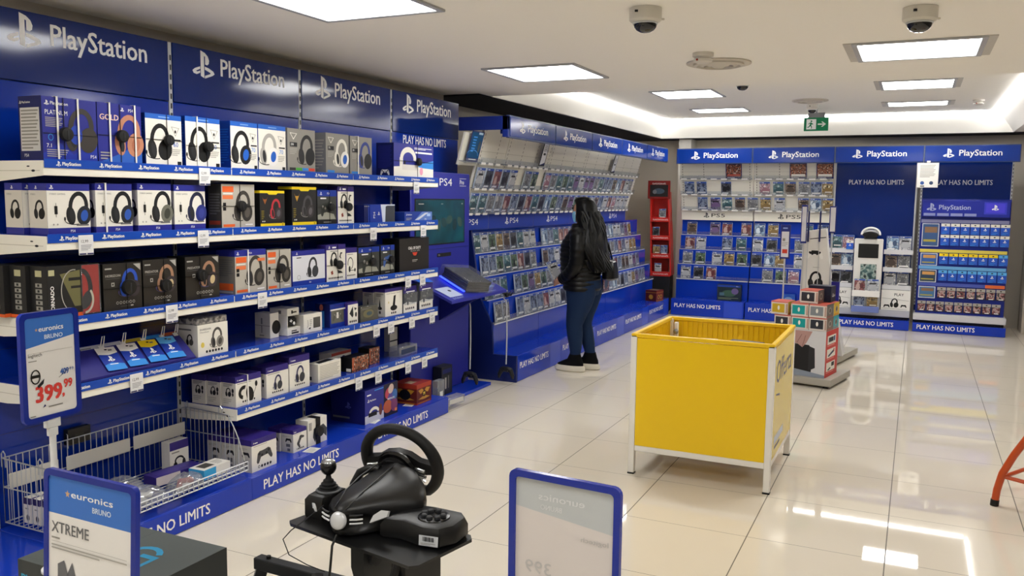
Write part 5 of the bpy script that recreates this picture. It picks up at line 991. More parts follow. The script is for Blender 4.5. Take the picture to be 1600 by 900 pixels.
# ---- card rack
CX0, CX1 = BX0+3*BM+.03, BX0+4*BM+.03
def card_rack():
    t = empty('card_rack', (CX0, BY, 0), 0, 'blue gift card rack at the right end of the far wall', 'card rack'); W = CX1-CX0
    mb = MB(); mb.box(0, W, .0, .46, .004, .115, PLINTH, .002); a = Art(mb, (0,0,0), (1,0,0), (0,0,1), (0,-1,0)); a.text('PLAY HAS NO LIMITS', .05, .04, .053, TEXT, w=.64, bold=.013); mb.build('plinth', t)
    mb = MB(); mb.box(0, W, .03, .42, .15, .225, P('#d6d5d8', .35), .003); mb.box(.02,W-.02,.08,.4,.1155,.15,BLACK); mb.build('base_shelf', t)
    mb = MB(); mb.box(0, W, .42, .45, .125, 2.2, PANELD, .002); a = Art(mb, (0,.42,0), (1,0,0), (0,0,1), (0,-1,0)); a.text('PLAY HAS NO LIMITS', .14, 1.84, .06, P('#c9cdd6', .5), w=.66, bold=.012); mb.build('back_panel', t)
    for u in (0, W-.02):
        mb = MB(); mb.box(u, u+.02, .395, .419, .3, 2.2, SILV, .001); a = Art(mb, (u,.395,0), (1,0,0), (0,0,1), (0,-1,0))
        for k in range(40): a.rect(.006,.32+k*.046,.014,.345+k*.046,DGREY)
        mb.build('upright', t)
    mb = MB(); mb.box(.02, W-.02, .16, .19, .226, 1.66, P('#122480', .3), .004); mb.box(.03,W-.03,.19,.42,.3,1.6,P('#14246e',.4)); mb.build('rack_board', t)
    mb = MB(); mb.box(.03, W-.03, .11, .158, 1.44, 1.645, P('#23309a', .3), .006); a = Art(mb, (.03,.11,1.44), (1,0,0), (0,0,1), (0,-1,0)); a.psmark(.05,.07,.1,P('#aeb6d8'),gap=.3,ratio=.55)
    for k in range(4): a.rect(.02+.15*k,.012,.15+.15*k,.045,P('#8a92c4'))
    a.rect(.68,.04,.92,.185,P('#3a3fc8')); a.rect(.7,.06,.9,.17,P('#4a44d8')); a.logo(.76,.085,.07,TEXT); mb.build('header', t)
    mb = MB(); a = Art(mb, (0,.158,0), (1,0,0), (0,0,1), (0,-1,0)); mb.box(.03,W-.03,.157,.1595,.23,.24,P('#1b32a0',.3))
    for z, c in ((1.365,'#8a8cb8'),(.995,'#d8c95a'),(.785,'#6aa8dc'),(.575,'#c8724a')): mb.box(.03, W-.03, .152, .1595, z, z+.04, P(c if z != .575 else '#4a5ab0', .4)); 
    mb.box(.78, W-.03, .1515, .1518, .575, .615, P('#d86a3a', .4))
    mb.build('price_bands', t)
    for z0, z1, c in ((1.07,1.355,'#3c5a88'),(.83,.985,'#3a62a8'),(.62,.775,'#33465a'),(.42,.565,'#4a74a0')):
        mb = MB(); mb.box(.045, .235, .150, .1595, z0, z1, P('#d8dce4', .4)); a = Art(mb, (.045,.150,z0), (1,0,0), (0,0,1), (0,-1,0)); h = z1-z0; a.rect(.008,.008,.182,h-.008,P(c)); a.rect(.03,h*.6,.17,h*.85,P('#8a6a50') if z0 > 1 or z0 < .5 else P('#d09a5a')); a.rect(.02,h*.2,.16,h*.3,P('#b0a44a')); mb.build('poster', t)
card_rack()
cr = [('first row', 1.225, 0, 7), ('second row', 1.085, 0, 7), ('third row', .855, 1, 7), ('fourth row', .645, 2, 7), ('fifth row', .43, 3, 7)]
nm = {0: 'white topped blue', 1: 'yellow topped blue', 2: 'light blue topped', 3: 'dark red picture'}
for rn, z, kd, n_ in cr:
    for j in range(n_):
        k = kd if not (rn == 'third row' and j == 6) else 2
        gift(k, (CX0+.305+.108*j, BY+.148, z), '%s gift card, %s along the %s of the card rack' % (nm[k], ORD[j], rn), 'gift cards on the card rack', 1.15)
for j in range(9): gift(3, (CX0+.09+.103*j, BY+.148, .255), 'picture gift card, %s along the lowest row of the card rack' % ORD[j], 'gift cards on the card rack', 1.1)
mb = MB(); mb.box(0, .235, 0, .003, 0, .3, WHITE, .001); a = Art(mb, (0,0,0), (1,0,0), (0,0,1), (0,-1,0)); a.small(.03,.12,.2,.28,9,GREYL); a.ell(.06,.055,.022,.022,P('#3a5a9a')); a.ell(.16,.055,.022,.022,P('#3a4a6a')); a.rect(.04,.01,.085,.022,INK)
mb.box(.1,.14,-.004,.006,.3,.325,WHITE,.002)
tag(mb.build('hanging_notice', loc=(at(1433,275,y=BY).x, BY-.02, at(1448,293,y=BY).z)), 'white paper notice hung from the header signs of the far wall', 'notice')
# things past the right end of the far wall
t = empty('store_shelving', (1.25, 12.25, 0), 0, 'pale shelving with red edges, right of the far wall', 'shelving')
mb = MB(); mb.box(0, 1.4, .36, .4, .002, 2.2, P('#cdbfae', .6)); mb.box(0, .03, .0, .4, .002, 2.2, P('#c9beb2', .6)); mb.build('frame', t)
for z in (.9, 1.25): 
    mb = MB(); mb.box(.031, 1.4, .0, .355, z, z+.02, P('#b8b0a6', .5)); mb.box(.031, 1.4, -.015, -.001, z-.03, z+.025, P('#b02a20', .4)); mb.build('red_edged_shelf', t)
mb = MB(); mb.box(.031, .8, .02, .3, 1.9, 2.1, P('#c02a22', .4), .004); a = Art(mb, (.031,.02,1.9), (1,0,0), (0,0,1), (0,-1,0)); a.arc(.06,.1,.07,.08,.02,0,2*PI,TEXT); mb.build('red_sign', t)
mb = MB(); mb.tube([(.02,-.02,.6),(.5,-.02,.05)], .025, P('#b08a4a', .5), 8); mb.build('wood_rail', t)
# ================================================================= person looking at the games
def person():
    # local frame: f = forward (towards the games wall, world -x), l = her left (world -y), z up
    PX, PY = -2.80, 7.47
    t = empty('person', (PX, PY, 0), 0, 'person with long black hair in a black padded jacket and jeans, facing the games wall', 'person')
    W = lambda f, l, z: (-f, -l, z)
    SKIN = P('#b98a70', .5); JEAN = P('#182a48', .8, .15); JACK = P('#060607', .42, .25); HAIR = P('#040404', .42, .22); SOLE = P('#d8d2c4', .55); KNIT = P('#08080a', .8, .15); MASK = P('#7fb6d8', .6)
    # one continuous body
    pts = {}; V = []; E_ = []; Rr = []
    def v(n, f, l, z, r, link=None):
        pts[n] = len(V); V.append(W(f, l, z)); Rr.append(r)
        if link: E_.append((pts[link], pts[n]))
    v('pel', -.02, 0, .84, .11); v('waist', -.01, 0, .98, .10, 'pel'); v('chest', .0, 0, 1.18, .105, 'waist'); v('neckb', -.01, 0, 1.34, .055, 'chest'); v('neck', .01, 0, 1.39, .046, 'neckb')
    v('headl', .035, 0, 1.45, .062, 'neck'); v('headm', .03, 0, 1.52, .078, 'headl'); v('headt', .015, 0, 1.575, .062, 'headm')
    for s, q in (('L', 1), ('R', -1)):
        v('sh'+s, -.01, .14*q, 1.29, .052, 'chest'); v('el'+s, -.03, .2*q, 1.03, .042, 'sh'+s); v('wr'+s, .15, .12*q, .87, .028, 'el'+s); v('ha'+s, .20, .09*q, .835, .026, 'wr'+s)
        for k, (df, dl, dz) in enumerate(((.045,.012,-.03),(.05,.004,-.012),(.05,-.004,.004),(.044,-.012,.018))):
            v('f%d%s' % (k, s), .20+df*.7, (.09+dl)*q, .835+dz, .0095, 'ha'+s); v('g%d%s' % (k, s), .20+df*1.15, (.075+dl)*q, .83+dz*1.2, .008, 'f%d%s' % (k, s))
        v('th'+s, .20, .06*q, .862, .011, 'ha'+s); v('ti'+s, .24, .05*q, .868, .009, 'th'+s)
        o_ = .06 if q > 0 else -.03
        v('hp'+s, -.02, .085*q, .76, .085, 'pel'); v('kn'+s, .03+o_*.3, .085*q, .45, .055, 'hp'+s); v('an'+s, -.03+o_, .08*q, .11, .034, 'kn'+s); v('ft'+s, .02+o_, .085*q, .06, .032, 'an'+s); v('to'+s, .10+o_, .09*q, .05, .026, 'ft'+s)
    me = bpy.data.meshes.new('body'); me.from_pydata(V, E_, []); o = bpy.data.objects.new('body', me); COL.objects.link(o); o.parent = t
    sk = o.modifiers.new('skin', 'SKIN'); sk.use_smooth_shade = True
    for i, d in enumerate(me.skin_vertices[0].data): d.radius = (Rr[i], Rr[i]); d.use_root = (i == 0)
    ss = o.modifiers.new('sub', 'SUBSURF'); ss.levels = 2; ss.render_levels = 2
    me.materials.append(SKIN)
    # face
    mb = MB(); mb.loft([[W(.100+fx, .035*k*math.cos(a), 1.49+dz+.02*k*math.sin(a)) for a in [2*PI*i/10 for i in range(10)]] for fx, dz, k in ((-.02,0,1),(.006,-.004,.55),(.016,-.008,.25))], SKIN); mb.build('nose', t)
    for q in (-1, 1):
        mb = MB(); mb.ball(W(.098, .032*q, 1.525), .011, P('#2a2420', .3), 10, 6); mb.build('eye', t)
        mb = MB(); mb.tube([W(.1,.014*q,1.545),W(.102,.035*q,1.552),W(.088,.055*q,1.543)], .004, HAIR, 6); mb.build('eyebrow', t)
    mb = MB(); rings = []
    for k, z in enumerate((1.395, 1.42, 1.45, 1.475, 1.495)):
        d = (.02, .036, .046, .046, .034)[k]; rings.append([W(.062+d*math.cos(a), .072*math.sin(a)*(1, 1, 1, .98, .9)[k], z) for a in [-PI*.5+PI*i/12 for i in range(13)]]+[W(.055+d*.8*math.cos(a), .066*math.sin(a), z) for a in [PI*.5-PI*i/12 for i in range(13)]])
    mb.loft(rings, MASK); mb.tube([W(.06,.07,1.47),W(.02,.082,1.49)], .002, WHITE, 5); mb.build('face_mask', t)['label'] = 'light blue face mask'
    # hair: a full cap and long wavy lengths down the back
    mb = MB(); rings = []; rh = random.Random(3)
    prof = [(1.632,.005,.02,.02,.0),(1.622,.06,.066,.066,.0),(1.595,.012,.094,.09,-.005),(1.55,.0,.108,.104,-.012),(1.50,0,.112,.112,-.02),(1.44,0,.118,.125,-.03),(1.38,0,.125,.15,-.045),(1.30,0,.13,.185,-.065),(1.22,0,.125,.205,-.085),(1.14,0,.115,.21,-.105),(1.06,0,.10,.20,-.122),(1.0,0,.085,.18,-.135),(.955,0,.06,.14,-.145),(.93,0,.03,.08,-.15)]
    n = 40
    for i, (z, _, a_, b_, fc) in enumerate(prof):
        ring = []
        for j in range(n):
            A = 2*PI*j/n; cf = math.cos(A); q = 1+.05*math.sin(9*A+i*.9)*(i > 3)+.03*math.sin(17*A+i*1.7)
            f = fc + a_*cf*q; 
            if cf > .25 and 1.36 < z < 1.57: f = min(f, .045)      # open round the face
            if z < 1.40 and cf > 0: f = min(f, fc+.08*cf)
            ring.append(W(f, b_*math.sin(A)*q, z))
        rings.append(ring)
    mb.loft(rings, HAIR)
    for k in range(26):
        A = PI*.5+PI*k/25; l0 = math.sin(A); c0 = math.cos(A); ps = []
        for i in range(9):
            z = 1.5-.068*i-.01*rh.random(); w_ = .012*math.sin(i*1.5+k); r_ = .112+.10*min(1, i/5)
            ps.append(W(-.02-.018*i+c0*(.105+.02*math.sin(i*.9))+w_, l0*(.105+.1*min(1,i/5)-.02*max(0,i-6))+w_, z))
        mb.tube(ps, [.014,.016,.018,.019,.019,.018,.016,.012,.004], HAIR, 7)
    mb.build('hair', t)['label'] = 'long wavy black hair'
    # padded jacket with cross quilting
    mb = MB(); rings = []; zs = [.765+.0145*i for i in range(42)]
    for i, z in enumerate(zs):
        u = (z-.765)/.595; puff = .008*abs(math.sin((z-.765)*PI/.0435))
        a_ = .165+.02*math.sin(u*PI)-.075*max(0, u-.72)/.28+puff; b_ = .205+.0*u-.10*max(0, u-.78)/.22-.02*math.sin(u*PI)+puff
        fc = -.01+.025*math.sin(u*PI*.9)
        rings.append([W(fc+a_*math.cos(A)*(1.05 if math.cos(A) > 0 else .95), b_*math.sin(A), z) for A in [2*PI*j/36 for j in range(36)]])
    mb.loft(rings, JACK)
    for q in (1, -1):
        path = [(-.01,.135,1.305),(-.022,.185,1.24),(-.03,.215,1.15),(-.03,.225,1.06),(.0,.215,.985),(.06,.18,.925),(.12,.14,.885),(.155,.12,.862)]
        P2 = []; Rs = []
        for a, b in zip(path, path[1:]):
            for k in range(5):
                s_ = k/5; P2.append(W(*(a[m]+(b[m]-a[m])*s_ if m != 1 else (a[m]+(b[m]-a[m])*s_)*q for m in range(3))))
        P2.append(W(path[-1][0], path[-1][1]*q, path[-1][2])); m_ = len(P2)
        for k in range(m_): Rs.append(.082-.036*(k/m_)+.006*abs(math.sin(k*PI/3)))
        mb.tube(P2, Rs, JACK, 16)
    mb.tube([W(.01+.075*math.cos(A), .085*math.sin(A), 1.36) for A in [2*PI*i/20 for i in range(20)]], .026, JACK, 8, True)
    mb.build('padded_jacket', t)['label'] = 'black padded jacket'
    # jeans
    mb = MB(); 
    for q in (1, -1):
        o_ = .06 if q > 0 else -.03
        path = [(-.015,.075,.80,.145,.115),(-.02,.09,.72,.14,.108),(-.01,.092,.62,.118,.098),(.01+o_*.15,.09,.52,.095,.085),(.02+o_*.3,.088,.44,.078,.074),(.0+o_*.5,.086,.34,.074,.072),(-.02+o_*.75,.083,.25,.062,.06),(-.03+o_*.9,.081,.185,.052,.05),(-.032+o_,.08,.165,.051,.05)]
        mb.loft([[W(f+a_*math.cos(A), l*q+b_*math.sin(A), z) for A in [2*PI*i/22 for i in range(22)]] for f, l, z, a_, b_ in path], JEAN)
    mb.loft([[W(-.02+a_*math.cos(A), b_*math.sin(A), z) for A in [2*PI*i/26 for i in range(26)]] for z, a_, b_ in ((.72,.13,.17),(.80,.158,.195),(.87,.15,.185),(.90,.14,.175))], JEAN)
    mb.build('jeans', t)['label'] = 'dark blue jeans'
    for q in (1, -1):
        o_ = .06 if q > 0 else -.03; mb = MB(); B = lambda f, l, z: W(f+o_-.03, l+.083*q, z)
        mb.loft([[B(f+a_*math.cos(A), b_*math.sin(A), z) for A in [2*PI*i/22 for i in range(22)]] for z, f, a_, b_ in ((.045,.045,.134,.049),(.07,.04,.128,.048),(.092,.02,.104,.046),(.115,.0,.072,.046),(.165,-.004,.054,.046))], KNIT); mb.build('sock_shoe', t)['label'] = 'black knit shoe'
        mb = MB(); mb.loft([[B(f+a_*math.cos(A)*(1 if abs(math.sin(A*2)) < .9 else 1.02), b_*math.sin(A), z) for A in [2*PI*i/24 for i in range(24)]] for z, f, a_, b_ in ((.001,.045,.132,.046),(.01,.045,.15,.054),(.036,.045,.152,.055),(.058,.04,.136,.05))], SOLE); mb.build('shoe_sole', t)['label'] = 'thick cream sole'
    # shoulder bag and the game held in the hands
    bg = empty('handbag', (PX+.235, PY+.10, .86), .1, 'black handbag hanging behind the shoulder of the person', 'bag'); BG = P('#0b0b0d', .3)
    mb = MB(); mb.loft([[(a_*math.cos(A)*(1+.06*math.sin(5*A)), b_*math.sin(A), z) for A in [2*PI*i/24 for i in range(24)]] for z, a_, b_ in ((.0,.05,.09),(.02,.075,.125),(.10,.07,.12),(.17,.055,.10),(.19,.02,.09))], BG); mb.build('bag_body', bg)
    mb = MB(); mb.tube([(0,-.08,.18),(-.03,-.05,.30),(-.07,-.02,.42),(-.03,.05,.32),(0,.09,.18)], .009, BG, 8); mb.build('bag_strap', bg)
    M = Matrix.Translation((PX-.265, PY-.065, .845)) @ Matrix.Rotation(-.5, 4, 'Y') @ Matrix.Rotation(1.25, 4, 'Z') @ Matrix.Rotation(.1, 4, 'X')
    game_case(1, M, 'pale game case held in the hands of the person', 'game case in hand')
person()
# ================================================================= yellow bargain bin
YB = P('#f3ca12', .32, .4, name='yellow_bin_panel'); YR = P('#f0c41c', .35); WL = P('#ece9e2', .35)
def bin_():
    x0, x1, y0, y1, H = -1.468, -.655, 4.745, 5.59, .84; W, D = x1-x0, y1-y0
    t = empty('bargain_bin', (x0, y0, 0), 0, 'square yellow bargain bin on white legs in the middle of the floor', 'bin')
    L = .035
    for (a, b) in ((0,0),(W-L,0),(0,D-L),(W-L,D-L)):
        mb = MB(); mb.box(a, a+L, b, b+L, .008, H-.012, WL, .002); g = mb.build('leg', t)
        mb = MB(); mb.box(a-.002, a+L+.002, b-.002, b+L+.002, .0, .0078, BLACK); mb.build('foot_cap', g)
    mb = MB()
    for z in (.14,): mb.box(L, W-L, .004, .03, z, z+.034, WL, .002); mb.box(L, W-L, D-.03, D-.004, z, z+.034, WL, .002); mb.box(.004, .03, L, D-L, z, z+.034, WL, .002); mb.box(W-.03, W-.004, L, D-L, z, z+.034, WL, .002)
    mb.build('lower_frame', t)
    for n_, a in (('front_panel', (L+.001, W-L-.001, .003, .012, .175, H-.026)), ('back_panel', (L+.001, W-L-.001, D-.012, D-.003, .175, H-.026)), ('left_panel', (.003, .012, L+.001, D-L-.001, .175, H-.026)), ('right_panel', (W-.012, W-.003, L+.001, D-L-.001, .175, H-.026))):
        mb = MB(); mb.box(*a, YB, .001)
        if n_ == 'right_panel':
            r = Art(mb, (W-.003, L, .175), (0,1,0), (0,0,1), (1,0,0)); w = D-2*L; INKB = P('#3a3f6a', .4)
            mb.box(W-.0031,W-.0029,L+.01,D-L-.01,.18,H-.03,P('#e2c95e',.25)) 
            r.text('Offerta', w*.10, .42, .13, INKB, w=w*.8, bold=.0, rot=.0); r.line([(w*.12,.36),(w*.3,.34),(w*.28,.33)],.01,INKB); r.rect(w*.1,.075,w*.55,.12,P('#c9cfd8')); r.rect(w*.12,.045,w*.4,.06,INKB)
        mb.build(n_, t)
    mb = MB(); e = .028
    for a in ((0,W,-.0,e),(0,W,D-e,D)): mb.box(a[0],a[1],a[2],a[3],H-.024,H,YR,.004)
    for a in ((0,e),(W-e,W)): mb.box(a[0],a[1],e,D-e,H-.024,H,YR,.004)
    mb.build('rim', t)
    mb = MB()
    for k in range(24): 
        u = .03+k*(W-.06)/23; v_ = .03+k*(D-.06)/23
        for q in (.022, D-.022): mb.box(u-.0025,u+.0025,q-.0025,q+.0025,.5,H-.025,YR)
        for q in (.022, W-.022): mb.box(q-.0025,q+.0025,v_-.0025,v_+.0025,.5,H-.025,YR)
    for z in (.5,.66): mb.box(.02,W-.02,D-.026,D-.02,z,z+.005,YR); mb.box(.02,W-.02,.02,.026,z,z+.005,YR); mb.box(.02,.026,.02,D-.02,z,z+.005,YR); mb.box(W-.026,W-.02,.02,D-.02,z,z+.005,YR)
    mb.build('wire_lining', t)
    mb = MB(); mb.box(.035, W-.035, .035, D-.035, .5, .512, WL); mb.build('bin_floor', t)
    mb = MB(); mb.box(.055,.08,D-.075,D-.05,.515,H-.03,WL,.003); mb.ball((.068,D-.08,H-.09),.018,STEEL,12,8); mb.build('corner_clip', t)
    # what lies in it
    for k, (u, v_, r, w, d, h, c, lab) in enumerate(((.08,.30,.15,.34,.26,.235,'#e8e6e2','white flat carton lying inside the yellow bin'),(.45,.42,-.2,.2,.15,.25,'#3c3f58','dark blue box lying inside the yellow bin'),(.30,.06,.1,.3,.17,.12,'#c9c6c0','pale box at the front of the yellow bin'))):
        carton('carton', lab, (x0+u, y0+v_, .5125), r, w, h, d, P(c), lambda a, w, h: a.small(w*.1,h*.2,w*.8,h*.8,3,GREYB), None, lambda a, w, h: (a.rect(w*.1,h*.1,w*.6,h*.4,P('#b8bac4')), a.small(w*.1,h*.5,w*.9,h*.9,4,GREYB)))
bin_()
# ================================================================= handheld console stand
TH = -.20
def low_base(x, y, rz, w, d, lab):
    t = empty('low_platform', (x, y, 0), rz, lab, 'platform', 'low grey display platforms'); G = P('#aaa59a', .45)
    mb = MB(); mb.box(0, w, 0, d, .022, .082, G, .003); a = Art(mb, (0,0,.022), (1,0,0), (0,0,1), (0,-1,0)); a.rect(0,.004,w,.007,P('#8b877e')); mb.build('deck', t)
    for (a, b) in ((.03,.03),(w-.07,.03),(.03,d-.07),(w-.07,d-.07)): m = MB(); m.box(a,a+.04,b,b+.04,0,.0215,BLACK); m.build('foot', t)
    return t
def rel(x, y, rz, u, v, z): return (x+u*math.cos(rz)-v*math.sin(rz), y+u*math.sin(rz)+v*math.cos(rz), z)
# the near platform: its corner by the aisle is at (-.59, 7.70)
w1, d1_ = .62, .60
ax, ay = -.595-w1*math.cos(TH), 7.70-w1*math.sin(TH)
low_base(ax, ay, TH, w1, d1_, 'nearer low grey platform, under the stacked console boxes')
REDC = P('#c8281e', .4); PHOTO = P('#cfcfd2', .4)
def promo_l(a, w, h):
    a.rect(0,0,w,h,PHOTO); a.poly([(0,0),(w,0),(w,h*.06),(0,h*.2)],P('#8e98a8')); a.poly([(w*.08,h*.18),(w*.72,h*.1),(w*.74,h*.56),(w*.66,h*.68),(w*.12,h*.7)],P('#1b1b1d')); a.poly([(w*.66,h*.12),(w*.8,h*.2),(w*.78,h*.62),(w*.66,h*.66)],P('#2a2a2e'))
    a.poly([(w*.2,h*.98),(w*.72,h*.98),(w*.6,h*.72),(w*.52,h*.62),(w*.4,h*.7),(w*.28,h*.68)],P('#b08a84')); a.line([(w*.4,h*.7),(w*.5,h*.9)],.006,P('#8a6660')); a.line([(w*.52,h*.64),(w*.58,h*.88)],.006,P('#8a6660'))
def promo_r(a, w, h):
    a.rect(0,0,w,h,REDC)
    for k in range(3):
        y = h*(.12+.29*k); a.rect(w*.12,y,w*.8,y+h*.19,OFFW); a.rect(w*.12,y-h*.035,w*.7,y-h*.02,P('#e8a098'))
        if k == 0: a.rect(w*.52,y+h*.08,w*.74,y+h*.17,BLACK); a.poly([(w*.2,y+h*.03),(w*.4,y+h*.07),(w*.5,y+h*.05),(w*.3,y+h*.01)],DGREY)
        elif k == 1: a.poly([(w*.2,y+h*.05),(w*.65,y+h*.15),(w*.7,y+h*.1),(w*.28,y+h*.02)],P('#2a3a5a')); a.rect(w*.64,y+h*.1,w*.72,y+h*.17,P('#b04a3a'))
        else: a.rect(w*.22,y+h*.05,w*.6,y+h*.15,P('#2a2f36')); a.rect(w*.62,y+h*.05,w*.74,y+h*.16,P('#3a5a8a'))
cx = rel(ax, ay, TH, w1-.07-.42, .05, .0825)
o = carton('promo_stand_box', 'tall promotional box with a hand photo on one side and a red side', cx, TH, .42, .41, .36, P('#b8b4ae'), promo_l, None, None, promo_r, 'display box')
# console boxes stacked on it
def sw(cc, name):
    cmat = P(cc, .35)
    def f(a, w, h):
        a.rect(0,0,w,h,P('#d9d2ca')); a.rect(0,h*.9,w,h,P('#d4756a')); a.rect(w*.07,h*.14,w*.8,h*.82,cmat); a.ell(w*.45,h*.5,.01,.02,OFFW); a.rect(w*.88,h*.1,w*.98,h*.84,P('#b8968a')); a.rect(w*.1,h*.16,w*.16,h*.8,P('#5a5a5e')) if cc == '#3a3c44' else None
    return f
def sws(cc):
    def f(a, w, h): a.rect(0,0,w,h,P(cc,.35)); a.ell(w*.5,h*.5,w*.22,h*.26,P('#a8a098')); a.ell(w*.5,h*.5,w*.13,h*.16,P('#5a5450')); a.dots(w*.12,h*.1,.008,w*.2,4,P('#c8482e'))
    return f
WBX, HBX, DBX = .155, .115, .19
z1 = .0825+.41+.0005
LAY = [(0, -.30, 0, '#35373f', '#8e8478', 'lower grey'), (0, -.145, 0, '#159a9a', '#8e8478', 'lower turquoise'), (0, .01, 0, '#2f323a', '#6a5e54', 'lower dark grey'), (1, -.33, 0, '#c9a72a', '#c2a83a', 'upper yellow'), (1, -.150, 0, '#159a9a', '#5a8a8a', 'upper turquoise'), (1, .008, 0, '#80868c', '#6a6862', 'upper pale grey')]
for lv, u, v_, c1, c2, lab in LAY:
    p = rel(cx[0], cx[1], TH, u+.255, .0+.012*(1-lv), z1+lv*(HBX+.002))
    carton('handheld_console_box', '%s handheld console box on the promotional stand, seen from the aisle' % lab, p, TH, WBX-.004, HBX, DBX, P('#cdb4a8'), sw(c1, lab), None, lambda a, w, h: a.rect(0,0,w,h,P('#d2604e',.4)), sws(c2), 'game console box', 'console boxes on the promotional stand')
for lv, c1, lab in ((0, '#2aa4b0', 'lower turquoise'), (1, '#dcb62a', 'upper yellow')):
    p = rel(cx[0], cx[1], TH, .264, .012+DBX+.002, z1+lv*(HBX+.002))
    carton('handheld_console_box', '%s handheld console box at the back of the promotional stand' % lab, p, TH, WBX-.004, HBX, .16, P('#cdb4a8'), sw(c1, lab), None, lambda a, w, h: a.rect(0,0,w,h,P('#d2604e',.4)), sws(c1), 'game console box', 'console boxes on the promotional stand')
p = rel(cx[0], cx[1], TH, .17, .03, z1+2*(HBX+.002)+.0004); carton('handheld_console_box', 'dark handheld console box lying on top of the stack', p, TH, WBX, HBX, .17, P('#cdb4a8'), sw('#33333c', 'top'), None, lambda a, w, h: a.rect(0,0,w,h,P('#d2604e',.4)), sws('#6a5e5a'), 'game console box', 'console boxes on the promotional stand')
p = rel(cx[0], cx[1], TH, .18, .215, z1+2*(HBX+.002)+.0004); carton('console_box', 'dark navy console box on the back of the stack', p, TH, .2, .14, .135, P('#1d2136',.4), lambda a, w, h: a.rect(0,0,w,h,P('#1d2136')), None, None, lambda a, w, h: (a.rect(0,0,w,h,P('#20243c',.4)), a.logo(w*.3,h*.3,h*.25,TEXT), a.rect(w*.55,h*.33,w*.9,h*.45,GREYL)), 'game console box')
# ================================================================= white console tower
tx_, ty_ = -.70, 8.74; T2 = -.2; w2, d2_ = .62, .86
bx, by = -.66-w2*math.cos(T2), 8.76-w2*math.sin(T2)
low_base(bx, by, T2, w2, d2_, 'farther low grey platform, under the white tower')
def tower():
    y = 8.95; xl = lambda px, py: at(px, py, y=y).x; zz = lambda py: at(1275, py, y=y).z
    t = empty('console_tower', (at(1278, 480, y=y).x, y, .0825), 0, 'tall white console tower with gamepad and headphone pictures', 'display stand'); x0 = t.location.x
    q = lambda px, py: (xl(px, py)-x0, zz(py)-.0825)
    mb = MB(); pts = [q(1250.5,470),q(1256,362),q(1291,357),q(1304,470)]; pts = [(pts[0][0]-.02,.002)]+[pts[1],pts[2]]+[(pts[3][0]+.05,.002)]
    mb.prism(pts, (0,.0,0), (1,0,0), (0,0,1), (0,1,0), .16, P('#e8e5e0', .35)); a = Art(mb, (0,0,0), (1,0,0), (0,0,1), (0,-1,0))
    c = q(1273, 397); a.pad(c[0], c[1], .09, P('#f4f2ee',.4), BLACK); a.poly([(c[0]-.05,c[1]+.0),(c[0]+.05,c[1]+.0),(c[0]+.03,c[1]+.035),(c[0]-.03,c[1]+.035)],BLACK); c = q(1273, 437); a.headset(c[0], c[1]-.085, .17, BLACK, BLACK, DGREY); c = q(1275, 418); a.rect(c[0]-.03,c[1],c[0]+.03,c[1]+.004,GREYL); c = q(1279,372); a.line([(c[0]-.08,c[1]-.01),(c[0]+.07,c[1]+.01)],.008,INK)
    mb.build('front_panel', t)
    mb = MB(); r = q(1297, 384); mb.prism([(pts[3][0]+.001,.002),(pts[3][0]+.05,.002),(pts[2][0]+.02,.9),(pts[2][0]+.0,.9)], (0,.02,0), (1,0,0), (0,0,1), (0,1,0), .3, P('#d8d5d2', .4)); mb.build('side_wing', t)
    mb = MB(); e = q(1300, 438); mb.box(e[0]+.0, e[0]+.075, -.06, -.005, .002, e[1], P('#26247e', .3), .004); mb.build('indigo_side_column', t)
    mb = MB(); m_ = q(1303, 430); mb.box(e[0]-.005, e[0]+.08, -.065, -.01, e[1], e[1]+.03, CLEAR); mb.box(e[0]+.0,e[0]+.07,-.05,-.02,e[1]+.002,e[1]+.09,P('#15151c',.3),.01); mb.build('gadget', t)
tower()
def post_sign(px0, px1, pyt, pyb, y, lab, price=False, foot=None):
    x0 = at(px0, pyt, y=y).x; x1 = at(px1, pyt, y=y).x; z1 = at(px0, pyt, y=y).z; z0 = at(px0, pyb, y=y).z; zf = foot
    t = empty('price_sign', (x0, y, zf), 0, lab, 'price sign'); w = x1-x0
    mb = MB(); mb.box(0, w, 0, .008, z0-zf, z1-zf, P('#1f2d7c', .35), .002); a = Art(mb, (0,0,z0-zf), (1,0,0), (0,0,1), (0,-1,0)); h = z1-z0
    a.rect(w*.14,h*.05,w*.86,h*.8 if price else h*.95,P('#dedee4'))
    if price: a.rect(w*.25,h*.16,w*.75,h*.28,P('#d0402c')); a.small(w*.2,h*.36,w*.8,h*.5,3,GREYL); a.rect(w*.25,h*.52,w*.5,h*.6,GREYB); a.rect(w*.25,h*.88,w*.7,h*.92,P('#8a9ad8'))
    mb.build('sign_face', t)
    mb = MB(); mb.tube([(w/2,.012,.0),(w/2,.012,z0-zf+.05)], .007, P('#c3c4c8', .3), 8); mb.build('pole', t)
zt = z1+HBX+.002
post_sign(1220, 1236, 351, 404, 8.2, 'tall blue edged price sign with a red price, standing among the stacked console boxes', True, .0825)
post_sign(1253, 1262.5, 320, 380, 8.93, 'narrow blue edged price sign left on top of the white tower', False, .0825)
post_sign(1297, 1308, 322, 364, 8.93, 'narrow blue edged price sign right on top of the white tower', False, .0825)
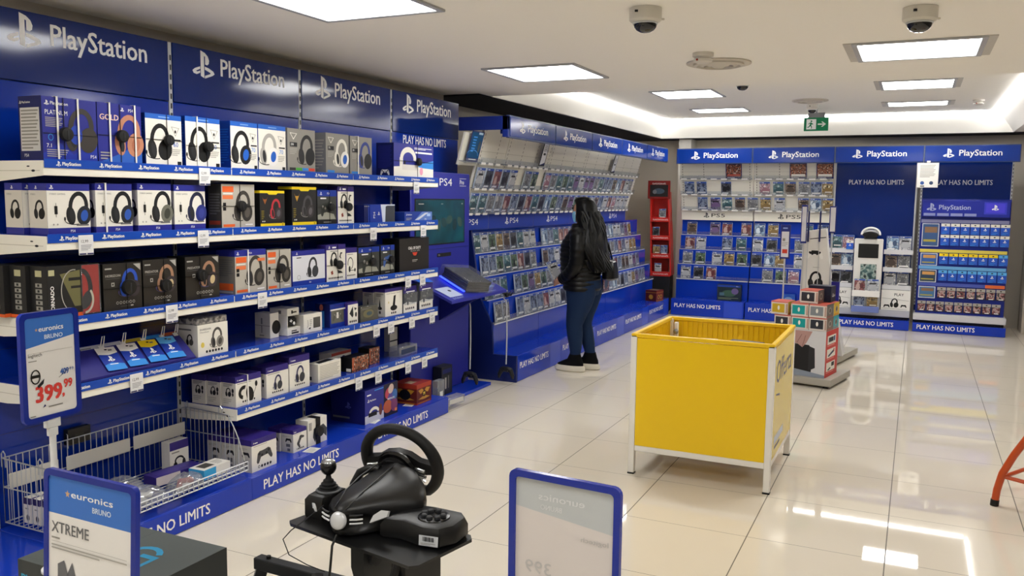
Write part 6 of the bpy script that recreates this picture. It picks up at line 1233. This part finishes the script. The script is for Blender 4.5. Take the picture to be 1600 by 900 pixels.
for k, (px, yb) in enumerate(((1263.5, 378), (1281.5, 378))):
    x = at(px, 350, y=8.93).x; mb = MB(); zt_ = at(px, 330, y=8.93).z; zb = at(px, yb, y=8.93).z; mb.box(-.008,.008,0,.012,zb-.0825,zt_-.0825,P('#1a1f5a',.35),.002); mb.box(-.003,.003,.003,.009,0,zb-.0825,SILV); tag(mb.build('sign_post', loc=(x, 8.93, .0825)), 'thin dark sign seen edge on over the white tower, %s one' % ('left' if k == 0 else 'right'), 'price sign')
# ================================================================= orange stool at the right edge
def stool():
    cx_, cy_ = .925, 5.135; t = empty('metal_stool', (cx_, cy_, 0), -.524, 'orange metal stool with bent legs at the right edge', 'stool'); O = P('#c04a14', .35, .5)
    for (sx, sy) in ((-1,-1),(1,-1),(1,1),(-1,1)):
        mb = MB(); L_ = [(sx*.40,sy*.23,.03),(sx*.395,sy*.228,.09),(sx*.378,sy*.22,.18),(sx*.335,sy*.20,.29),(sx*.275,sy*.18,.41),(sx*.235,sy*.165,.51),(sx*.215,sy*.155,.64),(sx*.19,sy*.145,.735)]
        mb.tube(L_, .019, O, 10); l = mb.build('leg', t); mb = MB(); mb.tube([(sx*.402,sy*.231,.0),(sx*.40,sy*.23,.035)], .0215, BLACK, 10); mb.build('rubber_foot', l)
    for z, k in ((.165, .372), (.40, .265)):
        for (a, b) in (((-1,-1),(1,-1)),((1,-1),(1,1)),((1,1),(-1,1)),((-1,1),(-1,-1))):
            q = k*.575 if z < .3 else k*.69; mb = MB(); mb.tube([(a[0]*k,a[1]*q,z),(b[0]*k,b[1]*q,z)], .011, O, 8); mb.build('stretcher', t)
    mb = MB(); mb.box(-.19,.19,-.16,.16,.735,.76,O,.012); mb.build('seat', t)
stool()
# ================================================================= wire basket on the plinth
WIRE = P('#c2c6ca', .3, .5, .7)
def basket():
    x0, y0, y1 = -3.553, 2.33, 3.37; D = .43; W = y1-y0; zb = .17; hb, hf = .29, .045
    t = empty('wire_basket', (x0+D, y0, zb), PI/2, 'large wire basket of loose goods hooked below the shelves', 'basket')
    def wires(fn): mb = MB(); fn(mb); return mb
    r = .002
    mb = MB()
    for z in (0, hb*.55, hb): mb.tube([(0,D,z),(W,D,z)], r*1.5, WIRE, 6)
    for k in range(34): mb.tube([(W*k/33,D,0),(W*k/33,D,hb)], r, WIRE, 5)
    mb.build('back_grid', t)
    mb = MB()
    for z in (0, hf*.5, hf): mb.tube([(0,-.0,z),(W,-.0,z)], r*1.6, P('#e4e7ea', .3), 6)
    for k in range(34): mb.tube([(W*k/33,.03,0),(W*k/33,-.004,0),(W*k/33,-.004,hf)], r, WIRE, 5)
    mb.build('front_grid', t)
    def top(v): return hf+(hb-.01-hf)*(min(1, max(0, (v-.03)/.10))**.6) if v < .13 else hb-.01+.01*(v-.13)/.3
    for x in (0, W):
        mb = MB(); vs = [D*k/14 for k in range(15)]
        mb.tube([(x,v,top(v)) for v in [0,.02,.04,.06,.08,.1,.13]+[.16,.25,.35,D]], r*1.6, WIRE, 6); mb.tube([(x,0,0),(x,D,0)], r*1.5, WIRE, 6); mb.tube([(x,.06,hb*.55),(x,D,hb*.55)], r*1.4, WIRE, 6)
        for v in vs: mb.tube([(x,v,0),(x,v,top(v))], r, WIRE, 5)
        for v in (.17, D-.02): mb.tube([(x,v,hb-.04),(x,v,hb+.02),(x,v+.012,hb+.032),(x,v+.024,hb+.02),(x,v+.024,hb-.04)], r*1.3, WIRE, 6)
        mb.build('side_grid', t)
    mb = MB()
    for k in range(1, 12): mb.tube([(0,D*k/12,0),(W,D*k/12,0)], r, WIRE, 5)
    for k in range(1, 12): mb.tube([(W*k/12,0,-.003),(W*k/12,D,-.003)], r, WIRE, 5)
    mb.build('bottom_grid', t)
    for q, (a, b) in enumerate(((.02,.26),(.30,.66),(.68,1.02))):
        mb = MB(); mb.box(a, b, D-.012, D-.006, hb*.50, hb*.74, P('#dcdad2', .5), .004); mb.build('white_plate', t)
    return x0+D, y0, zb
bx0, by0, bz = basket()
def inb(v, u, z=.004): return (bx0-v, by0+u, bz+z)
carton('earpiece_box', 'small white box with a purple top and an earpiece, standing in the wire basket', inb(.30,.80), PI/2, .125, .16, .06, OFFW, lambda a, w, h: (a.rect(0,0,w,h,OFFW), a.rect(0,h*.72,w,h,PURP), a.arc(w*.5,h*.34,w*.26,h*.16,.01,.1*PI,1.1*PI,BLACK), a.ell(w*.74,h*.2,.012,.03,BLACK), a.ell(w*.28,h*.2,.014,.02,BLACK), a.rect(w*.1,h*.62,w*.5,h*.66,GREYB)), cat='accessory box')
carton('accessory_box', 'flat purple box lying in the wire basket before the earpiece box', inb(.20,.62), PI/2-.1, .28, .045, .1, PURP, lambda a, w, h: (a.rect(0,0,w,h,P('#2c2270')), a.rect(0,0,w*.5,h,P('#cfc4c0'))), None, lambda a, w, h: a.small(w*.1,h*.2,w*.8,h*.8,3,P('#5a50a0')), cat='accessory box')
carton('card_reader_box', 'white and light blue box with a dark window, in the wire basket', inb(.065,.80), PI/2+.05, .19, .05, .1, OFFW, lambda a, w, h: (a.rect(0,0,w*.45,h,P('#3aa4dc')), a.rect(w*.45,0,w,h,OFFW)), lambda a, d, h: a.rect(0,0,d,h,P('#3aa4dc')), lambda a, w, h: (a.rect(0,0,w,h,OFFW), a.rect(w*.15,h*.25,w*.55,h*.85,P('#4a4844')), a.small(w*.65,h*.2,w*.95,h*.8,4,GREYL)), cat='accessory box')
def bag(name, lab, u, v, w, d, rz, fill, seed, h=.04):
    r = random.Random(seed); mb = MB(); n, m_ = 10, 8; top = []
    Z = [[(h*(.45+.55*math.sin(PI*i/n)*math.sin(PI*j/m_))+.012*r.random()) if 0 < i < n and 0 < j < m_ else .003 for j in range(m_+1)] for i in range(n+1)]
    vs = [(-w/2+w*i/n, -d/2+d*j/m_, Z[i][j]) for i in range(n+1) for j in range(m_+1)]
    fs = [(i*(m_+1)+j, (i+1)*(m_+1)+j, (i+1)*(m_+1)+j+1, i*(m_+1)+j+1) for i in range(n) for j in range(m_)]
    b = len(vs); vs += [(-w/2,-d/2,0),(w/2,-d/2,0),(w/2,d/2,0),(-w/2,d/2,0)]; fs.append((b+3,b+2,b+1,b))
    mb.add(vs, fs, CLEARW); o = mb.build(name, None, inb(v, u), PI/2+rz, 80); tag(o, lab, 'bagged item')
    mb = MB(); mb.tube([(-w*.3,-d*.2,h*.35),(-w*.05,d*.2,h*.45),(w*.2,-d*.1,h*.4),(w*.3,d*.2,h*.3)], h*.2, P(fill), 8); mb.box(-w*.3,w*.1,-d*.3,d*.1,.002,h*.3,P('#b9b7b4'),.004); mb.build('contents', o)
bag('blister_pack', 'clear blister pack with a dark cable, middle of the wire basket', .44, .26, .26, .15, .1, '#2a2a2c', 1, .09)
bag('blister_pack', 'clear pack with a white cable near the front of the basket', .42, .09, .26, .12, -.05, '#d8d6d2', 2, .075)
bag('blister_pack', 'clear pack with a red cable beside the white and light blue box', .68, .075, .2, .10, .1, '#a83a3a', 3, .07)
bag('blister_pack', 'clear pack standing against the back of the basket behind the front sign', .22, .36, .22, .08, .0, '#c9c8c4', 4, .09)
for k in range(5):
    carton('cable_box', 'small white box, %s from the back in the row at the near basket end' % ORD[k], inb(.30-.056*k, .03+.004*k), PI/2, .085, .115, .045, OFFW, lambda a, w, h: (a.rect(0,0,w,h,OFFW), a.rect(0,h*.75,w,h,PURP)), lambda a, d, h: (a.rect(0,0,d,h,P('#dedad4')), a.rect(0,h*.74,d,h,P('#2a2264')), a.ell(d*.55,h*.22,d*.22,h*.13,BLACK), a.rect(d*.2,h*.55,d*.7,h*.6,GREYB)), cat='accessory box', group='small white boxes in the wire basket')
# ================================================================= big grey wheel box in the foreground
GBX = P('#4a504f', .55, .4)
def wheel_box():
    z = .6; d_, w = .30, .46; x1, y1 = -1.757, 1.803
    def front(a, w, h): a.rect(0,0,w,h,P('#34393a')); a.text('PLAY ', w*.03, h*.78, .026, P('#2f9ac4'), bold=.03); a.text('ADVANCED', w*.24, h*.78, .026, TEXT, bold=.03); a.small(w*.04,h*.55,w*.4,h*.72,4,MIDG)
    def top(a, w, h):
        a.rect(w*.41,0,w*.415,h,P('#3a3f40')); a.rect(w*.03,h*.06,w*.97,h*.065,P('#434948')); G = P('#2b88b4', .5)
        a.arc(w*.62,h*.52,.062,.062,.018,.15*PI,1.75*PI,G); a.rect(w*.62,h*.50,w*.755,h*.56,G); a.rect(w*.725,h*.34,w*.755,h*.56,G)
    def right(a, w, h): a.rect(0,0,w,h,P('#2e3334')); a.poly([(w*.15,h*.70),(w*.42,h*.86),(w*.38,h*.70)],P('#2b9ac8')); a.small(w*.1,h*.2,w*.8,h*.5,4,MIDG)
    t = carton('wheel_box', 'big dark grey product box with a blue letter mark, at the lower left', (x1-w, y1-.32, z-d_), 0, w, d_, .32, GBX, front, None, top, right, 'box')
    mb = MB(); mb.box(-.02, w+.02, -.02, .34, .0, z-d_-.0005, P('#2a2d2e', .5), .004); tag(mb.build('display_block', loc=(x1-w, y1-.32, 0)), 'dark block under the big grey product box', 'block')
wheel_box()
# ================================================================= price signs on poles
FRB = P('#12298e', .2, .4, name='blue_sign_frame'); SBLUE = P('#3a72c8', .35); SPAPER = P('#e6e4e2', .45)
def pole_sign(name, lab, TL, TR, h, foot, art, back=None, lean=0.0, pole_to=None):
    TL, TR = Vector(TL), Vector(TR); z1 = (TL.z+TR.z)/2; d = Vector((TR.x-TL.x, TR.y-TL.y, 0)); w = d.length; rz = math.atan2(d.y, d.x)
    t = empty(name, (TL.x, TL.y, z1-h), rz, lab, 'price sign'); t.rotation_euler = (lean, 0, rz)
    r = .016; mb = MB()
    def rr_(w, h, r, o): 
        ps = []
        for cx, cy, a0 in ((w-r-o, h-r-o, 0), (r+o, h-r-o, 90), (r+o, r+o, 180), (w-r-o, r+o, 270)):
            for k in range(5): A = math.radians(a0+22.5*k); ps.append((cx+r*math.cos(A), cy+r*math.sin(A)))
        return ps
    o_ = rr_(w, h, r, 0); i_ = rr_(w, h, r*.6, .014)
    n = len(o_); rings = [[(p[0], y, p[1]) for p in ps] for ps, y in ((o_, -.006), (o_, .006), (i_, .006), (i_, -.006))]
    mb.loft(rings, FRB, closed=True); mb.build('frame', t)
    mb = MB(); mb.box(.010, w-.010, -.0025, .0, .010, h-.010, SPAPER); a = Art(mb, (.014,-.0025,.014), (1,0,0), (0,0,1), (0,-1,0)); art(a, w-.028, h-.028)
    if back: b = Art(mb, (w-.014,.0,.014), (-1,0,0), (0,0,1), (0,1,0)); back(b, w-.028, h-.028)
    mb.build('sheet', t)
    mb = MB(); px = w*.5
    mb.box(px-.02, px+.02, -.006, .012, -.022, .004, P('#d4d6d8', .35), .002); mb.box(px-.013, px+.013, -.004, .010, -.045, -.022, P('#d4d6d8', .35), .002); mb.tube([(px,.003,-.04),(px,.003,foot-(z1-h)+.012)], .0085, P('#d2d4d6', .35), 12); mb.build('pole', t)
    mb = MB(); mb.lathe([(.0,0),(.042,0),(.042,.006),(.03,.012),(.012,.014)], (px,.003,foot-(z1-h)), P('#cfd1d4', .3), 28); mb.build('base', t)
def brand(a, w, h, slant, k=1):
    a.rect(0,0,w,h,SPAPER); a.poly([(0,h),(0,h*(1-slant[0])),(w,h*(1-slant[1])),(w,h)], SBLUE)
    st = [(.085*w*k+.034*w*(1 if i % 2 == 0 else .42)*math.cos(PI/2+i*PI/5)+w*.15, h*.875+.034*w*(1 if i % 2 == 0 else .42)*math.sin(PI/2+i*PI/5)) for i in range(10)]
    a.poly(st, P('#c9a27a')); a.text('euronics', w*.28, h*.855, h*.05, TEXT, w=w*.50, bold=.02); a.text('BRUNO', w*.76, h*.775, h*.042, P('#d4e2f6'), al='r', bold=.025)
def s1(a, w, h):
    brand(a, w, h, (.30, .22)); a.text('logitech', w*.05, h*.61, h*.035, INK, w=w*.27); a.small(w*.05,h*.56,w*.3,h*.58,1,GREYB); a.rect(w*.05,h*.645,w*.95,h*.648,GREYL)
    a.text('409', w*.68, h*.385, h*.06, P('#2d5aa8'), bold=.03, w=w*.17); a.text('99', w*.87, h*.41, h*.035, P('#2d5aa8')); a.line([(w*.64,h*.36),(w*.9,h*.44)],.0015,MIDG)
    RR_ = P('#d8423a', .5); a.text('399', w*.17, h*.15, h*.155, RR_, w=w*.52, bold=.035); a.text(',', w*.70, h*.17, h*.12, RR_, bold=.02); a.text('99', w*.74, h*.245, h*.085, RR_, w=w*.17, bold=.03)
    a.arc(w*.17,h*.41,w*.1,h*.075,w*.025,0,2*PI,BLACK); a.rect(w*.09,h*.4,w*.25,h*.43,BLACK); a.poly([(w*.2,h*.32),(w*.34,h*.38),(w*.32,h*.33),(w*.22,h*.29)],DGREY); a.small(w*.4,h*.07,w*.85,h*.1,1,GREYB); a.rect(w*.03,h*.015,w*.14,h*.025,GREYB); a.poly([(w*.28,h*.085),(w*.35,h*.1),(w*.33,h*.12)],NAVY)
def camp(px, py, dep): return CAM + (CR*((px-800)/F) + CD*((py-450)/F) + CF)*dep
pole_sign('price_sign', 'blue framed price sign showing 399,99 in red, on a white pole', camp(27,497,2.12), camp(119,474,2.275), .285, .62, s1)
def s2(a, w, h):
    brand(a, w, h, (.30, .30)); a.text('XTREME', w*.04, h*.55, h*.085, MIDG, w=w*.46, bold=.013); a.small(w*.04,h*.49,w*.2,h*.52,1,GREYB); a.small(w*.04,h*.41,w*.95,h*.46,2,GREYL); a.rect(w*.04,h*.475,w*.95,h*.478,GREYL)
    a.poly([(w*.12,h*.30),(w*.2,h*.34),(w*.24,h*.24),(w*.3,h*.34),(w*.36,h*.18),(w*.42,h*.10),(w*.3,h*.08),(w*.12,h*.17)],P('#66676b', .5))
pole_sign('price_sign', 'blue framed sign headed XTREME in the lower left corner', camp(62,732,1.9), camp(206,765,1.77), .31, .003, s2, lean=-.05)
GHOST = P('#d2d3d4', .5); GH2 = P('#b6b3b2', .5)
def s3b(a, w, h):
    a.rect(0,0,w,h,P('#cdc6c3',.5)); a.poly([(0,h),(0,h*.78),(w,h*.70),(w,h)],P('#b4b8ba',.5))
    # printing that shows through from the other side, so it reads backwards
    for s, u, v, hh, ww in (('euronics', .29, .855, .05, .47), ('BRUNO', .52, .785, .036, .22), ('logitech', .05, .61, .035, .27), ('399', .62, .3, .09, .27)):
        b = Art(a.mb, a.O+a.U*w, -a.U, a.V, a.N); b.l = a.l+.0003; b.text(s, w*u, h*v, h*hh, GHOST if s in ('euronics','BRUNO') else GH2, w=w*ww, bold=.01)
    a.arc(w*.86,h*.27,w*.1,h*.07,w*.02,0,2*PI,GH2)
TLb, TRb = camp(798,730,1.75), camp(972,763,1.63)
pole_sign('price_sign', 'blue framed sign seen from the back at the bottom centre', TRb, TLb, .31, .003, s1, s3b)
# ================================================================= racing wheel on its stand
OB = Vector((-1.565, 1.836, .70)); ua = math.radians(-11.3); U3 = Vector((math.cos(ua), math.sin(ua), 0)); W3 = Vector((-math.sin(ua), math.cos(ua), 0))
BZ = .70; ra = math.radians(3.7); RB = OB+U3*.2+W3*.03
PL = P('#0f0f10', .4, .35); PLG = P('#0a0a0b', .22, .4); SATIN = P('#141415', .5, .3)
def wheel_stand():
    t = empty('wheel_stand', (OB.x, OB.y, 0), ua, 'black wheel stand with a flat board and steel tube legs', 'stand')
    mb = MB(); pts = [(.02,0),(.475,0),(.49,.02),(.49,.23),(.47,.25),(.02,.25),(0,.23),(0,.012)]
    mb.prism(pts, (0,0,BZ-.009), (1,0,0), (0,1,0), (0,0,1), .0085, P('#0f0f10', .3, .5)); mb.build('board', t)
    mb = MB(); mb.prism([(.0,BZ-.0095),(.0,BZ-.10),(.06,BZ-.30),(.10,BZ-.30),(.13,BZ-.12),(.16,BZ-.0095)], (.20,.06,0), (0,1,0), (0,0,1), (1,0,0), .05, P('#2b2d2e', .4)); mb.cyl((.19,.10,BZ-.07),(.262,.10,BZ-.07),.022,DGREY,16); mb.cyl((.18,.14,BZ-.05),(.27,.14,BZ-.05),.012,STEEL,12); mb.build('tilt_bracket', t)
    mb = MB(); mb.box(.36,.41,.05,.20,BZ-.16,BZ-.0095,PL,.006); mb.tube([(.385,.06,BZ-.02),(.385,.03,BZ-.09),(.385,.06,BZ-.16)],.012,PL,8); mb.build('side_bracket', t)
    mb = MB(); mb.tube([(.235,.13,BZ-.25),(.235,.10,.05)], .028, PL, 4); mb.tube([(.385,.13,BZ-.15),(.385,.10,.05)], .02, PL, 4); mb.build('upright', t)
    for q in (-1, 1): m = MB(); m.box(.0 if q < 0 else .42, .04 if q < 0 else .46, -.30, .36, .002, .042, PL, .005); m.build('floor_runner', t)
    m = MB(); m.box(.041,.419,.05,.13,.004,.046,PL,.005); m.build('cross_tube', t)
wheel_stand()
pa, pb = at(402, 868, z=.42), at(545, 906, z=.42)
t = empty('steel_frame', (pa.x, pa.y, 0), math.atan2(pb.y-pa.y, pb.x-pa.x), 'dark steel tube frame in front of the racing wheel stand', 'frame'); LW = (pb-pa).length
mb = MB(); mb.box(0, LW+.25, -.02, .02, .38, .42, P('#26282a', .45), .003); mb.cyl((.05,0,.42),(.05,0,.43),.008,BLACK,10); mb.build('cross_bar', t)
for u in (.0, LW+.21): 
    mb = MB(); mb.tube([(u+.02,0,.38),(u-.04,-.1,.002)], .026, P('#1e2022', .45), 4); mb.build('leg', t)
def wheel():
    t = empty('racing_wheel', (RB.x, RB.y, BZ), ra, 'black racing wheel with a silver nose badge, on the stand board', 'racing wheel')
    # hood, from the nose back to the wheel shaft
    def ring(d, c, hw, z0, z1, p=2.6, n=32):
        out = []
        for i in range(n):
            A = 2*PI*i/n; ca, sa = math.cos(A), math.sin(A)
            x = hw*math.copysign(abs(ca)**(2/p), ca); zz = (z1-z0)/2*math.copysign(abs(sa)**(2/p), sa)
            if sa > 0: x *= 1-.28*sa**2
            ridge = .006*math.exp(-((x-c*0)/(.018))**2)*(sa > 0)
            out.append((c+x, d + .055*(abs(x)/max(hw,.01))**2*(1 if d < .06 else max(0, 1-(d-.06)/.08)), (z0+z1)/2+zz+ridge))
        return out
    S = [(-.018,.0,.035,.02,.06),(-.014,.0,.062,.006,.071),(.0,.002,.082,.001,.081),(.03,.016,.108,.001,.091),(.08,.034,.122,.001,.102),(.13,.046,.126,.002,.111),(.18,.046,.118,.004,.118),(.23,.034,.1,.02,.123),(.265,.02,.074,.045,.126),(.285,.008,.05,.062,.122)]
    mb = MB(); mb.loft([ring(d, c, hw, z0, z1) for d, c, hw, z0, z1 in S], PL); mb.build('hood', t, ang=60)
    mb = MB()
    for q in (-1, 1): mb.tube([(q*.018,-.01,.0785),(q*.026,.06,.1045),(q*.03,.14,.1195),(q*.026,.22,.1285),(q*.02,.262,.1305)], [.0015,.002,.0022,.002,.001], PL, 6)
    mb.build('hood_seam', t)
    mb = MB(); mb.lathe([(0,0),(.024,0),(.024,.006),(.021,.010),(.012,.0125),(0,.0135)], (0,-.016,.048), P('#c4c6c9', .35, .5, .3), 32, (0,-1,.25)); mb.build('nose_badge', t)['label'] = 'round silver badge'
    for q in (-1, 1):
        mb = MB(); pts = [(.080,-.012),(.124,.008),(.128,.026),(.110,.028),(.090,.012)]
        k_ = 1.0 if q > 0 else .45; L0 = [(q*(.104+(x-.104)*k_), .010+.38*(x-.06), .052+z*.9*k_) for x, z in pts]; L1 = [(a, b-.010, c+.004) for a, b, c in L0]
        mb.loft([L0, L1], P('#d2d4d6', .3, .5)); mb.build('headlight', t)['label'] = 'silver headlight'
        mb = MB()
        for k in range(3): mb.tube([(q*.032,-.0145,.043+.011*k),(q*.05,-.008,.044+.011*k),(q*.064,.0005,.045+.011*k)], .0026, SILV if k < 2 else PL, 6)
        mb.build('vent_bars', t)
    # shaft and hub
    C3 = Vector((0, .32, .105)); n3 = Vector((0, .94, .34)).normalized(); m3 = Vector((0, -.34, .94)).normalized(); r3 = Vector((1,0,0))
    mb = MB(); mb.lathe([(.048,-.05),(.05,-.02),(.042,-.006),(.036,.0)], C3, SATIN, 28, n3); mb.lathe([(.06,-.032),(.064,-.022),(.06,-.014)], C3, PLG, 28, n3); mb.build('shaft', t)
    # rim: slightly flattened at the bottom, thicker grips at the sides
    mb = MB(); ps = []; rs = []; N_ = 56
    for i in range(N_):
        A = 2*PI*i/N_; k = 1.0
        if math.sin(A) < -.8: k = .8/abs(math.sin(A))*.99+.01
        ps.append(C3+n3*.012+(r3*math.cos(A)+m3*math.sin(A)*k)*.121); rs.append(.0165+.003*max(0, math.cos(2*A)))
    mb.tube(ps, rs, P('#131314', .55, .3), 16, True); mb.build('rim', t)
    def pl(a, b, c=0): return tuple(C3+r3*a+m3*b+n3*c)
    mb = MB(); out = []
    for ctr, dep in (((0,0),0),):
        pts = [(-.112,.014),(-.07,.022),(-.04,.042),(.0,.05),(.04,.042),(.07,.022),(.112,.014),(.112,-.020),(.07,-.026),(.045,-.05),(.03,-.085),(-.03,-.085),(-.045,-.05),(-.07,-.026),(-.112,-.020)]
        mb.prism(pts, C3-n3*.004, r3, m3, n3, .022, SATIN)
    for q in (-1, 1): mb.prism([(q*.024,-.08),(q*.040,-.08),(q*.052,-.112),(q*.034,-.112)], C3, r3, m3, n3, .014, SATIN)
    mb.build('spokes', t)
    for q in (-1, 1):
        mb = MB(); 
        for a0, b0 in ((.05,.004),(.05,-.016)):
            mb.tube([pl(q*.045,b0-.0,-.012),pl(q*.072,b0+.004,-.022),pl(q*.098,b0+.002,-.026)], [.004,.0055,.005], CHROME, 8)
        mb.tube([pl(q*.075,-.02,-.022),pl(q*.09,-.035,-.02)], .004, CHROME, 6)
        mb.build('shift_paddle', t)['label'] = 'chrome shift paddle'
    # right pod with buttons
    def pod(z0, z1, g, pts, m): return [[(x+ (cxp-x)*g, y+(cyp-y)*g, z) for x, y in pts] for z in (z0, z1)]
    pts = [(.10,.03),(.16,.035),(.235,.012),(.285,.018),(.312,.06),(.315,.13),(.29,.165),(.20,.175),(.11,.17)]; cxp, cyp = .21, .095
    mb = MB(); ringp = lambda z, g: [(x+(cxp-x)*g, y+(cyp-y)*g, z) for x, y in pts]
    mb.loft([ringp(.001,.06), ringp(.008,.0), ringp(.036,.0), ringp(.052,.10), ringp(.056,.22)], PL); a = Art(mb, (.245,.0115,.0), (1,.14,0), (0,0,1), (0,-1,0)); mb.build('button_pod', t)
    mb = MB(); mb.lathe([(.0,0),(.045,0),(.043,.004),(.03,.006),(0,.006)], (.232,.09,.0555), PLG, 28); 
    for k in range(8): A = k*PI/4; mb.lathe([(.0085,0),(.0085,.006),(.006,.0085),(0,.009)], (.232+.028*math.cos(A), .09+.028*math.sin(A), .0605), DGREY, 12)
    mb.build('button_cluster', t)
    mb = MB(); mb.add([(.228,.0088,.008),(.282,.0125,.008),(.283,.0132,.036),(.229,.0092,.036)],[(0,1,2,3)],P('#c9ccd0',.4)); a = Art(mb, (.228,.0082,.008), (1,.072,0), (0,0,1), (0,-1,0))
    for k in range(9): a.rect(.012+.0035*k, .013, .0135+.0035*k+.0007*(k % 3), .025, INK)
    a.small(.006,.003,.048,.009,2,GREYB); mb.build('sticker', t)['label'] = 'white barcode sticker'
    mb = MB(); mb.tube([(-.105,.215,.012),(-.10,.222,.06),(-.085,.23,.095),(-.055,.235,.112),(-.02,.235,.112)], [.016,.015,.014,.013,.012], PL, 10); mb.build('left_arm', t)
wheel()
def shifter():
    u0 = RB + Vector((math.cos(ra), math.sin(ra), 0))*(-.148) + Vector((-math.sin(ra), math.cos(ra), 0))*.185
    x, y = -.122, .125
    o = RB + Vector((math.cos(ra)*x-math.sin(ra)*y, math.sin(ra)*x+math.cos(ra)*y, 0))
    t = empty('gear_shifter', (o.x, o.y, BZ), ra, 'black gear shifter with a ball knob, left of the racing wheel', 'gear shifter')
    pts = [(-.052,-.05),(.010,-.058),(.025,-.03),(.025,.055),(-.045,.06),(-.054,.0)]; rg = lambda z, g: [(x*(1-g), y*(1-g), z) for x, y in pts]
    mb = MB(); mb.loft([rg(.0005,.02), rg(.008,0), rg(.052,.0), rg(.064,.16), rg(.066,.3)], PL); a = Art(mb, (-.05,-.0515,0), (1,-.136,0), (0,0,1), (0,-1,0)); a.rect(.028,.032,.042,.040,SILV); mb.build('housing', t)
    mb = MB(); mb.lathe([(.036,.0),(.037,.003),(.033,.006)], (-.008,.005,.0665), P('#55575a', .4), 28); mb.build('collar', t)
    mb = MB(); mb.lathe([(.031,0),(.032,.006),(.026,.009),(.027,.014),(.021,.017),(.022,.022),(.016,.026),(.015,.032),(.009,.036),(.006,.05)], (-.008,.005,.0665), P('#0e0e0f', .6), 26); mb.build('gaiter', t)
    mb = MB(); mb.ball((-.008,.005,.137), .0235, PLG, 24, 14, (1,1,1.05)); mb.lathe([(.021,.0),(.0195,.004),(.012,.0085),(0,.010)], (-.008,.005,.1515), CHROME, 24); mb.build('knob', t)['label'] = 'ball knob with a chrome cap'
shifter()
def cables():
    B = lambda x, y, z: tuple(Vector((RB.x, RB.y, BZ))+Vector((math.cos(ra)*x-math.sin(ra)*y, math.sin(ra)*x+math.cos(ra)*y, z)))
    mb = MB(); mb.tube([B(.0,-.028,.012),B(.0,-.05,-.01),B(-.004,-.052,-.06),B(-.012,-.05,-.12),B(-.03,-.04,-.2)], .0035, BLACK, 8); tag(mb.build('power_cable'), 'thick black cable hanging from the nose of the racing wheel', 'cable')
    mb = MB(); mb.tube([B(-.03,-.075,-.085),B(-.028,-.078,-.125)], .016, BLACK, 10); mb.tube([B(-.028,-.078,-.125),B(-.026,-.08,-.19)], .014, P('#b8bcc4', .3), 10); tag(mb.build('cable_box'), 'black and grey cable plug hanging below the racing wheel board', 'cable')
    mb = MB(); mb.tube([B(-.10,.06,.05),B(-.13,.02,.02),B(-.145,-.03,.003),B(-.15,-.06,-.012),B(-.12,-.075,-.045),B(-.06,-.08,-.06),B(-.01,-.07,-.075)], .0016, BLACK, 6); tag(mb.build('thin_cable'), 'thin black cable looping off the left of the wheel board', 'cable')
cables()
# ================================================================= camera and render look
cd = bpy.data.cameras.new('camera'); cd.sensor_width = 36; cd.lens = F/1600*36; cd.clip_start = .05; cd.clip_end = 60
co = bpy.data.objects.new('camera', cd); COL.objects.link(co)
M = Matrix((( CR.x, -CD.x, -CF.x, 0), (CR.y, -CD.y, -CF.y, 0), (CR.z, -CD.z, -CF.z, EYE), (0,0,0,1))); co.matrix_world = M
SC.camera = co
w = bpy.data.worlds.new('world'); SC.world = w; w.use_nodes = True; w.node_tree.nodes['Background'].inputs[0].default_value = (.75, .78, .85, 1); w.node_tree.nodes['Background'].inputs[1].default_value = .15
v = SC.view_settings; v.view_transform = 'Standard'; v.look = 'None'; v.gamma = 1; v.use_curve_mapping = False; v.exposure = .2
SC.cycles.max_bounces = 10; SC.cycles.diffuse_bounces = 5; SC.cycles.glossy_bounces = 4; SC.cycles.transparent_max_bounces = 24; SC.cycles.use_denoising = True
SC.cycles.sample_clamp_indirect = 6
